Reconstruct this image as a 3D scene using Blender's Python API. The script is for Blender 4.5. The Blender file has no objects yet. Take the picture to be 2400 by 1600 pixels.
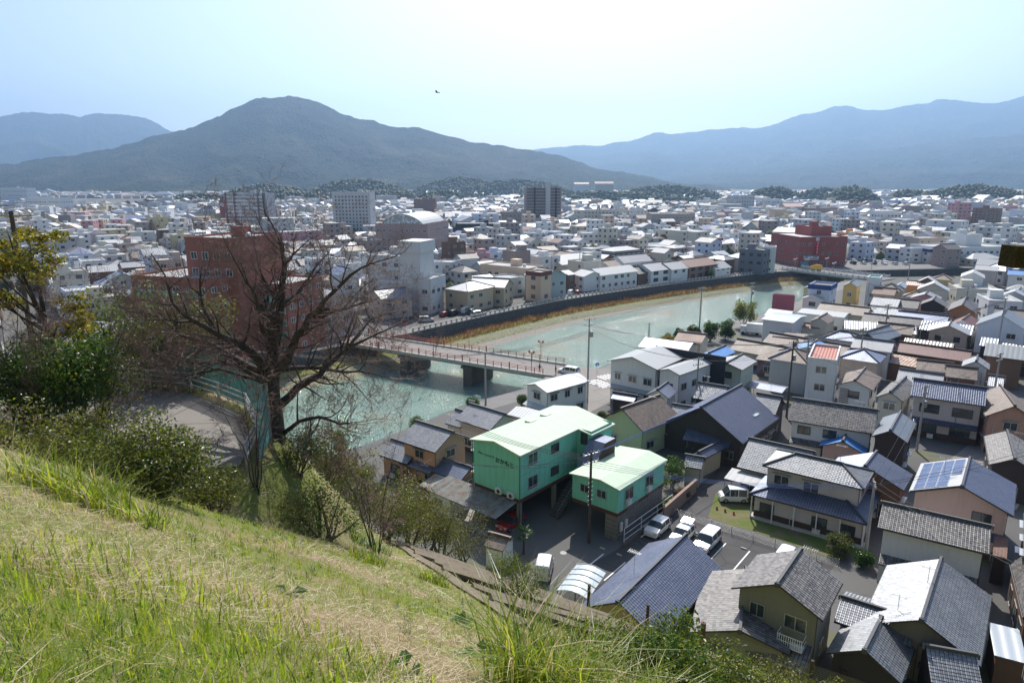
import bpy, math, random
import numpy as np
from mathutils import Vector, Matrix
random.seed(7); rng = np.random.default_rng(11)
S = bpy.context.scene
COL = S.collection
# ------------------------------------------------------------------ camera
cam = bpy.data.cameras.new('camera'); camo = bpy.data.objects.new('camera', cam); COL.objects.link(camo)
camo.location = (0, 0, 38.0); camo.rotation_euler = (math.radians(90 - 13.2), 0, 0)
cam.lens = 24; cam.sensor_width = 36; cam.clip_start = .1; cam.clip_end = 60000
S.camera = camo
# ------------------------------------------------------------------ sky, sun, exposure
SUN_EL, SUN_AZ = math.radians(46), math.radians(7)      # azimuth clockwise from +Y
W = bpy.data.worlds.new('World'); S.world = W; W.use_nodes = True
nt = W.node_tree; nt.nodes.clear()
sky = nt.nodes.new('ShaderNodeTexSky'); sky.sky_type = 'NISHITA'; sky.sun_disc = False
sky.sun_elevation = SUN_EL; sky.sun_rotation = SUN_AZ; sky.altitude = 100; sky.air_density = .9; sky.dust_density = 2.2; sky.ozone_density = .9
bg = nt.nodes.new('ShaderNodeBackground'); bg.inputs[1].default_value = .12
ow = nt.nodes.new('ShaderNodeOutputWorld')
nt.links.new(sky.outputs[0], bg.inputs[0]); nt.links.new(bg.outputs[0], ow.inputs[0])
sl = bpy.data.lights.new('sun', 'SUN'); sl.energy = 5.0; sl.angle = math.radians(.5); sl.color = (1, .955, .88)
so = bpy.data.objects.new('sun', sl); COL.objects.link(so)
sd = Vector((math.sin(SUN_AZ) * math.cos(SUN_EL), math.cos(SUN_AZ) * math.cos(SUN_EL), math.sin(SUN_EL)))
so.rotation_euler = sd.to_track_quat('Z', 'Y').to_euler(); so.location = (0, 0, 200)
S.view_settings.view_transform = 'Standard'; S.view_settings.look = 'None'; S.view_settings.exposure = .47; S.view_settings.gamma = 1
S.view_settings.use_curve_mapping = False
S.render.engine = 'CYCLES'
cy = S.cycles
cy.use_denoising = True; cy.max_bounces = 5; cy.diffuse_bounces = 3; cy.glossy_bounces = 3; cy.transmission_bounces = 4; cy.transparent_max_bounces = 12
cy.volume_bounces = 0; cy.sample_clamp_indirect = 4; cy.caustics_reflective = False; cy.caustics_refractive = False

# ------------------------------------------------------------------ helpers
class MB:
    """collects faces; build() links them as one mesh object"""
    def __init__(s, M=None):
        s.v = []; s.f = []; s.mi = []; s.uv = []; s.M = M
    def face(s, pts, mi=0, uv=None):
        b = len(s.v)
        if s.M is not None: pts = [s.M @ Vector(p) for p in pts]
        s.v += [tuple(p) for p in pts]; s.f.append(tuple(range(b, b + len(pts)))); s.mi.append(mi)
        if uv is None:
            a = Vector(pts[0]); e = Vector(pts[1]) - a; l = e.length or 1; e = e / l
            uv = []
            n = None
            for p in pts:
                d = Vector(p) - a; u = d.dot(e); w = d - e * u; uv.append((u, w.length))
        s.uv += uv
    def box(s, x0, x1, y0, y1, z0, z1, mi=0, skip=''):
        P = lambda i, j, k: ((x0, x1)[i], (y0, y1)[j], (z0, z1)[k])
        F = dict(f=((0,0,0),(1,0,0),(1,0,1),(0,0,1)), b=((1,1,0),(0,1,0),(0,1,1),(1,1,1)), l=((0,1,0),(0,0,0),(0,0,1),(0,1,1)),
                 r=((1,0,0),(1,1,0),(1,1,1),(1,0,1)), t=((0,0,1),(1,0,1),(1,1,1),(0,1,1)), d=((0,1,0),(1,1,0),(1,0,0),(0,0,0)))
        for k, q in F.items():
            if k not in skip: s.face([P(*c) for c in q], mi)
    def bar(s, p, q, w, h=None, mi=0, up=(0, 0, 1)):
        p = Vector(p); q = Vector(q); d = (q - p); L = d.length
        if L < 1e-6: return
        d /= L; h = h or w; u = Vector(up); x = d.cross(u)
        if x.length < 1e-3: x = d.cross(Vector((1, 0, 0)))
        x.normalize(); y = x.cross(d)
        x *= w / 2; y *= h / 2
        a = [p - x - y, p + x - y, p + x + y, p - x + y]; b = [c + (q - p) for c in a]
        for i in range(4): s.face([a[i], a[(i + 1) % 4], b[(i + 1) % 4], b[i]][::-1], mi)
        s.face(a, mi); s.face(b[::-1], mi)
    def tube(s, pts, rad, n=6, mi=0, cap=True):
        pts = [Vector(p) for p in pts]; b = len(s.v); rings = []
        T = lambda p: s.M @ p if s.M is not None else p
        up = Vector((.13, .31, .94))
        for i, p in enumerate(pts):
            d = pts[min(i + 1, len(pts) - 1)] - pts[max(i - 1, 0)]
            if d.length < 1e-9: d = Vector((0, 0, 1))
            d.normalize(); x = d.cross(up)
            if x.length < .05: x = d.cross(Vector((1, 0, 0)))
            x.normalize(); y = d.cross(x); r = rad[i] if hasattr(rad, '__len__') else rad
            for k in range(n):
                a = 2 * math.pi * k / n; s.v.append(tuple(T(p + (x * math.cos(a) + y * math.sin(a)) * r)))
        for i in range(len(pts) - 1):
            for k in range(n):
                k2 = (k + 1) % n
                s.f.append((b + i * n + k, b + i * n + k2, b + (i + 1) * n + k2, b + (i + 1) * n + k)); s.mi.append(mi)
                s.uv += [(k / n, i), ((k + 1) / n, i), ((k + 1) / n, i + 1), (k / n, i + 1)]
        if cap:
            e = b + (len(pts) - 1) * n
            s.f.append(tuple(range(e, e + n))); s.mi.append(mi); s.uv += [(0, 0)] * n
            s.f.append(tuple(range(b + n - 1, b - 1, -1))); s.mi.append(mi); s.uv += [(0, 0)] * n
    def lathe(s, prof, n=12, c=(0, 0, 0), mi=0):
        for i in range(len(prof) - 1):
            (r0, z0), (r1, z1) = prof[i], prof[i + 1]
            for k in range(n):
                a, b = 2 * math.pi * k / n, 2 * math.pi * (k + 1) / n
                P = lambda r, t, z: (c[0] + r * math.cos(t), c[1] + r * math.sin(t), c[2] + z)
                q = [P(r0, a, z0), P(r0, b, z0), P(r1, b, z1), P(r1, a, z1)]
                if r0 < 1e-6: q = [q[0], q[2], q[3]]
                elif r1 < 1e-6: q = q[:3]
                s.face(q, mi)
    def mesh(s, name, mats, smooth=False):
        me = bpy.data.meshes.new(name); me.from_pydata(s.v, [], s.f)
        for m in (mats if isinstance(mats, (list, tuple)) else [mats]): me.materials.append(MAT(m))
        if len(me.polygons) == len(s.mi): me.polygons.foreach_set('material_index', s.mi)
        ul = me.uv_layers.new(name='UVMap'); ul.data.foreach_set('uv', np.array(s.uv, dtype=np.float32).ravel())
        if smooth: me.polygons.foreach_set('use_smooth', [True] * len(me.polygons))
        me.update(); return me
    def build(s, name, mats, parent=None, smooth=False, **tags):
        return put(name, s.mesh(name, mats, smooth), parent, **tags)
def put(name, me, parent=None, loc=None, rot=None, label=None, category=None, group=None, kind=None, M=None):
    o = bpy.data.objects.new(name, me); COL.objects.link(o)
    if parent is not None: o.parent = parent
    if M is not None: o.matrix_local = M
    if loc is not None: o.location = loc
    if rot is not None: o.rotation_euler = (0, 0, rot) if not hasattr(rot, '__len__') else rot
    if label: o['label'] = label
    if category: o['category'] = category
    if group: o['group'] = group
    if kind: o['kind'] = kind
    return o
def empty(name, loc, rotz=0, **t):
    o = put(name, None, loc=loc, rot=rotz, **t); o.empty_display_size = .3; return o
def np_mesh(name, V, F, mats, mi=None, smooth=False):
    """V (n,3), F (m,k) with k=3 or 4"""
    me = bpy.data.meshes.new(name); V = np.asarray(V, np.float32); F = np.asarray(F, np.int32); k = F.shape[1]
    me.vertices.add(len(V)); me.vertices.foreach_set('co', V.ravel())
    me.loops.add(F.size); me.loops.foreach_set('vertex_index', F.ravel())
    me.polygons.add(len(F)); me.polygons.foreach_set('loop_start', np.arange(0, F.size, k, dtype=np.int32))
    for m in (mats if isinstance(mats, (list, tuple)) else [mats]): me.materials.append(MAT(m))
    if mi is not None: me.polygons.foreach_set('material_index', np.asarray(mi, np.int32))
    me.polygons.foreach_set('use_smooth', np.full(len(F), bool(smooth)))
    me.update(calc_edges=True); return me

# ------------------------------------------------------------------ materials
_M = {}
def MAT(k):
    if not isinstance(k, str): return k
    return _M[k]
class G:
    """small node-graph writer"""
    def __init__(s, name):
        s.m = bpy.data.materials.new(name); s.m.use_nodes = True; s.t = s.m.node_tree; s.t.nodes.clear()
        s.out = s.t.nodes.new('ShaderNodeOutputMaterial'); _M[name] = s.m
    def n(s, ty, _p=None, **inp):
        nd = s.t.nodes.new('ShaderNode' + ty)
        for k, v in (_p or {}).items(): setattr(nd, k, v)
        for k, v in inp.items():
            key = int(k[1:]) if k[0] == 'i' and k[1:].isdigit() else k.replace('_', ' ')
            if isinstance(v, bpy.types.NodeSocket): s.t.links.new(v, nd.inputs[key])
            else: nd.inputs[key].default_value = v
        return nd
    def math(s, op, a, b=0.0, clamp=False): return s.n('Math', dict(operation=op, use_clamp=clamp), i0=a, i1=b).outputs[0]
    def mix(s, f, a, b, bt='MIX'):
        c = lambda v: v if isinstance(v, bpy.types.NodeSocket) or len(v) == 4 else tuple(v) + (1,)
        nd = s.t.nodes.new('ShaderNodeMix'); nd.data_type = 'RGBA'; nd.blend_type = bt
        for i, v in ((0, f), (6, c(a)), (7, c(b))):
            if isinstance(v, bpy.types.NodeSocket): s.t.links.new(v, nd.inputs[i])
            else: nd.inputs[i].default_value = v
        return nd.outputs[2]
    def noise(s, scale, detail=3, vec=None, rough=.55, dist=0.0):
        kw = dict(Scale=scale, Detail=detail, Roughness=rough, Distortion=dist)
        if vec is not None: kw['Vector'] = vec
        return s.n('TexNoise', **kw).outputs['Fac']
    def ramp(s, f, stops):
        nd = s.t.nodes.new('ShaderNodeValToRGB'); e = nd.color_ramp.elements
        while len(e) < len(stops): e.new(.5)
        for i, (p, c) in enumerate(stops): e[i].position = p; e[i].color = (tuple(c) + (1,)) if len(c) == 3 else c
        s.t.links.new(f, nd.inputs[0]); return nd.outputs[0]
    def obj(s): return s.n('TexCoord').outputs['Object']
    def uv(s): return s.n('TexCoord').outputs['UV']
    def pos(s): return s.n('NewGeometry').outputs['Position']
    def stretch(s, v, sc): return s.n('Mapping', i0=v, i3=sc).outputs[0]
    def rnd(s): return s.n('ObjectInfo').outputs['Random']
    def bsdf(s, col, rough=.6, spec=.4, metal=0., bump=None, bd=.02, bs=1.0, **kw):
        c = col if isinstance(col, bpy.types.NodeSocket) else tuple(col[:3]) + (1,)
        b = s.n('BsdfPrincipled', i0=c, Roughness=rough, Metallic=metal, **{'Specular IOR Level': spec}, **kw) if False else s.t.nodes.new('ShaderNodeBsdfPrincipled')
        def st(k, v):
            if isinstance(v, bpy.types.NodeSocket): s.t.links.new(v, b.inputs[k])
            else: b.inputs[k].default_value = v
        st('Base Color', c); st('Roughness', rough); st('Metallic', metal); st('Specular IOR Level', spec)
        for k, v in kw.items(): st(k.replace('_', ' '), v)
        if bump is not None:
            bn = s.n('Bump', Height=bump, Distance=bd, Strength=bs); s.t.links.new(bn.outputs[0], b.inputs['Normal'])
        s.b = b; s.t.links.new(b.outputs[0], s.out.inputs[0]); return s
def sc(c, k): return tuple(min(1, x * k) for x in c[:3])

def wall_mat(name, c, streak=.25, rough=.75, siding=0, var=.12):
    g = G(name); o = g.obj()
    n1 = g.noise(.35, 4, g.pos()); n2 = g.noise(1.2, 5, g.stretch(g.pos(), (3, 3, .35)), .65)
    col = g.mix(g.math('MULTIPLY', n1, .5), c, sc(c, 1 - var))
    dirt = g.math('MULTIPLY', g.math('SUBTRACT', n2, .48, True), streak * 5, True)
    col = g.mix(dirt, col, sc((c[0] * .62, c[1] * .6, c[2] * .57), 1))
    h = g.noise(22, 3, g.pos())
    if siding:
        w = g.n('TexWave', dict(wave_type='BANDS', bands_direction='X', wave_profile='SAW'), Vector=g.uv(), Scale=1 / siding * .159 * 6.2832 / 6.2832 * 1.0).outputs['Fac']
        h = g.math('ADD', h, g.math('MULTIPLY', w, 2.0))
    return g.bsdf(col, rough, .3, bump=h, bd=.008, bs=.5)
def tile_mat(name, c, c2, rough=.35, spec=.5, pu=.28, pv=.26, var=.5, bump=1, lichen=0., metal=0.):
    g = G(name); s = g.n('SeparateXYZ', i0=g.uv()); U = g.math('DIVIDE', s.outputs[0], pu); V = g.math('DIVIDE', s.outputs[1], pv)
    ci = g.n('CombineXYZ', i0=g.math('FLOOR', U), i1=g.math('FLOOR', V), i2=g.math('MULTIPLY', g.rnd(), 50.))
    wn = g.n('TexWhiteNoise', dict(noise_dimensions='3D'), Vector=ci.outputs[0]).outputs['Value']
    big = g.noise(.5, 4, g.pos())
    f = g.math('ADD', g.math('MULTIPLY', wn, var), g.math('MULTIPLY', g.math('SUBTRACT', big, .5), 1.1), True)
    col = g.mix(f, c, c2)
    if lichen:
        l = g.math('MULTIPLY', g.math('SUBTRACT', g.noise(2.2, 5, g.pos(), .7), .5, True), lichen * 6, True)
        col = g.mix(l, col, (.30, .28, .25))
    fu = g.math('FRACT', U); fv = g.math('FRACT', V)
    h = None
    if bump:
        gap = g.math('LESS_THAN', fv, .1); gu = g.math('LESS_THAN', fu, .13)
        col = g.mix(g.math('MULTIPLY', g.math('MAXIMUM', gap, g.math('MULTIPLY', gu, .7)), .45 * bump), col, sc(c, .25))
        h = g.math('ADD', g.math('MULTIPLY', g.math('SINE', g.math('MULTIPLY', U, 6.2832)), .35), g.math('SUBTRACT', 1., fv))
    return g.bsdf(col, g.math('ADD', rough, g.math('MULTIPLY', big, .15)), spec, metal, bump=h, bd=.022 * max(bump, .01), bs=.8)
def rib_mat(name, c, pitch=.45, rough=.4, spec=.5, rust=0., metal=0., dark=.6, depth=.04):
    g = G(name); s = g.n('SeparateXYZ', i0=g.uv()); U = g.math('FRACT', g.math('DIVIDE', s.outputs[0], pitch))
    k = g.math('LESS_THAN', U, .16); n = g.noise(.8, 5, g.pos(), .65)
    col = g.mix(g.math('MULTIPLY', n, .5), c, sc(c, .8)); col = g.mix(g.math('MULTIPLY', k, 1 - dark), col, sc(c, .45))
    if rust:
        r = g.math('MULTIPLY', g.math('SUBTRACT', g.noise(1.3, 6, g.pos(), .7), .5 - rust * .12, True), 5, True)
        col = g.mix(r, col, (.22, .085, .035))
    return g.bsdf(col, rough, spec, metal, bump=g.math('SINE', g.math('MULTIPLY', U, 6.2832)), bd=depth, bs=.7)
def plain(name, c, rough=.6, spec=.4, var=.15, scale=1.5, metal=0., bump=.01, bscale=20):
    g = G(name); n = g.noise(scale, 5, g.pos(), .6)
    return g.bsdf(g.mix(n, sc(c, 1 + var), sc(c, 1 - var)), rough, spec, metal, bump=g.noise(bscale, 3, g.pos()) if bump else None, bd=bump)

WALLS = dict(white=(.72, .73, .72), cream=(.60, .57, .48), tan=(.42, .33, .25), pink=(.60, .42, .36), pinkgrey=(.52, .47, .45), pinkw=(.55, .31, .22), wood=(.17, .10, .065), dark=(.055, .045, .042),
    plaster=(.40, .37, .30), plasterd=(.22, .20, .18), olivep=(.22, .215, .18), ygreen=(.52, .56, .33), palegreen=(.50, .57, .45), greyw=(.45, .47, .49), paleblue=(.60, .66, .76), cedar=(.34, .15, .07), yellow=(.72, .50, .18), ochre=(.50, .42, .30),
    peach=(.66, .50, .37), blueg=(.38, .46, .47), brownw=(.26, .17, .13), greyc=(.16, .17, .19), orange=(.70, .30, .10), stained=(.62, .63, .62), mauve=(.36, .27, .25), brick=(.30, .10, .07), brickr=(.30, .07, .055),
    greyb=(.46, .46, .47), palegrey=(.50, .50, .50), brownt=(.31, .26, .24), brownd=(.24, .14, .12), beige=(.46, .38, .32), yellowp=(.64, .55, .32), pinkt=(.58, .33, .34), black=(.03, .032, .04), tealw=(.12, .38, .42),
    green=(.22, .60, .47), mural=(.36, .10, .13), redband=(.34, .03, .04), bandblue=(.03, .07, .22), brownband=(.16, .06, .045))
for k, c in WALLS.items(): wall_mat('w_' + k, c, streak=.5 if k == 'stained' else .42 if k == 'green' else .25, var=.28 if k == 'green' else .14)
MAT('w_dark')
def brick_mat(name, c):
    g = G(name); v = g.stretch(g.pos(), (1, 1, 1)); n = g.noise(.25, 4, g.pos())
    z = g.n('SeparateXYZ', i0=g.pos()).outputs[2]
    ln = g.math('LESS_THAN', g.math('FRACT', g.math('MULTIPLY', z, 3.0)), .12)
    col = g.mix(n, sc(c, 1.2), sc(c, .75)); col = g.mix(g.math('MULTIPLY', ln, .3), col, (.3, .2, .17))
    g.bsdf(col, .6, .3)
for k in ('brick', 'brickr'): _M.pop('w_' + k); brick_mat('w_' + k, WALLS[k])
tile_mat('r_navy', (.13, .15, .21), (.19, .21, .28), .42, .5, var=.6, metal=.6)
tile_mat('r_silver', (.32, .33, .355), (.42, .43, .45), .48, .4, var=.6, metal=.6)
tile_mat('r_grey', (.24, .25, .275), (.32, .33, .35), .5, .4, metal=.2)
tile_mat('r_weath', (.075, .072, .072), (.19, .18, .175), .5, .4, var=1.0, lichen=.5)
tile_mat('r_weathd', (.075, .07, .07), (.14, .13, .125), .5, .4, var=.9, bump=.5)
tile_mat('r_brown', (.12, .085, .065), (.20, .145, .115), .5, .4, var=.9, lichen=.35, bump=.7)
tile_mat('r_rust', (.16, .085, .06), (.22, .13, .10), .55, .35, var=.8, bump=.6)
tile_mat('r_maroon', (.15, .06, .055), (.20, .10, .09), .5, .4, var=.7, bump=.6)
tile_mat('r_blueslate', (.15, .18, .27), (.22, .25, .35), .4, .5, var=.4, metal=.3)
tile_mat('r_slate', (.14, .165, .20), (.19, .215, .25), .42, .45, pu=.9, pv=.22, var=.4, bump=.4)
tile_mat('r_bluet', (.06, .21, .52), (.10, .30, .60), .4, .45, pu=.4, pv=.4, var=.4, bump=.5)
rib_mat('r_metal', (.34, .36, .37), .8, .52, spec=.35, dark=.75, depth=.015)
rib_mat('r_metalb', (.34, .40, .46), .9, .42, dark=.85, depth=.015)
rib_mat('r_metalw', (.42, .425, .43), .7, .6, spec=.3, dark=.85, depth=.015)
rib_mat('r_ribbed', (.52, .53, .54), .55, .42); rib_mat('r_ribbedg', (.42, .45, .48), .6, .4); rib_mat('r_ribbedc', (.55, .52, .46), .6, .45, rust=.3)
rib_mat('r_rustc', (.45, .36, .28), .6, .55, rust=1.); rib_mat('r_corr', (.30, .31, .29), .22, .5, rust=.2, depth=.06)
rib_mat('r_polyr', (.46, .50, .54), .8, .3, dark=.9); rib_mat('r_red', (.34, .09, .055), .5, .6, dark=.9); rib_mat('r_pinkroof', (.50, .32, .28), .6, .5); rib_mat('r_orangeroof', (.72, .17, .06), .6, .5)
rib_mat('r_mint', (.46, .57, .43), 1.6, .6, spec=.25, dark=.93, depth=.01); rib_mat('r_mintd', (.12, .40, .30), .6, .5)
plain('r_conc', (.40, .40, .39), .8, .2, .25, .4); plain('r_dark', (.07, .07, .075), .6, .3); _M['r_bandblue'] = MAT('w_bandblue')
plain('alu', (.50, .51, .52), .35, .5, .05, metal=.6); plain('darkframe', (.05, .04, .035), .5, .4); plain('whiteframe', (.72, .73, .74), .4, .4, .04)
plain('ridge_navy', (.05, .055, .075), .6, .3); plain('ridge_grey', (.075, .078, .085), .6, .3); plain('ridge_brown', (.09, .065, .055), .5, .4)
def glass_mat(name, c, rough=.08, spec=.6):
    g = G(name); n = g.noise(.7, 2, g.pos()); cur = g.noise(5, 2, g.stretch(g.pos(), (1, 1, .1)))
    g.bsdf(g.mix(g.math('MULTIPLY', g.math('GREATER_THAN', n, .55), .6), c, g.mix(cur, sc(c, 3.2), sc(c, 2))), rough, spec)
glass_mat('glass', (.035, .045, .05)); glass_mat('glass_teal', (.09, .30, .30), .2); glass_mat('glass_pale', (.30, .34, .36), .15)
def gloss_paint(name, c, rough=.25):
    g = G(name); g.bsdf(g.mix(g.noise(.8, 3, g.pos()), c, sc(c, .88)), rough, .5, Coat_Weight=.5, Coat_Roughness=.08)
gloss_paint('paint_white', (.78, .79, .80)); gloss_paint('paint_black', (.02, .02, .022)); gloss_paint('paint_red', (.35, .03, .03)); gloss_paint('paint_blue', (.04, .08, .2)); gloss_paint('paint_yellow', (.75, .45, .03))
gloss_paint('paint_silver', (.45, .46, .48)); gloss_paint('paint_green', (.04, .10, .07)); plain('tyre', (.02, .02, .02), .8, .2); plain('rim', (.4, .4, .41), .3, .5, metal=.8); plain('lamp', (.6, .6, .6), .15, .6)
plain('tail_lamp', (.4, .02, .02), .2, .5); plain('car_glass', (.03, .045, .05), .06, .7, .05, bump=0)
def asphalt(name, c, wear):
    g = G(name); n = g.noise(.25, 6, g.pos(), .65); f = g.noise(9, 4, g.pos()); cr = g.n('TexVoronoi', dict(feature='DISTANCE_TO_EDGE'), Vector=g.pos(), Scale=.22).outputs['Distance']
    col = g.mix(n, c, wear); col = g.mix(g.math('MULTIPLY', f, .35), col, sc(c, .6)); col = g.mix(g.math('MULTIPLY', g.math('LESS_THAN', cr, .012), .5), col, sc(c, .4))
    g.bsdf(col, .85, .25, bump=g.noise(40, 2, g.pos()), bd=.006)
asphalt('asphalt', (.042, .042, .044), (.115, .108, .104)); asphalt('asphalt_pale', (.16, .155, .15), (.22, .21, .20)); asphalt('asphalt_road', (.20, .185, .17), (.27, .25, .23))
plain('paint_line', (.70, .70, .68), .6, .3, .15, 3)
def conc(name, c, streak=1.):
    g = G(name); n = g.noise(.6, 5, g.pos(), .65); m = g.noise(1.5, 5, g.stretch(g.pos(), (2.5, 2.5, .3)), .7)
    col = g.mix(n, c, sc(c, .72)); col = g.mix(g.math('MULTIPLY', g.math('SUBTRACT', m, .5, True), 4 * streak, True), col, sc((c[0], c[1] * .97, c[2] * .9), .45))
    g.bsdf(col, .85, .25, bump=g.noise(14, 4, g.pos()), bd=.012)
conc('concrete', (.36, .35, .33)); conc('concrete_dark', (.15, .135, .12)); conc('concrete_mossy', (.19, .155, .11)); conc('concrete_pale', (.52, .50, .46), .5); conc('concrete_block', (.25, .235, .22))
plain('wood_dark', (.075, .05, .035), .8, .2, .3, 3); plain('wood_pole', (.085, .07, .06), .8, .2, .25, 2); plain('pole_conc', (.32, .31, .295), .8, .25, .15, 1.2); plain('steel', (.33, .34, .35), .4, .5, .1, metal=.7)
plain('rail_white', (.66, .67, .68), .5, .4, .12); plain('rail_red', (.40, .075, .055), .55, .35, .2); plain('wire', (.03, .032, .036), .5, .3, bump=0); plain('wire_blue', (.035, .08, .24), .45, .4, bump=0); plain('rubber', (.05, .05, .05), .8, .2)
plain('ceramic', (.55, .53, .50), .3, .5); plain('red_paint', (.48, .04, .04), .5, .4); plain('letter_green', (.02, .10, .075), .6, .3, bump=0); plain('brown_beam', (.10, .045, .03), .7, .25); plain('ac_white', (.62, .62, .60), .5, .3, .08)
plain('terracotta', (.35, .13, .07), .7, .25); plain('tarp', (.45, .55, .58), .35, .4, .1); plain('poly', (.50, .56, .60), .25, .5, .15, 2); plain('solar_cell', (.035, .06, .17), .12, .7, .15, 3, bump=0)
plain('solar_line', (.40, .43, .47), .3, .5); plain('bird_brown', (.05, .035, .025), .8, .2); plain('cloth_dark', (.03, .03, .035), .85, .2); plain('cloth_red', (.35, .05, .04), .85, .2); plain('skin', (.45, .28, .2), .6, .3)
plain('moss_wood', (.06, .045, .015), .95, .15, .6, 25, bump=.03, bscale=60); plain('net_green', (.13, .38, .37), .7, .3); plain('sign_blue', (.03, .12, .45), .4, .4); plain('brick_wall', (.28, .20, .16), .85, .2, .3, 2)
def leafm(name, c, c2, gloss=.35, trans=.45, spec=.4):
    g = G(name); n = g.noise(1.1, 3, g.pos()); w = g.n('TexWhiteNoise', dict(noise_dimensions='3D'), Vector=g.n('VectorMath', dict(operation='SNAP'), i0=g.pos(), i1=(.07, .07, .07)).outputs[0]).outputs['Value']
    col = g.mix(g.math('ADD', g.math('MULTIPLY', n, .5), g.math('MULTIPLY', w, .5)), c, c2)
    g.bsdf(col, gloss, spec)
    tr = g.n('BsdfTranslucent', i0=g.mix(.5, col, (c2[0] * 1.3, c2[1] * 1.3, c2[2] * .5), 'MIX'))
    mx = g.n('MixShader', i0=trans, i1=g.b.outputs[0], i2=tr.outputs[0]); g.t.links.new(mx.outputs[0], g.out.inputs[0])
leafm('leaf_dark', (.018, .045, .012), (.05, .10, .02), .3); leafm('leaf_olive', (.06, .07, .02), (.12, .13, .03), .45); leafm('leaf_brown', (.10, .075, .035), (.15, .12, .04), .6, .3); leafm('leaf_yellow', (.20, .16, .010), (.34, .25, .015), .4)
leafm('leaf_green', (.03, .085, .015), (.08, .16, .025), .35); leafm('leaf_lime', (.10, .14, .015), (.20, .22, .03), .35); leafm('leaf_red', (.12, .05, .04), (.18, .09, .07), .6, .3); leafm('blade', (.12, .21, .015), (.25, .34, .035), .4, .6)
leafm('blade_lime', (.24, .28, .025), (.38, .41, .06), .4, .6); leafm('blade_dry', (.42, .31, .20), (.66, .53, .38), .6, .35, .3); leafm('straw_brown', (.20, .13, .075), (.32, .22, .13), .7, .3, .2); leafm('straw_pale', (.60, .50, .36), (.78, .68, .52), .5, .35, .3); leafm('blade_dark', (.02, .07, .02), (.05, .11, .03), .35, .4); leafm('reed', (.22, .11, .04), (.34, .19, .08), .7, .3, .2); leafm('turf', (.09, .11, .03), (.16, .17, .06), .6, .3)
def bark(name, c, c2):
    g = G(name); n = g.noise(6, 5, g.stretch(g.pos(), (1, 1, .35)), .7)
    g.bsdf(g.mix(n, c, c2), .85, .2, bump=n, bd=.04)
bark('bark', (.036, .028, .024), (.105, .088, .076)); bark('twig', (.15, .09, .08), (.27, .19, .17)); bark('bark_pale', (.09, .07, .05), (.17, .14, .11))
def ground_mat():
    g = G('hill_soil'); p = g.pos(); a = g.noise(.35, 5, p, .62); b = g.noise(1.7, 5, p, .65); c = g.noise(18, 4, p, .7)
    st = g.ramp(a, [(.46, (0, 0, 0)), (.64, (1, 1, 1))]); col = g.mix(b, (.13, .16, .04), (.22, .25, .06))
    dry = g.mix(c, (.16, .11, .065), (.50, .38, .25)); col = g.mix(g.math('MULTIPLY', st, .85), col, dry); col = g.mix(g.math('MULTIPLY', c, .5), col, (.06, .06, .015))
    g.bsdf(col, .9, .15, bump=g.noise(9, 5, p, .7), bd=.10)
ground_mat()
def lawn_mat():
    g = G('lawn'); p = g.pos(); a = g.noise(.5, 5, p, .6); c = g.noise(8, 4, p, .7)
    col = g.mix(g.ramp(a, [(.42, (0, 0, 0)), (.6, (1, 1, 1))]), (.11, .16, .03), (.20, .16, .095)); g.bsdf(g.mix(g.math('MULTIPLY', c, .5), col, (.05, .06, .015)), .9, .15, bump=c, bd=.04)
lawn_mat()
def town_mat():
    g = G('town_ground'); p = g.pos(); a = g.noise(.02, 4, p, .6); b = g.noise(.15, 5, p, .6)
    col = g.mix(a, (.06, .06, .062), (.17, .165, .155)); col = g.mix(g.ramp(b, [(.56, (0, 0, 0)), (.64, (1, 1, 1))]), col, (.12, .125, .06)); g.bsdf(col, .85, .2, bump=g.noise(20, 3, p), bd=.01)
town_mat()
def gravel_mat():
    g = G('gravel'); p = g.pos(); v = g.n('TexVoronoi', Vector=p, Scale=2.2); n = g.noise(.4, 5, p)
    col = g.mix(n, (.36, .33, .28), (.22, .20, .17)); col = g.mix(g.math('MULTIPLY', v.outputs['Distance'], .7), col, (.12, .11, .10)); g.bsdf(col, .85, .25, bump=v.outputs['Distance'], bd=.25)
gravel_mat()
def stone_mat():
    g = G('stone_wall'); p = g.pos(); v = g.n('TexVoronoi', dict(feature='DISTANCE_TO_EDGE'), Vector=p, Scale=1.6).outputs['Distance']; n = g.noise(1.2, 4, p)
    col = g.mix(n, (.13, .125, .12), (.075, .072, .07)); col = g.mix(g.math('LESS_THAN', v, .06), col, (.04, .04, .04)); g.bsdf(col, .85, .2, bump=v, bd=.1)
stone_mat()
def revet_mat():
    g = G('revetment'); p = g.pos(); n = g.noise(1.5, 5, p, .7); v = g.n('TexVoronoi', Vector=p, Scale=1.1).outputs['Distance']
    g.bsdf(g.mix(g.math('ADD', g.math('MULTIPLY', n, .7), g.math('MULTIPLY', v, .35)), (.13, .135, .06), (.32, .30, .22)), .9, .2, bump=v, bd=.15)
revet_mat()
def water_mat():
    g = G('water'); p = g.pos(); a = g.noise(.02, 3, p); s1 = g.stretch(p, (1., .55, 1))
    h = g.math('ADD', g.math('MULTIPLY', g.noise(1.4, 4, s1, .6, .6), 1.), g.math('ADD', g.math('MULTIPLY', g.noise(4.2, 3, s1, .6, .4), .5), g.math('MULTIPLY', g.noise(12., 2, s1, .6, .4), .2)))
    mud = g.noise(.045, 4, p, .55)
    col = g.mix(g.ramp(mud, [(.56, (0, 0, 0)), (.74, (1, 1, 1))]), g.mix(a, (.13, .22, .185), (.17, .255, .215)), (.20, .18, .11))
    g.bsdf(col, .07, .5, bump=h, bd=.3, bs=1.0, IOR=1.33)
water_mat()
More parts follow.
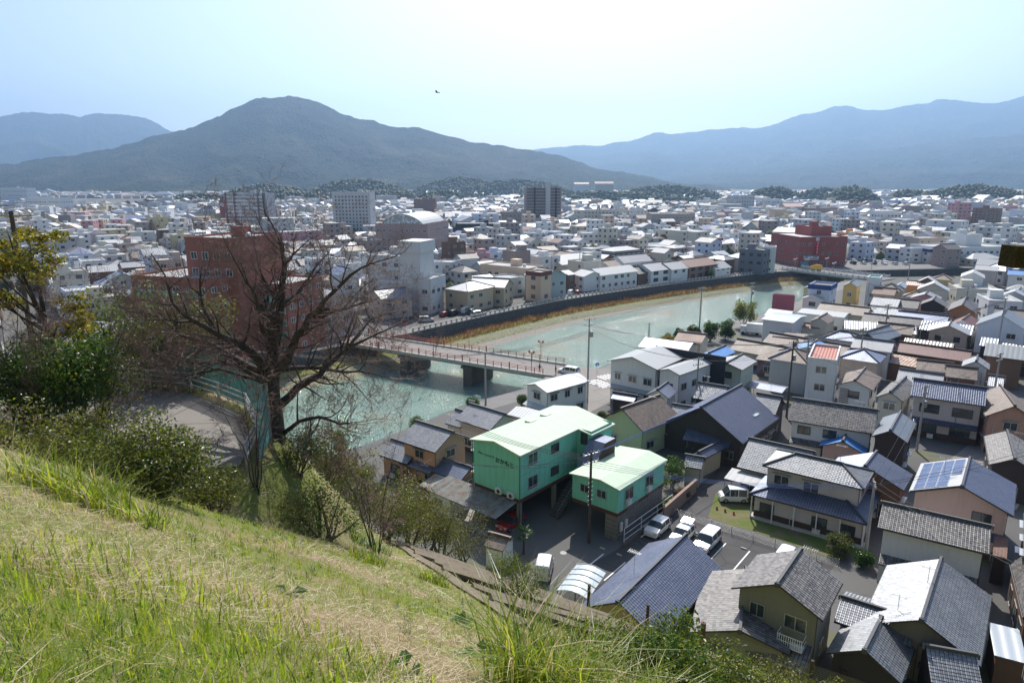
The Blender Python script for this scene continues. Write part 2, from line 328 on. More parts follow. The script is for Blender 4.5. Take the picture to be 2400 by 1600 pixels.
def forest_mat(name, c, c2, c3, s=1.):
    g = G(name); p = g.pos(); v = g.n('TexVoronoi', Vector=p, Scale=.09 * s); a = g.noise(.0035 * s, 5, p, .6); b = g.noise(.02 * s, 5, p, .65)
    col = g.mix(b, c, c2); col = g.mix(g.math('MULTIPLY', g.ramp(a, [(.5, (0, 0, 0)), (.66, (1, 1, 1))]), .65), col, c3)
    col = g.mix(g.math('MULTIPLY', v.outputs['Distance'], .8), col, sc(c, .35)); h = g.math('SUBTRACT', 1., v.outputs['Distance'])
    g.bsdf(col, .95, .1, bump=h, bd=7. / s, bs=1.)
forest_mat('forest', (.009, .020, .010), (.026, .040, .016), (.11, .095, .045)); forest_mat('forest_far', (.010, .018, .010), (.03, .04, .018), (.085, .075, .04), .5)
for k, c, c2 in (('crown_dark', (.022, .042, .016), (.055, .08, .025)), ('crown_olive', (.06, .075, .02), (.12, .12, .035)), ('crown_mid', (.05, .075, .022), (.10, .12, .035))): leafm(k, c, c2, .6, .2, .2)

# ------------------------------------------------------------------ terrain: town plain, river, hillside, mountains
FARB = [(-420, -60), (-200, 40), (-120, 96), (-70, 131), (-44, 154), (-25.5, 172), (-6, 196), (13.8, 218.5), (35, 237), (57.8, 255), (86, 275), (115.3, 294), (150, 297.5), (205, 306), (300, 325), (600, 400), (1500, 640)]
NEARB = [(-420, -140), (-200, -30), (-80, 45), (-50, 66), (-34, 81), (-21, 96), (-16.6, 101.7), (-7.7, 114.4), (0, 121.2), (16.3, 135.2), (39.3, 163.5), (50.9, 177), (76.5, 200), (100, 228), (128, 264), (146, 276), (205, 281), (300, 299), (600, 374), (1500, 610)]
WATER_Z = -5.0
def tri_poly(pts, z, name, mat, **t):
    m = MB(); m.v = [(x, y, z) for x, y in pts]
    from mathutils.geometry import tessellate_polygon
    for tr in tessellate_polygon([[Vector((x, y, 0)) for x, y in pts]]):
        a, b, c = [m.v[i] for i in tr]
        if (b[0] - a[0]) * (c[1] - a[1]) - (b[1] - a[1]) * (c[0] - a[0]) < 0: tr = tr[::-1]
        m.f.append(tuple(tr)); m.mi.append(0); m.uv += [(m.v[i][0], m.v[i][1]) for i in tr]
    return m.build(name, mat, **t)
tri_poly(FARB + [(9000, 3000), (13000, 10300), (-13000, 10300), (-9000, -60)], 0, 'ground', 'town_ground', kind='structure')
tri_poly(NEARB[::-1] + [(-420, -400), (3000, -400), (3000, 900)], 0, 'ground', 'town_ground', kind='structure')
m = MB()
m.face([(-420, -160, WATER_Z), (1500, -160, WATER_Z), (1500, 720, WATER_Z), (-420, 720, WATER_Z)]); m.build('river_water', 'water', kind='structure')
def offs(pl, k):
    """polyline moved sideways by k (left of travel positive)"""
    o = []
    for i, p in enumerate(pl):
        a = Vector(pl[max(i - 1, 0)]); b = Vector(pl[min(i + 1, len(pl) - 1)]); d = (b - a).normalized(); o.append((p[0] - d.y * k, p[1] + d.x * k))
    return o
def resample(pl, step):
    out = []
    for i in range(len(pl) - 1):
        a = Vector(pl[i]); b = Vector(pl[i + 1]); n = max(1, int((b - a).length / step))
        out += [tuple(a.lerp(b, k / n)) for k in range(n)]
    return out + [pl[-1]]
def voffs(pl, ks):
    a = [offs(pl, k)[i] for i, k in enumerate(ks)]; return a
def band2(pa, za, pb, zb, name, mat, n=8, **t):
    A = []; B = []
    for i in range(len(pa) - 1):
        for k in range(n): A.append(Vector(pa[i]).lerp(Vector(pa[i + 1]), k / n)); B.append(Vector(pb[i]).lerp(Vector(pb[i + 1]), k / n))
    m = MB()
    for i in range(len(A) - 1): m.face([(*A[i], za), (*A[i + 1], za), (*B[i + 1], zb), (*B[i], zb)])
    return m.build(name, mat, **t)
def band(pl, k0, z0, k1, z1, name, mat, step=4., jit=0., **t):
    pl = resample(pl, step); a = offs(pl, k0); b = offs(pl, k1); m = MB(); L = 0
    for i in range(len(pl) - 1):
        l = (Vector(pl[i + 1]) - Vector(pl[i])).length
        j = lambda q, q0: (q[0], q[1], q0)
        f = [j(a[i], z0), j(a[i + 1], z0), j(b[i + 1], z1), j(b[i], z1)]
        m.face(f, 0, [(L, 0), (L + l, 0), (L + l, 2), (L, 2)]); L += l
    return m.build(name, mat, **t)
FV = FARB[1:14]; NV = NEARB[5:16]
band(FV, -.02, -.0, -.5, -3.2, 'river_wall', 'stone_wall', kind='structure')           # masonry wall under the far parapet
band(FV, -.5, -3.0, -5.6, -3.6, 'river_bank', 'hill_soil', kind='structure')
band(FARB[4:14], -5.6, -3.6, -8.6, -4.75, 'revetment', 'revetment', kind='structure')
band2(offs(FARB[4:13], -8.6), -4.75, voffs(FARB[4:13], (-12, -14.5, -14, -12.8, -11.2, -10.6, -10.2, -10, -9.6)), -5.1, 'gravel_bar', 'gravel', kind='structure')
band(FARB[1:6], -4.6, -3.5, -12, -5.2, 'revetment', 'revetment', kind='structure')
band(NV, 0.02, -.0, .7, -5.6, 'river_wall', 'concrete_dark', kind='structure')
band(FARB[13:], -.02, 0, -.5, -5.6, 'river_wall', 'concrete_dark', kind='structure'); band(NEARB[15:], .02, 0, .5, -5.6, 'river_wall', 'concrete_dark', kind='structure')
band(NEARB[9:15], .7, -4.7, 9, -5.2, 'gravel_bar', 'gravel', kind='structure')
band(NEARB[3:9], .7, -4.75, 4, -5.2, 'gravel_bar', 'gravel', kind='structure')
# roads on the plain, 4 mm apart
band(FARB[3:13], .3, .004, 5.2, .004, 'road', 'asphalt_pale', kind='structure')
band(NEARB[7:15], -.3, .004, -5.0, .004, 'road', 'asphalt_pale', kind='structure')
def sheet(pts, z, name, mat, **t): return tri_poly(pts, z, name, mat, **t)
sheet([(4, 59), (14.5, 68.5), (19, 74.5), (36, 97), (44, 108), (62, 128), (66, 126), (48, 104), (40, 94), (22.5, 72), (33, 62.5), (27, 56.5), (18, 62), (10, 56), (5, 54)], .006, 'parking_lot', 'asphalt', kind='structure')
sheet([(22.8, 72.6), (30.5, 66.3), (33.5, 63.2), (38, 66), (28.5, 76.5), (25.6, 79)], .012, 'lawn', 'lawn', kind='structure')
sheet([(6, 131), (9, 141), (27, 134), (34, 141), (44, 152), (48, 148), (33, 131), (18, 116), (12, 108), (6, 101), (2, 104), (10, 117)], .012, 'road', 'asphalt_road', kind='structure')
sheet([(53, 82), (80, 106), (110, 128), (113, 124), (86, 100), (57, 78)], .012, 'road', 'asphalt_road', kind='structure')
sheet([(57.6, 76.6), (60, 74.5), (78, 92), (75.5, 95)], .016, 'pavement', 'concrete_pale', kind='structure')
sheet([(118.6, 299), (150, 299.5), (200, 309), (190, 345), (152, 345), (112, 330), (100, 302)], .006, 'car_park', 'asphalt_pale', kind='structure')
sheet([(-31, 178), (-10, 200), (-16, 205), (-27, 197), (-33, 188)], .006, 'car_park', 'asphalt', kind='structure')
# painted stall lines of the near parking lot
def line(a, b, w=.14, z=.012): 
    a = Vector(a); b = Vector(b); d = (b - a).normalized(); n = Vector((-d.y, d.x)) * w / 2
    m = MB(); m.face([(*(a - n), z), (*(b - n), z), (*(b + n), z), (*(a + n), z)]); return m
LD = Vector((.80, .60)); LP = Vector((.60, -.80))
for i in range(5):
    a = Vector((17.0, 71.6)) + LP * 0 + Vector((.78, -.62)) * 2.6 * i; b = a + Vector((-.62, -.78)) * 4.6
    line(a, b).build('stall_line', 'paint_line', kind='structure')
for i in range(3): a = Vector((9.6, 64.6)) + Vector((.78, -.62)) * 2.6 * i; line(a, a + Vector((-.62, -.78)) * 4.2).build('stall_line', 'paint_line', kind='structure')
for i in range(6): a = Vector((14.5, 127.5)) + Vector((.55, -.83)) * .9 * i; line(a, a + Vector((2.6, 1.7)), .42, .018).build('crossing_stripe', 'paint_line', kind='structure')
for i in range(4): a = Vector((17.0, 131.5)) + Vector((.83, .55)) * .9 * i; line(a, a + Vector((1.6, -2.4)), .42, .018).build('crossing_stripe', 'paint_line', kind='structure')

# ---- the hillside the camera stands on
ROAD_C = [Vector(p) for p in ((-44, 31.5), (-30, 29.6), (-20, 27.6), (-15.2, 26.4), (-12.6, 24.3), (-11.4, 22.0), (-11.1, 20.2))]
ROAD_Z = 29.0
def seg_d(x, y, pl):
    d = np.full(np.shape(x), 1e9)
    for i in range(len(pl) - 1):
        ax, ay = pl[i]; bx, by = pl[i + 1]; vx, vy = bx - ax, by - ay
        t = np.clip(((x - ax) * vx + (y - ay) * vy) / (vx * vx + vy * vy), 0, 1); d = np.minimum(d, np.hypot(x - ax - t * vx, y - ay - t * vy))
    return d
def vnoise(x, y, s, seed=0):
    x = np.asarray(x, float) / s; y = np.asarray(y, float) / s; xi = np.floor(x).astype(int); yi = np.floor(y).astype(int); fx = x - xi; fy = y - yi
    fx = fx * fx * (3 - 2 * fx); fy = fy * fy * (3 - 2 * fy)
    def h(i, j):
        n = (i * 374761393 + j * 668265263 + seed * 974711) & 0x7fffffff; n = ((n ^ (n >> 13)) * 1274126177) & 0x7fffffff; return ((n ^ (n >> 16)) & 0xffff) / 65535.
    return (h(xi, yi) * (1 - fx) + h(xi + 1, yi) * fx) * (1 - fy) + (h(xi, yi + 1) * (1 - fx) + h(xi + 1, yi + 1) * fx) * fy
def fbm(x, y, s, o=4, seed=0, g=.5):
    r = 0; a = 1; t = 0
    for k in range(o): r = r + a * vnoise(x, y, s / 2 ** k, seed + k); t += a; a *= g
    return r / t
def hill(x, y):
    x = np.asarray(x, float); y = np.asarray(y, float)
    p = 36.4 - .38 * x - .6 * y + (fbm(x, y, 5, 3, 3) - .5) * .36 * np.clip(np.hypot(x, y) / 6, .15, 1)
    d = seg_d(x, y, ROAD_C); lo = ROAD_Z - np.maximum(d - 3.1, 0) * 1.5; hi = ROAD_Z + np.maximum(d - 2.5, 0) * 1.0
    p = np.where(d < 16, np.clip(p, lo, np.maximum(hi, lo)), p)
    p = np.where(p < 10, p - (10 - p) * .8, p)
    floor = np.where(y > 80.5 + (x + 34) * np.where(x > -34, 1.1, .94), -7., -.7)
    return np.maximum(p, floor)
xs = np.concatenate([np.arange(-90, -30, 2.), np.arange(-30, 26, .55), np.arange(26, 80, 2.)]); ys = np.concatenate([np.arange(-14, 0, 1.), np.arange(0, 46, .55), np.arange(46, 110, 1.5)])
X, Y = np.meshgrid(xs, ys); Z = hill(X, Y); nx, ny = len(xs), len(ys)
idx = np.arange(nx * ny).reshape(ny, nx); F = np.stack([idx[:-1, :-1], idx[:-1, 1:], idx[1:, 1:], idx[1:, :-1]], -1).reshape(-1, 4)
put('hillside', np_mesh('hillside', np.stack([X, Y, Z], -1).reshape(-1, 3), F, 'hill_soil', smooth=True), kind='structure')
pl = resample([tuple(p) for p in ROAD_C], 1.); a = offs(pl, 2.3); b = offs(pl, -2.3); m = MB()
for i in range(len(pl) - 1): m.face([(*b[i], ROAD_Z + .03), (*b[i + 1], ROAD_Z + .03), (*a[i + 1], ROAD_Z + .03), (*a[i], ROAD_Z + .03)])
m.build('hill_road', 'asphalt_road', kind='structure')

# ---- mountains: ridge lines with sloping, folded flanks
def mountain(name, ridge, base_y, mat, seed, back, label=None, fold=60, ndiv=260, nv=70, foot=0.):
    rx = np.array([r[0] for r in ridge], float); rz = np.array([r[2] for r in ridge], float); ry = np.array([r[1] for r in ridge], float)
    u = np.linspace(rx[0], rx[-1], ndiv); zr = np.interp(u, rx, rz); yr = np.interp(u, rx, ry)
    k = np.ones(5) / 5; zr = np.convolve(np.pad(zr, 2, 'edge'), k, 'valid')
    zr = zr + (fbm(u, u * 0, (rx[-1] - rx[0]) / 30, 4, seed) - .5) * .05 * zr.max()
    V = []; tv = np.concatenate([np.linspace(0, 1, nv), 1 + np.linspace(.05, 1, 14)])
    for t in tv:
        if t <= 1: y = base_y + (yr - base_y) * t; z = foot + (zr - foot) * (.55 * t + .45 * t * t)
        else: y = yr + back * (t - 1); z = foot + (zr - foot) * (1 - (t - 1)) ** 1.3
        f = (np.abs(fbm(u + 999, y * 1.0, fold * 4, 5, seed + 7) - .5) * 2) * fold * 1.3 * np.sin(np.pi * min(t, 1)) ** .8 * np.clip(zr / zr.max(), .15, 1)
        if t > 1: f = 0
        kx = 1 + 0 * u
        V.append(np.stack([u * (y / yr), y + 0 * u, np.maximum(z - f * .8 + (fbm(u, y + 31, 22, 2, seed + 3) - .5) * 9 * (t < 1.01), -3)], -1))
    V = np.stack(V); a, b = V.shape[:2]; idx = np.arange(a * b).reshape(a, b); F = np.stack([idx[:-1, :-1], idx[:-1, 1:], idx[1:, 1:], idx[1:, :-1]], -1).reshape(-1, 4)
    return put(name, np_mesh(name, V.reshape(-1, 3), F, mat, smooth=True), kind='structure')
mountain("mountain", [(-2746, 3200, 76), (-2525, 3200, 91), (-2325, 3200, 103), (-2122, 3200, 138), (-1840, 3200, 179), (-1678, 3200, 219), (-1517, 3200, 257), (-1397, 3200, 285), (-1316, 3200, 317), (-1224, 3200, 359), (-1134, 3200, 397), (-1037, 3200, 401), (-978, 3200, 408), (-921, 3200, 392), (-854, 3200, 377), (-770, 3200, 336), (-693, 3200, 311), (-635, 3200, 307), (-539, 3200, 277), (-441, 3200, 277), (-344, 3200, 252), (-198, 3200, 214), (0, 3200, 186), (197, 3200, 153), (376, 3200, 100), (555, 3200, 71), (775, 3200, 28), (996, 3200, 7)], 1950, "forest", 5, 1600, fold=125, ndiv=300, nv=90)
mountain("mountain", [(-5883, 6800, 700), (-5279, 6800, 621), (-4864, 6800, 631), (-4735, 6800, 661), (-4534, 6800, 690), (-4405, 6800, 657), (-4239, 6800, 657), (-4120, 6800, 629), (-3950, 6800, 661), (-3722, 6800, 661), (-3519, 6800, 633), (-3420, 6800, 602), (-3265, 6800, 506), (-3027, 6800, 403), (-2625, 6800, 241), (-2215, 6800, 119)], 4600, "forest_far", 9, 2500, fold=230)
mountain("mountain", [(-705, 7600, 174), (-234, 7600, 265), (257, 7600, 367), (513, 7600, 405), (979, 7600, 419), (1072, 7600, 450), (1374, 7600, 468), (1487, 7600, 530), (1997, 7600, 553), (2320, 7600, 584), (2528, 7600, 584), (2757, 7600, 628), (2960, 7600, 686), (3071, 7600, 734), (3231, 7600, 743), (3362, 7600, 813), (3546, 7600, 817), (3715, 7600, 752), (3920, 7600, 774), (4304, 7600, 831), (4398, 7600, 817), (4504, 7600, 883), (4687, 7600, 887), (4853, 7600, 852), (5107, 7600, 848), (5284, 7600, 887), (5397, 7600, 926), (5724, 7600, 996), (6658, 7600, 909)], 4300, "forest_far", 17, 2500, fold=260, ndiv=300)
mountain("mountain", [(869, 5600, 54), (1387, 5600, 105), (1903, 5600, 155), (2415, 5600, 222), (2924, 5600, 289), (3433, 5600, 338), (4026, 5600, 404), (4783, 5600, 453)], 3300, "forest_far", 27, 1800, fold=190)


# ------------------------------------------------------------------ buildings
for k, c in dict(navy=((.12, .14, .20), (.18, .20, .27), .42, .5, 0, .65), silver=((.19, .20, .215), (.29, .30, .32), .48, .7, 0, .7), grey=((.20, .21, .235), (.29, .30, .32), .46, .6, 0, .5), weath=((.07, .068, .07), (.19, .18, .18), .5, 1., .5, .1), brown=((.10, .072, .056), (.17, .125, .10), .5, .9, .35, 0.), blueslate=((.11, .135, .21), (.17, .20, .29), .42, .4, 0, .4)).items():
    tile_mat('g_' + k, c[0], c[1], c[2], .5, var=c[3], bump=0, lichen=c[4], metal=c[5])
    plain('gap_' + k, sc(c[0], .22), .7, .2, .2, bump=0)
RIDGE = dict(navy='ridge_navy', blueslate='ridge_navy', brown='ridge_brown', rust='ridge_brown', maroon='ridge_brown')
def mesh_uv(me, uv):
    ul = me.uv_layers.new(name='UVMap'); ul.data.foreach_set('uv', np.asarray(uv, np.float32).ravel())
def tiles_mesh(slopes, mat, pu=.29, pv=.27):
    """pan tiles as real relief; a slope is (eaveL, eaveR, ridgeR, ridgeL)"""
    VV = []; FF = []; UU = []; MI_ = []; base = 0
    prof = ((0, .006), (.2, .024), (.5, .004), (.86, -.004))
    for eL, eR, rR, rL in slopes:
        eL, eR, rR, rL = [np.array(p, float) for p in (eL, eR, rR, rL)]
        u = eR - eL; L = np.linalg.norm(u); u /= L
        mid = (rL + rR) / 2 - (eL + eR) / 2; mid -= u * mid.dot(u); Hs = np.linalg.norm(mid); v = mid / Hs; n = np.cross(u, v)
        a0, a1 = (rL - eL).dot(u), (rR - eL).dot(u)
        rows = max(2, int(round(Hs / pv))); ph = Hs / rows
        for j in range(rows):
            lo, hi = j / rows, (j + 1) / rows
            l0, r0 = a0 * lo, L + (a1 - L) * lo; l1, r1 = a0 * hi, L + (a1 - L) * hi
            k0 = int(math.floor(min(l0, l1) / pu)); k1 = int(math.ceil(max(r0, r1) / pu))
            us = np.array([(k + f) * pu for k in range(k0, k1) for f, _ in prof]); hs = np.array([h for k in range(k0, k1) for _, h in prof])
            ok = (us > max(min(l0, l1), -.2) - pu) & (us < max(r0, r1) + pu); us = us[ok]; hs = hs[ok]
            if len(us) < 2: continue
            jit = (vnoise(np.floor(us / pu) * 7.3, np.full(len(us), j * 5.1), 1., 3) - .5) * .012
            ub = np.clip(us, l0, r0); ut = np.clip(us, l1, r1)
            pb = eL + np.outer(ub, u) + v * (lo * Hs - .01) + np.outer(hs + .042 + jit, n); pt = eL + np.outer(ut, u) + v * (hi * Hs + .03) + np.outer(hs + .015, n); pl_ = eL + np.outer(ub, u) + v * (lo * Hs) + np.outer(hs * .5 + .012, n)
            m = len(us); VV.append(np.concatenate([pl_, pb, pt])); i = np.arange(m - 1) + base
            gr3 = (np.arange(len(ok))[ok][:-1] % 4 == 3).astype(int); MI_ += [np.ones(m - 1, int), gr3]
            FF.append(np.stack([i, i + 1, i + 1 + m, i + m], -1)); FF.append(np.stack([i + m, i + m + 1, i + 1 + 2 * m, i + 2 * m], -1))
            w = np.stack([us[:-1] , us[1:], us[1:], us[:-1]], -1) - 1e-3; vlo = np.full((m - 1, 4), j * .26 + .02); vhi = vlo.copy(); vhi[:, 2:] += .2
            w = np.floor((us[:-1, None] + 1e-4) / pu) * .28 + .14 + 0 * w
            UU.append(np.stack([w, vlo], -1)); UU.append(np.stack([w, vhi], -1)); base += 3 * m
    me = np_mesh('roof_tiles', np.concatenate(VV), np.concatenate(FF), [mat, mat.replace('g_', 'gap_')], np.concatenate(MI_)); mesh_uv(me, np.concatenate(UU).reshape(-1, 2)); return me
def slab(m, q, th, mi=0, emi=1):
    """sloping slab: top face q (4 or 3 points), thickness straight down"""
    q = [Vector(p) for p in q]; m.face(q, mi); lo = [p - Vector((0, 0, th)) for p in q]; m.face(lo[::-1], emi)
    for i in range(len(q)): j = (i + 1) % len(q); m.face([lo[i], lo[j], q[j], q[i]], emi)
def slopes_of(w, d, h, rise, kind):
    x, y = w / 2, d / 2; R = h + rise
    if kind == 'gx': return [((-x, -y, h), (x, -y, h), (x, 0, R), (-x, 0, R)), ((x, y, h), (-x, y, h), (-x, 0, R), (x, 0, R))], [((-x - .05, 0, R), (x + .05, 0, R))]
    if kind == 'gy': return [((-x, y, h), (-x, -y, h), (0, -y, R), (0, y, R)), ((x, -y, h), (x, y, h), (0, y, R), (0, -y, R))], [((0, -y - .05, R), (0, y + .05, R))]
    if kind == 'hip':
        if w >= d:
            a = x - y; return [((-x, -y, h), (x, -y, h), (a, 0, R), (-a, 0, R)), ((x, y, h), (-x, y, h), (-a, 0, R), (a, 0, R)), ((x, -y, h), (x, y, h), (a, 0, R), (a, 0, R)), ((-x, y, h), (-x, -y, h), (-a, 0, R), (-a, 0, R))], [((-a, 0, R), (a, 0, R))] + [((sx * x, sy * y, h), (sx * a, 0, R)) for sx in (-1, 1) for sy in (-1, 1)]
        a = y - x; return [((-x, y, h), (-x, -y, h), (0, -a, R), (0, a, R)), ((x, -y, h), (x, y, h), (0, a, R), (0, -a, R)), ((-x, -y, h), (x, -y, h), (0, -a, R), (0, -a, R)), ((x, y, h), (-x, y, h), (0, a, R), (0, a, R))], [((0, -a, R), (0, a, R))] + [((sx * x, sy * y, h), (0, sy * a, R)) for sx in (-1, 1) for sy in (-1, 1)]
    if kind == 'mono': return [((-x, -y, h), (x, -y, h), (x, y, R), (-x, y, R))], []
    return [], []
_WM = {}
def window_mesh(w, h, style, split):
    k = (w, h, style, split)
    if k in _WM: return _WM[k]
    fr = {'alu': 'alu', 'dark': 'darkframe', 'white': 'whiteframe', 'lattice': 'darkframe', 'hood': 'alu'}[style]; t = .07
    m = MB(); x = w / 2
    m.box(-x, x, -.06, 0, 0, t); m.box(-x, x, -.06, 0, h - t, h); m.box(-x, -x + t, -.06, 0, t, h - t); m.box(x - t, x, -.06, 0, t, h - t)
    if w > .9: m.box(-t / 2, t / 2, -.05, 0, t, h - t)
    if style == 'lattice':
        n = int(w / .45)
        for i in range(1, n): m.box(-x + w * i / n - .02, -x + w * i / n + .02, -.055, 0, t, h - t)
        m.box(-x + t, x - t, -.056, 0, h * .5 - .02, h * .5 + .02)
    if style == 'hood': m.box(-x - .15, x + .15, -.5, 0, h + .08, h + .14)
    p = MB(); p.face([(-x + t, -.02, t), (x - t, -.02, t), (x - t, -.02, h - t), (-x + t, -.02, h - t)])
    if not split:
        m.mi = [0] * len(m.f); b = len(m.v); m.v += p.v; m.f.append((b, b + 1, b + 2, b + 3)); m.mi.append(1); m.uv += p.uv
        _WM[k] = (m.mesh('window', [fr, 'glass']), None)
    else: _WM[k] = (m.mesh('window', fr), p.mesh('pane', 'glass'))
    return _WM[k]
def add_window(root, M, x, y, z, rot, w, h, style='alu', split=True, pane=None):
    a, b = window_mesh(w, h, style, split); T = M @ Matrix.Translation((x, y, z)) @ Matrix.Rotation(rot, 4, 'Z')
    o = put('window', a, root, M=T)
    if b: put('pane', b, o)
    return o
CAM = Vector((0, 0, 38))
def faces_cam(Mw, nrm, ctr):
    return (Mw.to_3x3() @ Vector(nrm)).dot(CAM - Mw @ Vector(ctr)) > 0
def auto_windows(root, Mr, Mw, w, d, h, st, o, near, R):
    style0 = R.choice(['alu', 'alu', 'dark', 'white'] if not near else ['alu', 'hood', 'dark'])
    if o.get('lattice'): style0 = 'lattice'
    fh = h / max(st, 1)
    for fc, nrm, L, px_, py_, rot in (('f', (0, -1, 0), w, 0, -d / 2, 0), ('l', (-1, 0, 0), d, -w / 2, 0, -math.pi / 2), ('r', (1, 0, 0), d, w / 2, 0, math.pi / 2)):
        if not faces_cam(Mw, nrm, (px_, py_, h / 2)): continue
        for s in range(st):
            n = max(1, int((L - .8) / (2.5 if near else 3.0 if not o.get('big') else 2.6)))
            if o.get('lattice') and fc == 'f': n = max(1, int(L / 4))
            for i in range(n):
                if R.random() < .17 and not o.get('lattice'): continue
                ww = R.choice([1.2, 1.6, 1.7]); hh = min(1.2, fh - 1.2)
                if o.get('lattice') and fc == 'f': ww, hh = 2.6, 1.4
                if s == 0 and near and R.random() < .35: hh = 1.8
                if L < 3: ww = .9
                hh = max(.6, round(hh, 1)); u = -L / 2 + L * (i + .5) / n; z = s * fh + (.95 if hh < 1.7 else .25)
                if fc == 'f': x, y = u, py_
                elif fc == 'l': x, y = px_, -u
                else: x, y = px_, u
                add_window(root, Mr, x, y, z, rot, ww, hh, style0, near)
ROOTS = {}
def category(i):
    if any(k in i for k in ('apartment', 'flats', 'tower')): return 'apartment block'
    if 'shed' in i: return 'shed'
    if 'school' in i: return 'school'
    if 'store' in i or 'shop' in i and 'house' not in i: return 'shop'
    if any(k in i for k in ('house', 'manor', 'row', 'inn', 'gable', 'tin', 'rib', 'brown_', 'tile', 'pair')) and 'ware' not in i and 'building' not in i and 'apart' not in i: return 'house'
    return 'building'
def make_building(bid, label, vols, near=True, cat=None, group=None, R=random):
    cat = cat or category(bid); x0, y0, r0 = vols[0][:3]
    root = empty(cat.replace(' ', '_'), (x0, y0, 0), math.radians(r0), label=label, category=cat, group=group)
    MR = Matrix.Translation((x0, y0, 0)) @ Matrix.Rotation(math.radians(r0), 4, 'Z'); inv = MR.inverted()
    if bid: ROOTS[bid] = (root, vols, MR)
    for (cx, cy_, rot, w, d, h, rise, kind, rm, wm, o) in vols:
        Mw = Matrix.Translation((cx, cy_, 0)) @ Matrix.Rotation(math.radians(rot), 4, 'Z'); Mr = inv @ Mw
        flat = kind == 'flat'; ov = 0. if flat else min(.5 if near else .4, w * .08); ww, dd = w - 2 * ov, d - 2 * ov; hw = h + (0 if flat else ov * .3)
        m = MB(Mr); x, y = ww / 2, dd / 2; wh = h + (0.5 if flat else 0)
        if flat:
            m.box(-x, x, -y, y, 0, h, 0, 't'); P = .22
            for a in ((-x, x, -y, -y + P), (-x, x, y - P, y), (-x, -x + P, -y + P, y - P), (x - P, x, -y + P, y - P)): m.box(*a, h, h + .5, 0, 'd')
        else:
            m.box(-x, x, -y, y, 0, h - .02, 0, 't'); k = rise * .97
            if kind == 'gx':
                for s in (-1, 1): q = [(s * x, -y, h - .02), (s * x, y, h - .02), (s * x, 0, h - .1 + k)]; m.face(q if s > 0 else q[::-1])
            elif kind == 'gy':
                for s in (-1, 1): q = [(-x, s * y, h - .02), (x, s * y, h - .02), (0, s * y, h - .1 + k)]; m.face(q if s < 0 else q[::-1])
            elif kind == 'mono':
                m.face([(x, y, h - .1), (-x, y, h - .1), (-x, y, h + rise - .15), (x, y, h + rise - .15)])
                for s in (-1, 1): q = [(s * x, -y, h - .02), (s * x, y, h - .02), (s * x, y, h + rise - .15)]; m.face(q if s > 0 else q[::-1])
        m.build('wall', 'w_' + wm, root)
        if o.get('band'):
            b = MB(Mr); e = .12; zz = h - .75 if flat else h - .9
            for a in ((-x - e, x + e, -y - e, -y - .005), (-x - e, x + e, y + .005, y + e), (-x - e, -x - .005, -y - .005, y + .005), (x + .005, x + e, -y - .005, y + .005)): b.box(*a, zz, h + .62)
            b.build('fascia_band', ('w_' if 'w_' + o['band'] in _M else 'r_') + o['band'], root)
        if flat:
            b = MB(Mr); b.face([(-x + .2, -y + .2, h + .05), (x - .2, -y + .2, h + .05), (x - .2, y - .2, h + .05), (-x + .2, y - .2, h + .05)]); rf = b.build('roof', 'r_' + rm, root)
            if w > 7 and d > 6 and R.random() < .7 or o.get('tank'):
                b = MB(Mr); bx, by = R.uniform(-.2, .2) * w, R.uniform(0, .25) * d; b.box(bx - 1.6, bx + 1.6, by - 1.4, by + 1.4, h + .06, h + 2.4); b.build('roof_room', 'w_' + wm, rf)
                b = MB(Mr); b.lathe([(.55, 0), (.6, .1), (.6, .9), (.3, 1.1), (0, 1.12)], 8, (bx + w * .2, by - 1, h + .06)); b.build('water_tank', 'ac_white', rf)
        else:
            sl, rd = slopes_of(w, d, h, rise, kind); b = MB(Mr)
            for q in sl: slab(b, q if q[2] != q[3] else q[:3], .12 if near else .15)
            em = 'darkframe' if near else 'w_' + wm
            rf = b.build('roof', ['r_' + rm, em], root)
            if o.get('tile') and 'g_' + rm in _M:
                me = tiles_mesh(sl, 'g_' + rm); put('roof_tiles', me, rf, M=Mr, kind='stuff')
            if rd and not rm.startswith(('metal', 'rib', 'mint', 'corr')) or o.get('tile'):
                b = MB(Mr)
                for i, (p, q) in enumerate(rd):
                    big = i == 0; b.bar(Vector(p) + Vector((0, 0, .1)), Vector(q) + Vector((0, 0, .1)), .22 if big else .18, .30 if big else .18)
                    if near and big:
                        dv = (Vector(q) - Vector(p)).normalized()
                        for e, s in ((p, -1), (q, 1)): e = Vector(e) + dv * s * .05 + Vector((0, 0, .02)); b.bar(e, e + dv * s * .10, .36, .42)
                b.build('ridge', RIDGE.get(rm, 'ridge_grey'), rf)
            if near and kind in ('gx', 'gy', 'mono') and not o.get('tile'):
                pass
            if near and rise > .3:   # gutters and downpipes
                b = MB(Mr); yy = d / 2 if kind in ('gx', 'hip', 'mono') else 0
                if yy:
                    b.tube([(-w / 2, -yy - .05, h - .08), (w / 2, -yy - .05, h - .08)], .05, 5); b.tube([(x + .06, -y - .06, h - .1), (x + .06, -y - .06, 0)], .035, 5)
                else:
                    for s in (-1, 1): b.tube([(s * (w / 2 + .05), -d / 2, h - .08), (s * (w / 2 + .05), d / 2, h - .08)], .05, 5)
                    b.tube([(x + .06, -y - .06, h - .1), (x + .06, -y - .06, 0)], .035, 5)
                b.build('gutter', 'darkframe', root)
        st = o.get('st', 1)
        if st: auto_windows(root, Mr, Mw, ww, dd, min(h, st * 3.0) if not flat else h, st, o, near, R)
        if near and st == 2 and not flat and R.random() < .45: o = dict(o, pent=1)
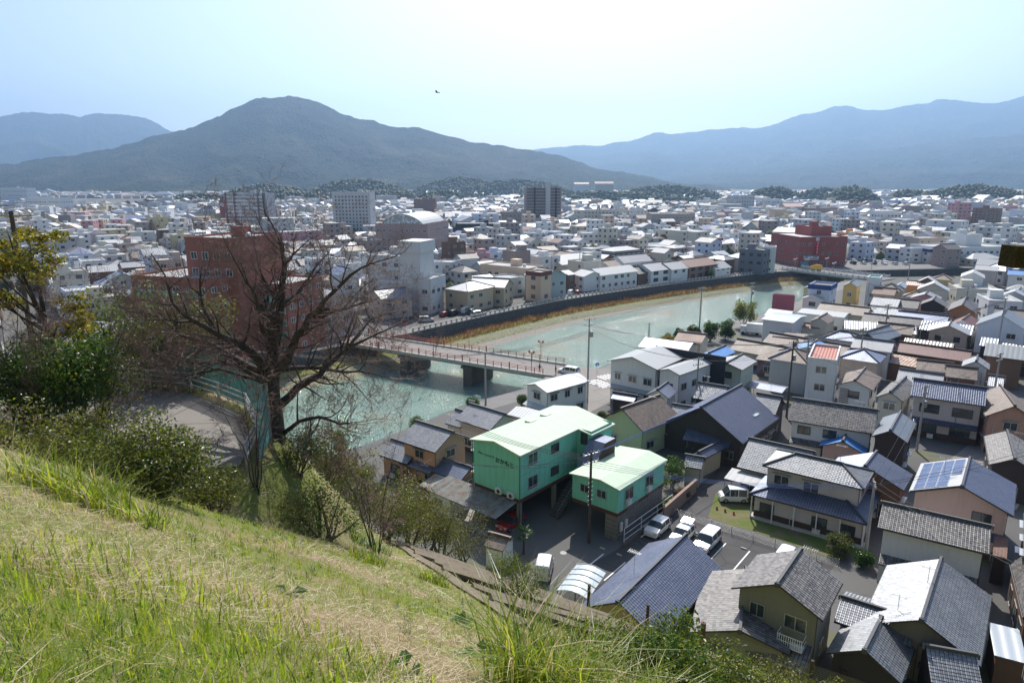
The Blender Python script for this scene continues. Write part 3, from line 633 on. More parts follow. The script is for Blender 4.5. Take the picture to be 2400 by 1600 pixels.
        if o.get('pent'):
            pd = max(1.1, float(o['pent'])); b = MB(Mr); slab(b, [(-x, -y - pd, 3.05 - pd * .4), (x, -y - pd, 3.05 - pd * .4), (x, -y - .005, 3.05), (-x, -y - .005, 3.05)], .1); pr_ = b.build('pent_roof', ['r_' + rm, 'darkframe'], root)
            if o.get('tile'): put('roof_tiles', tiles_mesh([((-x, -y - pd, 3.05 - pd * .4), (x, -y - pd, 3.05 - pd * .4), (x, -y, 3.05), (-x, -y, 3.05))], 'g_' + rm), pr_, M=Mr, kind='stuff')
        if near and st and wm not in ('dark', 'wood') and R.random() < .55:
            b = MB(Mr); hh = R.choice([.7, 1.0]); b.box(-x - .03, x + .03, -y - .03, -y - .002, 0, hh)
            for i in range(int(ww / .3)): b.box(-x + i * .3, -x + i * .3 + .02, -y - .045, -y - .031, 0, hh)
            b.build('wainscot', 'wood_dark', root)
        if near and not flat and st and R.random() < .6:      # rooftop aerial
            b = MB(Mr); tx, ty, tz = R.uniform(-.3, .3) * w, R.uniform(-.1, .3) * d, h + rise * .4; b.tube([(tx, ty, tz), (tx, ty, tz + 2.6)], .022, 4); b.bar((tx - .6, ty, tz + 2.4), (tx + .6, ty, tz + 2.4), .025)
            for i in range(7): b.bar((tx - .55 + i * .18, ty - .35 + i * .02, tz + 2.42), (tx - .55 + i * .18, ty + .35 - i * .02, tz + 2.42), .015)
            b.build('aerial', 'steel', root)
        if near and st:                                      # service pipes and meter box
            b = MB(Mr); px2 = R.uniform(-.45, .45) * ww; b.tube([(px2, -y - .05, 0), (px2, -y - .05, min(h, 5) * R.uniform(.5, .95))], .03, 5); b.box(px2 + .2, px2 + .5, -y - .14, -y - .003, 1.3, 1.75); b.build('meter_and_pipe', 'ac_white' if R.random() < .5 else 'darkframe', root)
        if near and st and R.random() < .6:
            b = MB(Mr); ax = R.uniform(-.3, .3) * ww; b.box(ax - .4, ax + .4, -y - .38, -y - .06, .15, .75); b.build('air_conditioner', 'ac_white', root)
    return root
BUILT = [
 ('tile_house', 'long blue-grey tiled house beside the parking lot at the hill foot', [
   (12.55, 53.93, -37.13, 7.43, 13.28, 3.0, 2.1, 'gy', 'navy', 'tan', {'tile': 1, 'st': 1}),
  ]),
 ('weathered_house', 'weathered grey-tiled two-storey house with a small balcony, below the hedge', [
   (22.51, 49.76, -37.56, 6.93, 6.36, 5.9, 1.71, 'gy', 'weath', 'olivep', {'tile': 1, 'st': 2, 'pent': 2.3}),
   (19.36, 50.75, -21.24, 7.31, 9.3, 3.0, 1.1, 'gy', 'weath', 'olivep', {'tile': 1, 'st': 1}),
  ]),
 ('corner_house', 'large tiled house with one pale and one dark roof slope, bottom right corner', [
   (34.44, 49.91, -38.01, 7.94, 10.87, 3.5, 2.1, 'gy', 'silver', 'plasterd', {'tile': 1, 'st': 1}),
   (29.88, 49.33, -35.68, 5.46, 5, 3.2, 0.84, 'gx', 'silver', 'plasterd', {'tile': 1, 'st': 1}),
   (27.64, 45.77, -39.94, 5.09, 4.94, 2.8, 1.5, 'gy', 'silver', 'dark', {'tile': 1, 'st': 1}),  # dark wall colour here and below stands in for the front's deep shade
   (32.45, 43.92, -18.1, 3.26, 4.5, 2.9, 1.3, 'gx', 'silver', 'dark', {'tile': 1, 'st': 1}),
  ]),
 ('storehouse', 'white windowless storehouse with a long weathered tile roof and a pent roof below', [
   (40.35, 59.63, -33.33, 8.85, 6.5, 5.9, 1.17, 'gx', 'weath', 'white', {'tile': 1, 'st': 0, 'pent': 1.2}),
  ]),
 ('solar_house', 'pink house with solar panels on its pale roof slope', [
   (49.01, 68.53, -37.17, 9.05, 9.11, 5.6, 1.88, 'gy', 'blueslate', 'pink', {'tile': 1, 'st': 2, 'big': 1}),
  ]),
 ('porch_house', 'two-storey house with tiled hip roofs and a long porch facing the lawn', [
   (35.11, 73.01, -36.79, 10.72, 5.81, 5.9, 1.18, 'hip', 'silver', 'pinkgrey', {'tile': 1, 'st': 2}),
   (34.79, 72.3, -36.14, 12.24, 8.5, 3.0, 1.5, 'hip', 'navy', 'pinkgrey', {'tile': 1, 'st': 1, 'porch': 1}),
  ]),
 ('red_wall_house', 'tiled house with a reddish wall, behind the porch house', [
   (42.27, 75.11, -39.27, 8.19, 5.41, 4.4, 1.8, 'gy', 'navy', 'wood', {'tile': 1, 'st': 1}),
  ]),
 ('pale_tile_house', 'low house with a broad pale tile slope beside the white minivan', [
   (33.99, 80.98, -36.75, 7.79, 9, 3.2, 2.34, 'gx', 'silver', 'cream', {'tile': 1, 'st': 1}),
  ]),
 ('long_townhouse', 'dark speckled tile townhouse with white upper wall, behind the blue roof', [
   (44.9, 90.51, -30.55, 10.72, 7, 5.6, 2.17, 'gx', 'weath', 'white', {'tile': 1, 'st': 2, 'pent': 1}),
  ]),
 ('blue_roof_house', 'small pink house with a bright sky-blue roof', [
   (45.11, 86.94, -33.0, 5.66, 5, 3.3, 1.3, 'gy', 'bluet', 'pink', {'st': 1}),
  ]),
 ('slate_house', 'narrow dark house with a smooth blue-grey gable roof on the street corner', [
   (50.79, 85.57, -36.15, 3.92, 8.89, 6, 1.15, 'gy', 'slate', 'dark', {'st': 1}),
   (50.83, 85.82, -36.0, 3.76, 5, 3, 1.3, 'gx', 'slate', 'dark', {'st': 1}),
  ]),
 ('shop_house', 'grey two-storey shophouse with glazed tile roof and lattice windows along the street', [
   (66.1, 98.95, -33.16, 9.41, 6, 6.4, 1.86, 'gx', 'navy', 'pinkgrey', {'tile': 1, 'st': 2, 'big': 1, 'pent': 1, 'lattice': 1}),
  ]),
 ('brown_gable_house', 'brown-roofed house with white gable, beyond the shophouse at the right edge', [
   (72.4, 95.39, -25.92, 6.28, 10.75, 5.6, 1.95, 'gy', 'brown', 'pinkw', {'st': 2}),
  ]),
 ('patched_roof_house', 'dark house with a patched grey tile roof at the right edge of the street', [
   (62.99, 81.0, -31.3, 4.69, 11.05, 4.5, 1.18, 'gy', 'weath', 'dark', {'st': 1}),
  ]),
 ('louvre_house', 'white gabled house with a slatted panel on its wall', [
   (57.57, 108.69, -36.08, 5.34, 9.02, 5.8, 1.18, 'gy', 'brown', 'white', {'st': 2}),
  ]),
 ('glass_porch_house', 'small old house with glazed front below a pale tile gable', [
   (61.4, 104.05, -40.47, 3.89, 10.56, 5.4, 1.21, 'gy', 'weath', 'cream', {'st': 2}),
  ]),
 ('red_top_building', 'narrow three-storey white building with a rust-red flat roof', [
   (53.98, 114.22, -28.16, 4.37, 11.33, 9, 0.3, 'flat', 'red', 'white', {'st': 3}),
  ]),
 ('manor', 'large old house with steep navy tile roof and walled garden', [
   (30.61, 95.02, -40.6, 12.37, 13.61, 3.8, 3.8, 'gy', 'navy', 'dark', {'tile': 1, 'st': 1}),
   (39.33, 99.55, -34.94, 3.55, 6, 4.3, 1.86, 'gx', 'silver', 'dark', {'tile': 1, 'st': 1}),
   (32.22, 104.63, -32.5, 4.54, 6, 4.6, 1.71, 'gx', 'silver', 'dark', {'tile': 1, 'st': 1}),
   (27.69, 90.1, -32.52, 6.31, 4, 2.8, 1.2, 'gx', 'navy', 'dark', {'tile': 1, 'st': 1}),
   (25.81, 97.66, -31.38, 3.19, 5, 3.6, 1.55, 'gx', 'silver', 'wood', {'tile': 1, 'st': 1}),
  ]),
 ('gate_house', 'small plaster gatehouse with a tiled roof in the garden wall', [
   (23.57, 82.13, -26.24, 2.25, 3, 2.6, 0.93, 'gx', 'silver', 'plaster', {'tile': 1, 'st': 0}),
   (26.45, 85.53, 44.0, 5.42, 1.7, 2.9, 0.6, 'gx', 'navy', 'plaster', {'tile': 1, 'st': 0}),
  ]),
 ('olive_house', 'pale green single-storey house with brown tile roof behind the green apartments', [
   (18.86, 95.2, -47.06, 7.68, 8.99, 4.2, 2.38, 'gy', 'brown', 'ygreen', {'tile': 1, 'st': 1}),
  ]),
 ('white_works', 'big white two-storey building with twin grey metal gables by the bridge', [
   (23.9, 117.63, -39.15, 9.72, 10.45, 7.2, 1.46, 'gy', 'metal', 'white', {'st': 2, 'big': 1}),
   (29.87, 113.28, -45.47, 4.38, 10.76, 7.0, 0.66, 'gy', 'metal', 'white', {'st': 2}),
  ]),
 ('annex_house', 'small white house with dark roof against the big white building', [
   (24.07, 104.63, -31.3, 3.66, 4.5, 5, 1.14, 'gy', 'navy', 'white', {'st': 2}),
   (18.92, 108.96, -30.25, 4.04, 3, 2.8, 0.6, 'gx', 'navy', 'dark', {'st': 0}),
  ]),
 ('ribbed_house', 'white two-storey house with ribbed metal roof next to the bridge end', [
   (7.47, 108.14, -49.16, 5.59, 9.95, 5.6, 0.84, 'gy', 'ribbed', 'white', {'st': 2}),
  ]),
 ('pale_green_house', 'pale green and pink house under a grey tile roof behind the big white building', [
   (40.26, 119.37, -37.87, 5.55, 7.64, 6, 0.83, 'gy', 'grey', 'palegreen', {'st': 2}),
  ]),
 ('tarp_house', 'house with a vivid blue metal roof behind the big white building', [
   (39.61, 127.81, -40.0, 4.32, 7.47, 5.6, 0.9, 'gy', 'bluet', 'dark', {'st': 1}),
  ]),
 ('salmon_house', 'salmon-walled two-storey tiled house at the river edge', [
   (-10.07, 83.53, -38.22, 6.57, 6.5, 5.4, 1.7, 'gx', 'silver', 'pinkw', {'tile': 1, 'st': 2}),
   (-13.99, 84.77, -36.89, 5.23, 5, 2.9, 1.3, 'gx', 'silver', 'pinkw', {'tile': 1, 'st': 1}),
   (-8.29, 80.42, -36.0, 8.1, 4, 2.8, 1.0, 'gx', 'navy', 'pinkw', {'tile': 1, 'st': 1}),
  ]),
 ('stepped_house', 'tiled house with stepped ridges between the salmon house and the utility pole', [
   (-3.6, 93.27, -41.42, 6.83, 6, 4.6, 1.57, 'gx', 'grey', 'cream', {'tile': 1, 'st': 1}),
   (-7.07, 96.0, -38.06, 3.04, 5, 3.4, 1.4, 'gx', 'grey', 'cream', {'tile': 1, 'st': 1}),
  ]),
 ('shed_house', 'low shed with a pale ribbed roof behind the green apartments', [
   (2.43, 99.83, -38.0, 4.56, 4.5, 3.2, 0.7, 'gx', 'ribbed', 'cream', {'st': 0}),
  ]),
 ('plank_shed', 'dark plank shed beside the grey-roofed garage', [
   (-9.05, 76.34, -36.0, 3.26, 3, 2.4, 0.4, 'mono', 'corr', 'wood', {'st': 0}),
  ]),
 ('hillfoot_shed', 'small white shed with worn tiles at the foot of the hill', [
   (-1.26, 62.72, -28.0, 2.2, 2.6, 2.4, 0.7, 'gx', 'brown', 'white', {'st': 0}),
  ]),
 ('grey_top_hall', 'white hall with flat blue-grey metal roof near the river trees', [
   (66.73, 164.04, -38.0, 7.59, 11.57, 5.6, 0.5, 'gx', 'metalb', 'white', {'st': 1}),
   (81.53, 175.23, -38.0, 11.42, 8, 4.6, 0.5, 'gx', 'metal', 'white', {'st': 1}),
  ]),
 ('small_cream_house', 'small cream house with a brown roof beside the white hall', [
   (76.87, 165.63, -38.0, 4.48, 7.54, 4.6, 1.18, 'gy', 'brown', 'cream', {'st': 1}),
  ]),
 ('lean_house', 'low brown-roofed lean-to in front of the white hall', [
   (73.26, 165.97, -30.0, 6.32, 5, 3, 0.7, 'gx', 'rust', 'cream', {'st': 1}),
  ]),
 ('brown_row_a', 'long brown-tiled row house, nearest of the rows by the blue metal roof', [
   (58.9, 143.4, -33.0, 4.86, 30, 3.4, 1.7, 'gx', 'brown', 'wood', {'st': 1}),
  ]),
 ('brown_row_b', 'long low house with speckled brown ridge behind the brown row', [
   (52.83, 137.8, -45.92, 12.75, 7, 3.5, 1.7, 'gx', 'brown', 'cream', {'st': 1}),
  ]),
 ('brown_row_c', 'long brown roofed terrace reaching to the red-topped building', [
   (63.09, 141.2, -49.16, 17.51, 7, 3.6, 1.8, 'gx', 'brown', 'cream', {'st': 1}),
  ]),
 ('charcoal_house', 'tall charcoal house with a smooth blue-grey gable roof', [
   (77.2, 140.93, -49.78, 5.64, 11.11, 6, 1.75, 'gy', 'slate', 'dark', {'st': 1}),
  ]),
 ('white_rib_house', 'low house with a white ribbed roof behind the charcoal house', [
   (88.14, 160.28, -24.59, 15.22, 7, 3.6, 1.4, 'gx', 'ribbed', 'cream', {'st': 1}),
  ]),
 ('grey_rib_house', 'dark house with a grey ribbed roof and white awning', [
   (102.43, 157.16, -38.0, 10.48, 7, 4, 1.6, 'gx', 'ribbedg', 'dark', {'st': 1}),
  ]),
 ('beige_rib_house', 'low dark-walled house with a cream ribbed roof', [
   (86.9, 138.42, -38.91, 8.87, 8, 4, 1.7, 'gx', 'ribbedc', 'dark', {'st': 1}),
  ]),
 ('maroon_row', 'long maroon-tiled row in the middle of the neighbourhood', [
   (86.27, 136.56, -41.0, 14.26, 7, 3.6, 1.4, 'gx', 'maroon', 'wood', {'st': 1}),
  ]),
 ('rusty_shed', 'shed with a rusty cream tin roof in front of the maroon row', [
   (76.63, 128.85, -48.06, 5.71, 5, 3.6, 0.7, 'mono', 'rustc', 'wood', {'st': 0}),
  ]),
 ('brown_low_a', 'low brown-tiled house right of the rusty tin roof', [
   (80.54, 125.68, -30.0, 6.01, 6, 3.4, 1.2, 'gx', 'brown', 'wood', {'st': 0}),
  ]),
 ('brown_low_b', 'brown-tiled house in front of the grey gabled house, right of the tin roof', [
   (82.1, 120.31, -30.46, 4.83, 6, 3.6, 1.4, 'gx', 'brown', 'wood', {'st': 1}),
  ]),
 ('grey_gable_small', 'grey gabled house with white side wall by the dark round tree', [
   (85.62, 121.7, -36.0, 4.16, 4.74, 5, 1.29, 'gy', 'grey', 'white', {'st': 1}),
  ]),
 ('pale_tile_low', 'low house with pale tiles right of the shophouse roof', [
   (85.89, 116.36, -36.0, 2.23, 6, 3.2, 1.2, 'gx', 'silver', 'white', {'st': 0}),
  ]),
 ('cream_rib_right', 'house with a cream ribbed roof at the right edge behind the dark tree', [
   (103.28, 134.74, -50.28, 6.03, 7, 4, 1.6, 'gx', 'ribbedc', 'dark', {'st': 1}),
  ]),
 ('blue_rib_right', 'dark house with a pale blue ribbed roof by the tall pole', [
   (102.87, 143.13, -38.0, 3.05, 7, 4, 1.2, 'gx', 'ribbedg', 'dark', {'st': 1}),
  ]),
 ('pale_blue_house', 'large pale blue house with grey slate gable at the right edge', [
   (111.88, 152.44, -40.0, 9.35, 10.27, 6.4, 2.77, 'gy', 'slate', 'paleblue', {'st': 2}),
  ]),
 ('maroon_gable', 'house with a maroon metal gable roof beside the pale blue house', [
   (108.95, 160.84, -42.19, 5.4, 9.23, 4.6, 1.68, 'gy', 'maroon', 'white', {'st': 1}),
  ]),
 ('cedar_house', 'house with bare cedar board wall and dark grey gable', [
   (117.27, 174.69, -36.0, 6.1, 13.96, 6, 1.89, 'gy', 'weathd', 'cedar', {'st': 1}),
  ]),
 ('dark_roof_house', 'dark old house with a grey gable left of the cedar house', [
   (114.53, 182.82, -36.0, 6.03, 7.25, 5.6, 1.64, 'gy', 'weathd', 'dark', {'st': 1}),
  ]),
 ('long_grey_mid', 'white house with a long dark grey roof behind the maroon gable', [
   (94.13, 165.57, -36.07, 12.99, 7, 4.2, 1.4, 'gx', 'weathd', 'cream', {'st': 1}),
  ]),
 ('blue_grey_mid', 'low house with a pale blue-grey tile roof left of the tan tin roof', [
   (104.15, 169.94, -40.0, 11.28, 7, 4, 1.4, 'gx', 'blueslate', 'cream', {'st': 1}),
  ]),
 ('tan_tin', 'shed with a tan tin roof below the cedar house', [
   (111.08, 172.52, -36.0, 6.01, 6, 4, 0.8, 'gx', 'rustc', 'wood', {'st': 0}),
  ]),
 ('brown_mid_long', 'long brown tile roof below the yellow house', [
   (88.33, 178.37, -40.15, 12.37, 8, 4.4, 1.6, 'gx', 'brown', 'cream', {'st': 1}),
  ]),
 ('white_roof_mid', 'low hall with a dull white roof beside the brown tile roof', [
   (97.83, 181.08, -38.0, 12.43, 8, 4, 1, 'gx', 'metalw', 'cream', {'st': 0}),
  ]),
 ('yellow_house', 'two-storey yellow house with a grey gable facing the river', [
   (104.76, 208.59, -34.0, 4.23, 9.11, 7, 1.31, 'gy', 'slate', 'yellow', {'st': 2}),
  ]),
 ('blue_band_building', 'white three-storey flat building with a dark blue roof band by the second bridge', [
   (88.53, 192.94, -36.0, 5.89, 8.1, 9.2, 0.3, 'flat', 'dark', 'paleblue', {'st': 3, 'band': 'bandblue'}),
  ]),
 ('peach_tall', 'white and peach three-storey building with green roof edge next to the yellow house', [
   (109.74, 205.38, -34.0, 3.44, 5.94, 9.6, 0.3, 'flat', 'mintd', 'white', {'st': 3}),
  ]),
 ('grey_hip_small', 'grey-walled house with pale blue hip roof right of the peach building', [
   (122.59, 213.61, -34.0, 3.03, 8.56, 5.6, 1.4, 'hip', 'metalb', 'greyw', {'st': 2}),
  ]),
 ('orange_wall_house', 'house with orange wall patch and dull pink roof', [
   (134.57, 222.64, -36.0, 8.52, 8, 5, 0.9, 'gx', 'pinkroof', 'orange', {'st': 1}),
  ]),
 ('white_gable_shed', 'brown barn under a bright white gable roof', [
   (136.75, 223.14, -36.0, 6.2, 5.37, 5.6, 1.92, 'gy', 'metalw', 'wood', {'st': 0}),
  ]),
 ('white_block_a', 'large white house with white metal gable, right of the second bridge', [
   (153.01, 225.65, -34.0, 6.68, 9.68, 7.4, 1.77, 'gy', 'metalw', 'white', {'st': 2}),
  ]),
 ('beige_flat_a', 'long beige flat-roofed building behind the barns', [
   (149.04, 219.16, -20.0, 11.72, 14, 4.6, 0.3, 'flat', 'conc', 'cream', {'st': 1}),
  ]),
 ('tank_building', 'white flat building with a square rooftop tank room', [
   (135.9, 188.19, -20.0, 7.84, 12, 6, 0.3, 'flat', 'conc', 'white', {'st': 2, 'tank': 1}),
  ]),
 ('brown_flat_roof', 'brown-tiled house in front of the orange wall', [
   (117.99, 197.18, -34.0, 6.45, 6.36, 5.4, 1.4, 'hip', 'brown', 'greyw', {'st': 1}),
  ]),
 ('snow_roof_house', 'tiled house with white snow-like metal slopes in mid neighbourhood', [
   (103.89, 186.89, -36.0, 6.73, 9, 5, 1.4, 'gx', 'metalw', 'cream', {'st': 1}),
  ]),
 ('black_tile_house', 'house with black tile roof right of the white slopes', [
   (109.35, 185.74, -36.0, 5.41, 8, 4.6, 1.6, 'gx', 'weathd', 'white', {'st': 1}),
  ]),
 ('red_stripe_building', 'narrow building with a red and orange mural wall at the river', [
   (75.39, 187.19, -30.0, 5.61, 1.49, 7, 0.3, 'flat', 'conc', 'mural', {'st': 0}),
  ]),
 ('white_gable_river', 'white gabled house beside the mural wall', [
   (84.52, 189.29, -34.0, 5.6, 2.59, 6, 1.08, 'gy', 'metalw', 'white', {'st': 2}),
  ]),
 ('river_shed', 'grey corrugated shed roof on the near bank', [
   (33.39, 141.44, -30.0, 10.58, 9, 4, 1.2, 'gx', 'ribbedg', 'cream', {'st': 0}),
  ]),
 ('brown_bank_house', 'brown-roofed house on the near bank beside the shed', [
   (40.22, 148.51, -30.0, 6.18, 8, 3.8, 1.3, 'gx', 'rust', 'cream', {'st': 0}),
  ]),
 ('old_inn', 'old tiled inn with ochre walls and dark lower boards on the far bank', [
   (-13.01, 206.79, -38.0, 9.82, 12.65, 6.4, 1.9, 'hip', 'silver', 'ochre', {'st': 2}),
   (-6.61, 215.13, -20.0, 12.47, 9, 6, 2.2, 'gx', 'silver', 'ochre', {'st': 2}),
  ]),
 ('peach_building', 'peach three-storey building with brown roof band on the riverside', [
   (8.75, 222.13, -38, 5.94, 6, 9.0, 0.4, 'flat', 'conc', 'peach', {'st': 3, 'band': 'brownband'}),
   (0.03, 246.46, -38.0, 21.89, 10, 8.2, 0.3, 'flat', 'conc', 'peach', {'st': 2}),
  ]),
 ('blue_gable_house', 'two-storey teal-grey house with a grey gable behind a bare red tree', [
   (11.32, 229.64, 38, 12.0, 9, 7.32, 2, 'gy', 'grey', 'blueg', {'st': 2}),
  ]),
 ('brown_balcony_house', 'small house with brown balcony between teal and white houses', [
   (18.74, 242.84, 38, 4.02, 8, 5.92, 1.2, 'gx', 'metalw', 'wood', {'st': 2}),
  ]),
 ('white_gate_house', 'white gabled house with a low white wall on the riverside', [
   (27.18, 244.62, 30, 9.17, 8, 5.27, 1.6, 'gy', 'metalw', 'white', {'st': 2}),
  ]),
 ('white_long_house', 'long white house with bright metal roof on the riverside', [
   (36.54, 250.81, 38, 19.96, 9, 5.39, 2, 'gx', 'metalw', 'white', {'st': 2}),
  ]),
 ('timber_house', 'narrow timber house with brown tiles between two white houses', [
   (46.96, 258.57, 38, 6.85, 9, 4.35, 2, 'gx', 'weathd', 'wood', {'st': 2}),
  ]),
 ('dark_window_house', 'white house with broad dark upper windows on the riverside', [
   (53.77, 262.3, 38, 11.95, 10, 5.13, 2.4, 'gx', 'grey', 'white', {'st': 2, 'lattice': 1}),
  ]),
 ('plain_white_house', 'plain white two-storey house with grey gable on the riverside', [
   (62.17, 267.38, 38, 10.55, 10, 4.98, 2.4, 'gx', 'grey', 'white', {'st': 2}),
  ]),
 ('brown_inn', 'long brown riverside inn with a full row of upper windows', [
   (73.34, 277.21, 38, 18.97, 12, 5.14, 2.4, 'gx', 'rust', 'brownw', {'st': 2, 'lattice': 1}),
  ]),
 ('terrace_house', 'white house with sloped pale roof and terrace beside the brown inn', [
   (83.76, 281.6, 38, 10.97, 9, 3.41, 2.4, 'gx', 'metal', 'white', {'st': 2}),
  ]),
 ('concrete_block', 'three-storey bare grey concrete building near the second bridge', [
   (102.44, 289.1, -38, 10.18, 8, 9.91, 0.4, 'flat', 'conc', 'greyc', {'st': 3}),
  ]),
 ('white_block', 'white three-storey building with dark balcony openings beside the grey concrete one', [
   (110.25, 293.33, -20, 5.1, 7, 10.58, 0.4, 'flat', 'conc', 'white', {'st': 3}),
  ]),
 ('back_grey_house', 'grey tiled house behind the timber house', [
   (48.61, 279.86, 35, 16.41, 9, 6.24, 2.6, 'gx', 'grey', 'white', {'st': 2}),
  ]),
 ('white_warehouse', 'warehouse with a big white roof behind the riverside row', [
   (22.89, 280.66, 38, 20.64, 16, 5.94, 3, 'gx', 'metalw', 'cream', {'st': 0}),
  ]),
 ('dark_roof_pair', 'dark grey tiled house in front of the white warehouse', [
   (30.48, 272.31, 38, 13.52, 9, 4.57, 2.2, 'gx', 'weathd', 'white', {'st': 1}),
  ]),
 ('mansard_white', 'white building with dark mansard roof behind the riverside row', [
   (51.21, 324.76, 38, 21.53, 12, 5.98, 2, 'hip', 'metalw', 'white', {'st': 2, 'band': 'dark'}),
  ]),
 ('cream_block_a', 'cream two-storey building left of the dark mansard roof', [
   (45.8, 337.32, 30, 3.59, 10, 5.9, 1.4, 'hip', 'metalw', 'cream', {'st': 2}),
  ]),
 ('brown_small_b', 'brown-roofed house behind the white warehouse', [
   (17.05, 357.61, 30, 11.01, 10, 3.29, 2, 'gx', 'brown', 'cream', {'st': 1}),
  ]),
 ('orange_shop', 'orange building with brown awning windows in the town centre', [
   (93.95, 392.58, 5, 20.32, 12, 8.23, 0.4, 'flat', 'conc', 'orange', {'st': 2, 'band': 'brownband', 'big': 1}),
  ]),
 ('red_trim_shop', 'white building with a red roof band next to the orange building', [
   (109.07, 377.39, 10, 9.19, 10, 7.25, 0.4, 'flat', 'metalw', 'white', {'st': 3, 'band': 'redband'}),
  ]),
 ('white_tall_a', 'slim white four-storey block right of the red-trimmed shop', [
   (125.79, 398.45, 10, 7.75, 9, 8.74, 0.4, 'flat', 'conc', 'white', {'st': 3}),
  ]),
 ('pale_hall', 'pale lilac hall with blank walls', [
   (144.6, 411.52, 10, 17.09, 12, 4.88, 0.4, 'flat', 'metalw', 'paleblue', {'st': 0}),
  ]),
 ('cream_mid', 'cream flat building with recessed balcony in front of the orange one', [
   (77.59, 380.35, 15, 9.58, 9, 7.32, 0.4, 'flat', 'conc', 'cream', {'st': 3}),
  ]),
 ('white_mid_b', 'white flat building with dark strip windows left of the cream one', [
   (65.21, 391.54, 15, 14.13, 10, 5.02, 0.4, 'flat', 'metalw', 'white', {'st': 2}),
  ]),
 ('white_mid_c', 'white three-storey building behind the mansard roof', [
   (47.39, 400.09, 10, 16.55, 12, 8.74, 0.4, 'flat', 'conc', 'white', {'st': 3}),
  ]),
 ('white_mid_d', 'white long three-storey building left of centre', [
   (14.69, 414.84, -15, 14.72, 10, 7.57, 0.4, 'flat', 'conc', 'white', {'st': 3}),
  ]),
 ('white_mid_e', 'white tall house in front of the long white building', [
   (4.5, 356.75, -30, 5.68, 8, 7.55, 0.4, 'flat', 'conc', 'white', {'st': 3}),
  ]),
 ('white_mid_f', 'pale grey building with many small windows in the town centre', [
   (34.79, 431.99, -10, 16.41, 10, 3.16, 0.4, 'flat', 'conc', 'paleblue', {'st': 2}),
  ]),
 ('white_mid_g', 'white building with a rooftop box behind pale rooftops', [
   (73.76, 450.52, 5, 14.1, 10, 6.56, 0.4, 'flat', 'conc', 'white', {'st': 3, 'tank': 1}),
  ]),
 ('derelict_hotel', 'derelict white concrete building with a tall stained lift tower', [
   (-23.78, 202.34, -20, 3.98, 10, 10, 0.4, 'flat', 'conc', 'stained', {'st': 2}),
   (-37.04, 214.82, -20, 12.15, 12, 15.49, 0.4, 'flat', 'conc', 'stained', {'st': 4}),
   (-28.46, 204.9, -20, 6.69, 9, 20.14, 0.4, 'flat', 'conc', 'stained', {'st': 0}),
  ]),
 ('grey_annex', 'grey-blue three-storey building right of the derelict tower', [
   (-24.3, 259.22, -20, 6.97, 9, 8.19, 0.4, 'flat', 'conc', 'greyw', {'st': 3}),
  ]),
 ('arched_hall', 'large mauve-brown public hall with an arched metal roof', [
   (-49.85, 349.49, -12, 26.57, 34, 17.55, 0.4, 'flat', 'metal', 'mauve', {'st': 4, 'big': 1}),
  ]),
 ('brick_hospital', 'big red-brown brick building with stepped wings, behind the bare cherry tree', [
   (-69.56, 149.91, -18, 20.09, 16, 18.02, 0.4, 'flat', 'conc', 'brick', {'st': 5}),
   (-61.9, 153.83, -18, 13.1, 16, 25.9, 0.4, 'flat', 'conc', 'brick', {'st': 0}),
   (-52.0, 156.24, -18, 9.97, 14, 15.6, 0.4, 'flat', 'conc', 'brick', {'st': 5}),
  ]),
 ('red_sign_building', 'red brick building with a vertical red sign at the second bridge', [
   (139.51, 324.31, 8, 22.99, 26, 13.08, 0.4, 'flat', 'metalw', 'brickr', {'st': 3}),
   (143.31, 328.35, 8, 10.22, 14, 17.05, 0.4, 'flat', 'metalw', 'brickr', {'st': 0}),
  ]),
 ('grey_apartment', 'tall apartment block with white balcony bands and dark pillars', [
   (-197.47, 526.85, -8, 31.55, 14, 28.91, 0.4, 'flat', 'conc', 'palegrey', {'st': 0}),
  ]),
 ('pale_apartment', 'tall pale grey apartment block with small square windows', [
   (-114.76, 505.79, -4, 27.47, 14, 29.89, 0.4, 'flat', 'conc', 'palegrey', {'st': 0}),
  ]),
 ('twin_apartment', 'brown-grey apartment tower with a light stair column', [
   (26.49, 604.83, 4, 30.93, 16, 32.3, 0.4, 'flat', 'conc', 'brownt', {'st': 0}),
  ]),
 ('brown_apartment', 'small dark brown apartment block behind the arched hall', [
   (-92.99, 747.44, 0, 23.3, 12, 19.17, 0.4, 'flat', 'conc', 'brownd', {'st': 6}),
  ]),
 ('slab_apartment', 'long low cream apartment slab with a row of balconies', [
   (87.32, 614.67, 6, 63.14, 12, 12.82, 0.4, 'flat', 'conc', 'cream', {'st': 4}),
  ]),
 ('beige_office', 'beige office building with a curved upper wall', [
   (125.97, 551.4, 4, 34.65, 16, 12.83, 0.4, 'flat', 'conc', 'beige', {'st': 3}),
  ]),
 ('white_office_c', 'white office with a dark entrance left of the beige office', [
   (105.5, 573.92, 4, 15.49, 10, 11.65, 0.4, 'flat', 'conc', 'white', {'st': 3}),
  ]),
 ('yellow_stair_block', 'pale yellow stair tower on a low roof', [
   (71.72, 523.32, 4, 5.51, 6, 11.98, 0.4, 'flat', 'conc', 'yellowp', {'st': 0}),
  ]),
 ('pink_tower', 'pink apartment tower with striped balconies', [
   (353.16, 548.63, 6, 11.16, 12, 20.86, 0.4, 'flat', 'conc', 'pinkt', {'st': 8}),
  ]),
 ('brown_tower', 'brown apartment tower right of the pink one', [
   (344.89, 503.9, 6, 13.32, 12, 18.59, 0.4, 'flat', 'conc', 'brownd', {'st': 8}),
  ]),
 ('black_modern', 'low black modern building with a glass corner', [
   (-19.89, 469.0, 0, 35.6, 16, 10.08, 0.4, 'flat', 'conc', 'black', {'st': 2}),
  ]),
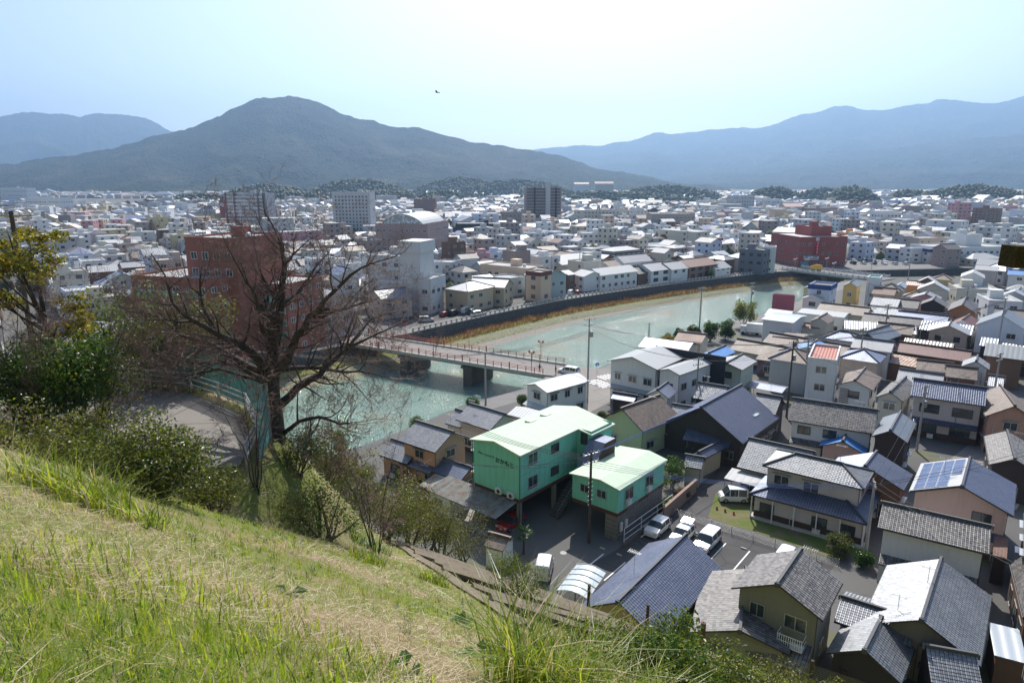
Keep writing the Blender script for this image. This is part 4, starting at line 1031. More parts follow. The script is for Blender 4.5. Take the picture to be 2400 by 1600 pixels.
 ('brown_school', 'brown flat-roofed block beside the twin tower', [
   (0.54, 576.02, 0, 19.74, 14, 13.06, 0.4, 'flat', 'conc', 'brownt', {'st': 3}),
  ]),
 ('clock_hall', 'cream hall with a dark mansard roof and red clock tower', [
   (-263.06, 603.24, -6, 19.71, 14, 11.1, 6, 'hip', 'slate', 'yellowp', {'st': 2}),
  ]),
 ('yellow_block', 'pale yellow four-storey block among low roofs', [
   (-240.34, 472.45, -15, 9.59, 10, 14.01, 0.4, 'flat', 'conc', 'yellowp', {'st': 4}),
  ]),
 ('red_store', 'long dark red store with a square sign box', [
   (-305.82, 526.35, -8, 47.15, 14, 4.22, 0.4, 'flat', 'conc', 'redband', {'st': 0}),
  ]),
 ('orange_roof_store', 'low store with a bright orange-red roof', [
   (-219.79, 508.06, -8, 31.26, 20, 3.74, 3, 'gx', 'orangeroof', 'white', {'st': 0}),
  ]),
 ('school_a', 'white multi-storey school building at the far left edge', [
   (-824.63, 1167.39, -10, 51.37, 18, 26.91, 0.4, 'flat', 'conc', 'white', {'st': 4}),
  ]),
 ('school_b', 'white hospital block with long balconies below the school', [
   (-550.42, 828.1, -10, 48.09, 18, 18.66, 0.4, 'flat', 'conc', 'white', {'st': 3}),
  ]),
 ('grey_office', 'plain grey office block before the wooded mounds', [
   (279.5, 851.71, 6, 26.84, 18, 20.7, 0.4, 'flat', 'conc', 'palegrey', {'st': 5}),
  ]),
 ('green_tank_block', 'white block with a pale green rooftop tank', [
   (336.13, 911.69, 6, 28.2, 14, 15.01, 0.4, 'flat', 'conc', 'white', {'st': 3}),
  ]),
 ('mall_white', 'wide white commercial building with a tall blank sign wall', [
   (217.11, 332.34, 10, 38.46, 20, 7.5, 0.4, 'flat', 'conc', 'white', {'st': 2}),
   (222.32, 337.26, 10, 9.02, 10, 12.63, 0.4, 'flat', 'conc', 'white', {'st': 0}),
  ]),
 ('orange_roof_gym', 'gymnasium with an arched orange roof among trees', [
   (259.63, 1508.78, 4, 47.83, 26, 11.87, 4, 'gx', 'orangeroof', 'cream', {'st': 0}),
  ]),
 ('hill_school_a', 'long white-roofed school on the wooded hill', [
   (149.36, 1509.95, 0, 31.85, 20, 31.85, 4, 'gx', 'rust', 'white', {'st': 1}),
  ]),
 ('hill_school_b', 'bright white-roofed hall on the wooded hill', [
   (197.73, 1509.92, 0, 40.29, 20, 32.76, 5, 'gx', 'rust', 'cream', {'st': 1}),
  ]),
 ('teal_store', 'long store with a teal fascia at the right edge', [
   (352.15, 476.1, 8, 30.09, 20, 8.2, 0.4, 'flat', 'metalw', 'tealw', {'st': 0}),
  ]),
 ('tan_flats', 'tan apartment block left of the pink tower', [
   (340.73, 548.69, 6, 12.54, 12, 8.46, 0.4, 'flat', 'conc', 'beige', {'st': 3}),
  ]),
 ('white_flats_r', 'white and dark framed flats in the right middle distance', [
   (324.99, 602.11, 6, 19.54, 12, 11.1, 0.4, 'flat', 'conc', 'white', {'st': 3}),
  ]),
 ('pink_flats_m', 'pink and tan building with a rounded roof before the mounds', [
   (299.52, 748.88, 6, 19.4, 16, 11.44, 4, 'gx', 'pinkroof', 'beige', {'st': 2}),
  ]),
 ('mauve_store', 'low mauve store building before the mounds', [
   (329.28, 749.68, 6, 35.59, 18, 10.07, 0.4, 'flat', 'metalw', 'mauve', {'st': 1}),
  ]),
 ('lilac_tower', 'small lilac stepped building before the mounds', [
   (287.3, 602.25, 6, 11.6, 12, 12.94, 0.4, 'flat', 'conc', 'pinkgrey', {'st': 4}),
  ]),
 ('brown_hotel', 'brown building with dark windows in front of the white mall', [
   (214.19, 357.94, 8, 14.64, 12, 9.36, 0.4, 'flat', 'conc', 'beige', {'st': 3}),
  ]),
 ('grey_house_r', 'grey-brown four-storey house with gable roof near the mall', [
   (199.2, 313.8, 12, 8.2, 9, 8.11, 2, 'gx', 'weathd', 'mauve', {'st': 3}),
  ]),
 ('white_tower_r', 'narrow white three-storey house left of the grey-brown one', [
   (192.62, 331.05, 10, 5.76, 8, 6.42, 0.4, 'flat', 'conc', 'white', {'st': 3}),
  ]),
 ('blue_white_r', 'white and blue banded house next to the grey-brown one', [
   (199.42, 328.39, 10, 5.7, 8, 6.07, 0.4, 'flat', 'conc', 'white', {'st': 2, 'band': 'bandblue'}),
  ]),
 ('pale_twin_r', 'pale house with twin hipped roofs by the river upstream', [
   (218.25, 319.41, 8, 16.94, 11, 3.24, 2.2, 'hip', 'metalw', 'cream', {'st': 1}),
  ]),
 ('teal_gable_r', 'grey-green house with hipped roof at the right river bank', [
   (186.41, 258.98, 12, 7.23, 10, 5.31, 2.5, 'hip', 'blueslate', 'greyw', {'st': 2}),
  ]),
 ('orange_flat_r', 'orange and grey flat building behind the red brick one', [
   (207.04, 414.46, 6, 19.31, 10, 7.57, 0.4, 'flat', 'conc', 'orange', {'st': 3}),
  ]),
 ('lilac_house_r', 'pale lilac house beside the car park', [
   (185.1, 369.94, 10, 7.44, 9, 6.79, 0.4, 'flat', 'metalw', 'paleblue', {'st': 2}),
  ]),
 ('deck_shed', 'open wooden deck under a translucent sheet roof at the bottom right edge', [
   (38.69, 46.58, -28.0, 2.06, 4, 2.8, 0.35, 'mono', 'polyr', 'wood', {'st': 0}),
  ]),
 ('alley_house', 'narrow dark house with brown roof in the alley right of the storehouse', [
   (47.77, 60.41, -36.0, 1.11, 3.5, 3.0, 0.5, 'mono', 'rust', 'dark', {'st': 0}),
  ]),
 ('edge_house', 'tiled house added mostly outside the right edge to shade the alley', [
   (49.37, 58.25, -36.0, 1.93, 10, 5.6, 1.8, 'gy', 'weath', 'wood', {'st': 2}),  # added house, mostly out of view, to cast shade into the alley
  ]),
 ('edge_house_low', 'grey-roofed house half outside the lower right edge', [
   (44.82, 52.54, -30.0, 1.91, 9, 3.4, 1.6, 'gy', 'weath', 'wood', {'st': 1}),
  ]),
]

for bid, label, vols in BUILT:
    dist = math.hypot(vols[0][0], vols[0][1]); make_building(bid, label, vols, near=dist < 165, R=random.Random(hash(bid) % 1000 if False else sum(map(ord, bid))))

# ------------------------------------------------------------------ green apartment house
PI = math.pi
gx, gy_, gr = 3.2, 77.9, math.radians(-40.6)
groot = empty('apartment_house', (gx, gy_, 0), gr, label='mint green apartment house on pillars with Japanese lettering on its gable', category='apartment house')
w, d, zb, ze = 7.0, 15.4, 3.1, 9.0; x, y = w / 2, d / 2
m = MB(); m.box(-x, x, -y, y, zb + .5, ze, 0, 't')
for s in (-1, 1): q = [(-x, s * y, ze), (x, s * y, ze), (0, s * y, ze + .62)]; m.face(q if s < 0 else q[::-1])
m.box(x, x + 2.0, 3.2, y, zb + .5, ze - .02, 0, 't')     # projecting stair bay
m.build('wall', 'w_green', groot)
m = MB(); m.box(-x + .05, x - .05, -y + .05, y - .05, zb, zb + .5); m.box(x - .05, x + 1.95, 3.25, y - .05, zb, zb + .498); m.build('base_beam', 'brown_beam', groot)
m = MB(); e = .35
slab(m, [(-x - e, y + e, ze), (-x - e, -y - e, ze), (0, -y - e, ze + .72), (0, y + e, ze + .72)], .16, 0, 1)
slab(m, [(x + e, -y - e, ze), (x + e, y + e, ze), (0, y + e, ze + .72), (0, -y - e, ze + .72)], .16, 0, 1)
slab(m, [(x + 2.3, 2.9, ze - .32), (x + 2.3, y + e, ze - .32), (x + e, y + e, ze - .01), (x + e, 2.9, ze - .01)], .14, 0, 1)
groof = m.build('roof', ['r_mint', 'concrete_pale'], groot)
for yy in (3.2, 0.2):
    m = MB(); m.box(-1.9, -.9, yy - .55, yy + .55, ze + .3, ze + .62); m.build('skylight', 'r_mint', groof)
for px_, py_ in ((-x + .3, -y + .3), (x - .3, -y + .3), (x - .3, -1), (-x + .3, -1), (x - .3, y - .5), (-x + .3, y - .5), (x + 1.6, 3.6), (x + 1.6, y - .5)):
    m = MB(); m.box(px_ - .22, px_ + .22, py_ - .22, py_ + .22, 0, zb + .01); m.build('pillar', 'concrete_block', groot)
m = MB(); m.box(-x + .2, -x + .4, -y + .8, y - .8, .0, zb); m.box(-x + .4, x - .4, y - .6, y - .4, 0, zb); m.build('back_wall', 'concrete_block', groot)
I4 = Matrix.Identity(4)
for zz in (zb + 1.1, zb + 3.9):
    add_window(groot, I4, x, -y + 2.3, zz, PI / 2, 1.7, 1.5, 'alu'); add_window(groot, I4, x, -y + 6.4, zz + .2, PI / 2, 1.5, 1.1, 'dark'); add_window(groot, I4, x + 1.0, 3.2, zz + .1, 0, 1.0, 1.5, 'dark')
    m = MB()
    for k in (.1, .45): m.tube([(x + .32, -y + 1.35, zz + k), (x + .32, -y + 3.25, zz + k)], .022, 5)
    for k in (1.35, 3.25): m.tube([(x, -y + k, zz + .1), (x + .32, -y + k, zz + .1), (x + .32, -y + k, zz + .45)], .02, 5)
    m.build('window_rail', 'rail_white', groot)
for zz in (zb + 1.5, zb + 4.2):
    m = MB()
    for k in (0, .4, .8): m.tube([(-x, -y + .6, zz + k), (-x - .9, -y + .6, zz + k), (-x - .9, -y + 4, zz + k)], .03, 5)
    m.box(-x - .95, -x, -y + .5, -y + 4, zz - .15, zz - .05); m.build('balcony', 'rail_white', groot)
m = MB(); m.tube([(x + .08, -y - .08, ze - .1), (x + .08, -y - .08, 0)], .05, 6); m.tube([(-x - .08, -y - .08, ze - .1), (-x - .08, -y - .08, 0)], .05, 6); m.build('downpipe', 'letter_green', groot)
for ax in (.6, 2.4):
    m = MB(); m.box(ax - .42, ax + .42, -y - .42, -y - .05, zb + .45, zb + 1.1); ac = m.build('air_conditioner', 'ac_white', groot)
    m = MB(); m.lathe([(0, 0), (.22, 0), (.24, .02), (.24, 0)], 12); f = m.mesh('fan_grille', 'rubber'); put('fan_grille', f, ac, M=Matrix.Translation((ax + .08, -y - .425, zb + .78)) @ Matrix.Rotation(PI / 2, 4, 'X'))
def lettering(txt, size, loc, rot, mat, parent, name='lettering', align='LEFT', ext=.02):
    cu = bpy.data.curves.new(name, 'FONT'); cu.body = txt; cu.size = size; cu.extrude = ext; cu.align_x = align; cu.resolution_u = 3; cu.offset = size * .012; cu.materials.append(MAT(mat))
    t = bpy.data.objects.new(name, cu); COL.objects.link(t); bpy.context.view_layer.update()
    me = bpy.data.meshes.new_from_object(t.evaluated_get(bpy.context.evaluated_depsgraph_get())); bpy.data.objects.remove(t)
    o = put(name, me, parent, loc=loc); o.rotation_euler = rot; return o
lettering('グリーンハイツ', .37, (-x + .65, -y - .03, 7.45), (PI / 2, 0, 0), 'letter_green', groot); o = lettering('おかもと', .70, (-.1, -y - .03, 7.15), (PI / 2, 0, 0), 'letter_green', groot)
# dark stair roof, stairs, annex wing
m = MB(); q = [(x + 1.9, 3.0, ze - .9), (x + 1.9, .2, 5.2), (x + 4.1, .2, 5.2), (x + 4.1, 3.0, ze - .9)]; q2 = [(x + 1.9, 3.0, ze - .9), (x + 4.1, 3.0, ze - .9), (x + 4.1, 5.2, ze - .9), (x + 1.9, 5.2, ze - .9)]
slab(m, q, .12, 0, 1); slab(m, q2, .12, 0, 1); m.face([(x + 4.1, .3, 5.1), (x + 4.1, 5.2, 5.1), (x + 4.1, 5.2, ze - 1.0), (x + 4.1, 3.0, ze - 1.0)], 1); m.build('stair_roof', ['r_navy', 'wood_dark'], groot)
m = MB()
for i in range(1, 17): yy = -y + i * .9; m.box(x + .001, x + .006, yy - .012, yy + .012, zb + .5, ze - .05)
for i in range(1, 8): xx = -x + i * .88; m.box(xx - .012, xx + .012, -y - .006, -y - .001, zb + .5, ze)
m.box(x + .001, x + .009, -y, 3.2, zb + 3.2, zb + 3.26); m.build('panel_joint', 'r_mintd', groot)
stairs = MB()
for i in range(14): stairs.box(x + .6, x + 1.9, -3.2 + i * .3, -2.9 + i * .3, i * .23, i * .23 + .08)
st_ = stairs.build('stairs', 'concrete_dark', groot)
m = MB(); m.tube([(x + 1.95, -3.3, .0), (x + 1.95, -3.3, 1.0), (x + 1.95, 1.0, 4.2)], .03, 5); m.build('stair_rail', 'steel', st_)
ax0, ax1, ay0, ay1 = x + 3.7, x + 9.7, -2.9, 7.2; az0, az1 = 3.3, 6.2
m = MB(); m.box(ax0, ax1, ay0, ay1, az0, az1, 0, 't'); cx_ = (ax0 + ax1) / 2
for s, yy in ((-1, ay0), (1, ay1)): q = [(ax0, yy, az1), (ax1, yy, az1), (cx_ + .8, yy, az1 + .42)]; m.face(q if s < 0 else q[::-1])
m.build('annex_wall', 'w_green', groot)
m = MB(); slab(m, [(ax0 - .3, ay1 + .3, az1 + .05), (ax0 - .3, ay0 - .3, az1 + .05), (cx_ + .8, ay0 - .3, az1 + .5), (cx_ + .8, ay1 + .3, az1 + .5)], .12); slab(m, [(ax1 + .3, ay0 - .3, az1), (ax1 + .3, ay1 + .3, az1), (cx_ + .8, ay1 + .3, az1 + .5), (cx_ + .8, ay0 - .3, az1 + .5)], .12)
m.build('annex_roof', ['r_mint', 'concrete_pale'], groot)
m = MB(); m.box(x + 2.0, ax0, 3.3, ay1 - .1, zb + .5, az1 - .05); m.build('link_wall', 'w_green', groot); add_window(groot, I4, x + 2.8, 3.3, zb + .55, 0, 1.1, 2.1, 'dark')
m = MB(); m.box(ax0 + .02, ax1 - .02, ay0 + .02, ay1 - .02, az0 - .45, az0); m.build('annex_beam', 'brown_beam', groot)
m = MB(); m.box(ax1 - 1.6, ax1 - .05, ay0 + .1, ay0 + .4, 0, az0 - .45); m.box(ax1 - .35, ax1 - .05, ay0 + .4, ay1 - .1, 0, az0 - .45); m.box(ax0 + .3, ax1 - .35, ay1 - .4, ay1 - .1, 0, az0 - .45); m.build('block_wall', 'concrete_block', groot)
m = MB()
for i in range(5): m.box(ax1 - 1.65, ax1 + .002, ay0 + .06, ay0 + .1, .25 + i * .5, .28 + i * .5)
for i in range(8): m.box(ax1 - .05, ax1 + .0, ay0 + .1, ay1 - .1, .25 + i * .33, .27 + i * .33)
m.build('mortar_line', 'concrete_dark', groot)
for wx in (ax0 + 1.7, ax0 + 3.9): add_window(groot, I4, wx, ay0, az0 + 1.15, 0, 1.2, .95, 'alu')
for wy in (ay0 + 2.2, ay0 + 6.6):
    add_window(groot, I4, ax1, wy, az0 + .75, PI / 2, 1.8, 1.5, 'alu')
    m = MB(); m.box(ax1 + .05, ax1 + .4, wy - .75, wy + .05, az0 + .45, az0 + 1.05); m.build('air_conditioner', 'ac_white', groot)
    m = MB()
    for k in (.35, .8): m.tube([(ax1, wy - 1.1, az0 + k), (ax1 + .6, wy - 1.1, az0 + k), (ax1 + .6, wy + 1.1, az0 + k), (ax1, wy + 1.1, az0 + k)], .02, 4)
    m.build('bracket_rail', 'steel', groot)
for k in (.5, 1.5):
    m = MB(); m.box(ax1 + .0, ax1 + .16, ay0 + k, ay0 + k + .45, 1.0, 2.0); m.build('meter_box', 'ac_white', groot)
# lean-to garage in front of the gable
m = MB(); gx0, gx1, gy0, gy1 = -x - 4.2, x - .3, -y - 3.7, -y - .06
slab(m, [(gx0, gy0, 2.65), (gx1, gy0, 2.65), (gx1, gy1, 3.25), (gx0, gy1, 3.25)], .05); 
for i in range(int((gx1 - gx0) / .25)): m.bar((gx0 + i * .25 + .1, gy0, 2.67), (gx0 + i * .25 + .1, gy1, 3.27), .10, .05)
gr_ = empty('garage', (0, 0, 0), 0, label='white garage with grey corrugated lean-to roof against the lettered gable', category='garage'); gr_.location = (gx, gy_, 0); gr_.rotation_euler = (0, 0, gr)
m.build('roof', ['r_corr', 'darkframe'], gr_)
m = MB(); m.box(gx0 + .2, gx0 + 3.6, gy0 + .3, gy0 + .45, 0, 2.6); m.box(gx0 + .2, gx0 + .35, gy0 + .45, gy1 - .1, 0, 2.6); m.box(gx0 + 3.45, gx0 + 3.6, gy0 + .45, gy1 - .1, 0, 2.6); m.build('wall', 'w_white', gr_)
add_window(gr_, I4, gx0 + 1.7, gy0 + .3, 1.0, 0, 1.4, 1.0, 'alu')
m = MB(); m.box(gx0 + 3.7, gx1, gy0 + .2, gy1, .01, .05); m.build('garage_floor', 'concrete', gr_)
# white pipe fence beside the annex
fr = empty('pipe_fence', (gx, gy_, 0), gr, label='white three-rail pipe fence along the annex of the green apartments', category='fence')
m = MB(); m.box(ax1 + 1.0, ax1 + 1.3, ay0 - .5, ay1 + .4, 0, .5); m.build('plinth', 'concrete_dark', fr)
for i in range(4):
    yy = ay0 - .4 + i * (ay1 - ay0 + .6) / 3; m = MB(); m.tube([(ax1 + 1.15, yy, .5), (ax1 + 1.15, yy, 2.1)], .04, 6); m.build('post', 'rail_white', fr)
for k in (.75, 1.4, 2.1): m = MB(); m.tube([(ax1 + 1.15, ay0 - .4, k), (ax1 + 1.15, ay1 + .2, k)], .035, 6); m.build('rail', 'rail_white', fr)

# ------------------------------------------------------------------ extras on hand-built houses
def local(bid, vi=0):
    root, vols, MR = ROOTS[bid]; v = vols[vi]
    Mw = Matrix.Translation((v[0], v[1], 0)) @ Matrix.Rotation(math.radians(v[2]), 4, 'Z'); return root, MR.inverted() @ Mw, v
root, Mr, v = local('solar_house'); w, d, h, r = v[3:7]
sl_, _ = slopes_of(w, d, h, r, 'gy'); q = [Vector(p) for p in sl_[0]]
m = MB(Mr); nrm = (q[1] - q[0]).cross(q[3] - q[0]).normalized(); m.face([p + nrm * .13 for p in q]); m.build('white_roof_sheet', 'r_metalw', root)
U = (q[1] - q[0]); Vv = (q[3] - q[0])
for i in range(5):
    for j in range(4):
        if j == 3 and i > 2: continue
        a = q[0] + U * (.06 + i * .185) + Vv * (.08 + j * .22) + nrm * .17; m = MB(Mr)
        p = [a, a + U * .175, a + U * .175 + Vv * .205, a + Vv * .205]; m.face(p, 0)
        for k in range(4): m.bar(p[k], p[(k + 1) % 4], .04, .03, 1)
        for k in (1, 2, 3): m.bar(a + U * .175 * k / 4 + nrm * .004, a + U * .175 * k / 4 + Vv * .205 + nrm * .004, .012, .006, 1)
        m.build('solar_panel', ['solar_cell', 'solar_line'], root)
root, Mr, v = local('porch_house', 1); w, d, h = v[3:6]
for i in range(6): m = MB(Mr); xx = -w / 2 + .25 + i * (w - .5) / 5; m.box(xx - .06, xx + .06, -d / 2 + .1, -d / 2 + .22, 0, h - .1); m.build('porch_post', 'rail_white', root)
m = MB(Mr); m.box(-w / 2 + .2, w / 2, -d / 2 + .1, -d / 2 + 1.3, .0, .3); m.build('porch_floor', 'concrete_pale', root)
root, Mr, v = local('weathered_house'); w, d, h = v[3:6]
m = MB(Mr); bx0, bx1, by = .5, 2.4, -d / 2 + .4
m.box(bx0, bx1, by - 1.0, by, 2.9, 3.0)
for z in (3.4, 3.9): m.tube([(bx0, by, z), (bx0, by - 1, z), (bx1, by - 1, z), (bx1, by, z)], .035, 5)
for i in range(12): m.box(bx0 + i * .165, bx0 + i * .165 + .05, by - 1.02, by - .98, 3.0, 3.9)
m.build('balcony', 'rail_white', root)
root, Mr, v = local('louvre_house'); w, d, h = v[3:6]
for i in range(8): m = MB(Mr); m.box(-w / 2 + .6, -w / 2 + 2.0, -d / 2 + .3, -d / 2 + .38, 2.9 + i * .32, 3.0 + i * .32); m.build('slat', 'brown_beam', root)
root, Mr, v = local('manor')
m = MB(Mr); slab(m, [(4.5, 1.5, 5.0), (4.5, 3.3, 5.0), (3.0, 3.3, 5.5), (3.0, 1.5, 5.5)], .1); m.build('skylight', ['glass_pale', 'brown_beam'], root)
# black side screen wall of the big white building
root, Mr, v = local('white_works', 0); w, d, h = v[3:6]
m = MB(Mr); m.box(-1.0, w / 2 + 7.5, d / 2 + .1, d / 2 + .35, 0, h + 1.3); m.build('screen_wall', 'w_black', root)
# arched roof, windows of the public hall
root, Mr, v = local('arched_hall'); w, d, h = v[3:6]
m = MB(Mr); n = 14; a0 = -w * .36; a1 = w * .42
P = [(a0 + (a1 - a0) * i / n, h + .5 + 4.6 * math.sin(PI * i / n) ** .8) for i in range(n + 1)]
for i in range(n): m.face([(P[i][0], -d / 2 - .3, P[i][1]), (P[i + 1][0], -d / 2 - .3, P[i + 1][1]), (P[i + 1][0], d / 2, P[i + 1][1]), (P[i][0], d / 2, P[i][1])], 0)
m.face([(p[0], -d / 2 + .4, p[1]) for p in P], 1); m.build('vaulted_roof', ['r_metal', 'greyglass' if 'greyglass' in _M else 'glass_pale'], root)
# window bands and balconies on the tall blocks
def floors(bid, n, z0, style, vi=0, faces=('f',)):
    root, Mr, v = local(bid, vi); w, d, h = v[3:6]; fh = (h - z0) / n
    for i in range(n):
        z = z0 + i * fh
        m = MB(Mr); m.face([(-w / 2 + 1.2, -d / 2 - .03, z + 1.1), (w / 2 - 1.2, -d / 2 - .03, z + 1.1), (w / 2 - 1.2, -d / 2 - .03, z + 2.0), (-w / 2 + 1.2, -d / 2 - .03, z + 2.0)]); m.build('window_band', 'glass_pale' if bid == 'grey_apartment' else 'glass', root)
        m = MB(Mr); m.box(-w / 2 + .8, w / 2 - .8, -d / 2 - 1.2, -d / 2 - .04, z - .1, z + .95); m.build('balcony', style, root)
floors('grey_apartment', 10, 2, 'w_white')
root, Mr, v = local('grey_apartment'); w, d, h = v[3:6]
for fx in (-.5, -.28, .32, .47): m = MB(Mr); m.box(w * fx - .5, w * fx + .5, -d / 2 - 1.5, -d / 2 - .02, 0, h + .6); m.build('pillar', 'w_greyc', root)
floors('twin_apartment', 12, 2, 'w_brownt')
root, Mr, v = local('twin_apartment'); w, d, h = v[3:6]
m = MB(Mr); m.box(w * .05, w * .18, -d / 2 - 2.2, -d / 2 - .02, 0, h + 5); m.build('stair_column', 'w_palegrey', root)
for fx in (-.25, .34): m = MB(Mr); m.box(w * fx - .6, w * fx + .6, -d / 2 - 1.6, -d / 2 - .02, 0, h + .4); m.build('pillar', 'w_black', root)
def grid_windows(bid, nx, nz, ww, hh, z0, vi=0, style='dark', zs=None, x0=.05, x1=.95):
    root, Mr, v = local(bid, vi); w, d, h = v[3:6]
    for i in range(nx):
        for k in range(nz): add_window(root, Mr, -w / 2 + w * (x0 + (x1 - x0) * (i + .5) / nx), -d / 2, z0 + k * ((h - z0 - .8) / nz), 0, ww, hh, style, False)
grid_windows('pale_apartment', 10, 11, 1.1, 1.1, 1.5)
grid_windows('brick_hospital', 9, 5, 1.7, 1.5, 1.2, 0, 'white'); grid_windows('brick_hospital', 5, 5, 1.7, 1.5, 1.2, 2, 'white'); grid_windows('brick_hospital', 4, 2, 1.6, 1.6, 18.2, 1, 'white')
for vi in (0, 2):
    root, Mr, v = local('brick_hospital', vi); w, d, h = v[3:6]
    for k in range(1, 5):
        m = MB(Mr); z = 1.2 + k * (h - 2) / 5 - .62; m.box(-w / 2 + .5, w / 2 - .5, -d / 2 - .5, -d / 2 - .02, z - .3, z + .35); m.build('sill_band', 'w_brick', root)
        m = MB(Mr)
        for s in range(3): xx = -w / 2 + w * (s + .2) / 3; m.face([(xx, -d / 2 - .09, z + .5), (xx + w * .2, -d / 2 - .09, z + .5), (xx + w * .2, -d / 2 - .09, z + 2.0), (xx, -d / 2 - .09, z + 2.0)])
        m.build('tinted_window', 'glass_teal', root)
root, Mr, v = local('derelict_hotel', 1); w, d, h = v[3:6]
for k in range(1, 4): m = MB(Mr); m.box(-w * .1, w / 2, -d / 2 - 1.4, -d / 2 - .02, h * k / 4 - .1, h * k / 4 + .95); m.build('balcony', 'w_stained', root)
root, Mr, v = local('derelict_hotel', 2); w, d, h = v[3:6]
m = MB(Mr); m.box(-w / 2 - .4, w / 2 + .4, -d / 2 - .4, d / 2 + .4, h - 2.6, h + .8); m.build('tower_head', 'w_stained', root)
# clock tower of the cream hall
root, Mr, v = local('clock_hall'); w, d, h = v[3:6]
for i in range(4):
    xx = -w / 2 + w * (i + .5) / 4; m = MB(Mr); m.box(xx - .9, xx + .9, -d / 2 + .5, -d / 2 + 3, h + .6, h + 3.0); m.face([(xx - .6, -d / 2 + .46, h + 1.0), (xx + .6, -d / 2 + .46, h + 1.0), (xx + .6, -d / 2 + .46, h + 2.7), (xx - .6, -d / 2 + .46, h + 2.7)], 1); m.build('dormer', ['w_white', 'glass_pale'], root)
m = MB(Mr); tx = w / 2 + 4; m.box(tx - 2.6, tx + 2.6, -2.6, 2.6, 0, 21); m.box(tx - 3, tx + 3, -3, 3, 21, 22); tw = m.build('clock_tower', 'w_brickr', root)
m = MB(Mr); m.lathe([(3.2, 22), (2.2, 24), (1.2, 25.5), (.3, 27), (0, 29)], 8, (tx, 0, 0)); m.build('tower_cap', 'r_slate', tw)
m = MB(); m.lathe([(0, .0), (1.7, 0), (1.8, .1), (1.8, -.1)], 20); put('clock_face', m.mesh('clock_face', 'ac_white'), tw, M=Mr @ Matrix.Translation((tx, -2.75, 18.4)) @ Matrix.Rotation(PI / 2, 4, 'X'))
m = MB(); m.box(-.08, .08, -.02, .02, 0, 1.3); m.box(0, .9, -.02, .02, -.08, .08); put('clock_hand', m.mesh('clock_hand', 'rubber'), tw, M=Mr @ Matrix.Translation((tx, -2.92, 18.4)))
m = MB(Mr); m.box(tx + 4, tx + 6.5, -1.3, 1.3, 0, 15); m.lathe([(1.8, 15), (1.2, 17), (0, 19)], 8, (tx + 5.2, 0, 0)); m.build('side_turret', 'w_brickr', root)
# vertical red sign of the brick building
root, Mr, v = local('red_sign_building'); w, d, h = v[3:6]
m = MB(Mr); sx = -w * .15; m.box(sx - .55, sx + .55, -d / 2 - .9, -d / 2 - .1, h - 7.6, h - 1.2); sg = m.build('vertical_sign', 'red_paint', root)
m = MB(Mr); m.box(sx - .56, sx + .56, -d / 2 - .92, -d / 2 - .08, h - 1.2, h + .0); m.build('sign_emblem', 'whiteframe', sg)
m = MB(Mr); m.face([(sx - .3, -d / 2 - .925, h - .95), (sx + .3, -d / 2 - .925, h - .95), (sx + .3, -d / 2 - .925, h - .3), (sx - .3, -d / 2 - .925, h - .3)]); m.build('emblem_mark', 'sign_blue', sg)
for i in range(4):
    m = MB(Mr); z = h - 2.4 - i * 1.4
    m.box(sx - .3, sx + .3, -d / 2 - .93, -d / 2 - .905, z + .35, z + .5); m.box(sx + (-.1 if i % 2 else .1), sx + (.05 if i % 2 else .25), -d / 2 - .93, -d / 2 - .905, z - .3, z + .35); m.build('sign_mark', 'whiteframe', sg)
m = MB(Mr); m.box(-w * .4, -w * .12, -d / 2 - 1.6, -d / 2 - .02, 3.2, 5.0); m.build('canopy', 'glass_pale', root)
m = MB(Mr); m.face([(-w * .45, -d / 2 - .03, .2), (-w * .28, -d / 2 - .03, .2), (-w * .28, -d / 2 - .03, 2.6), (-w * .45, -d / 2 - .03, 2.6)]); m.build('shopfront', 'glass_teal', root)

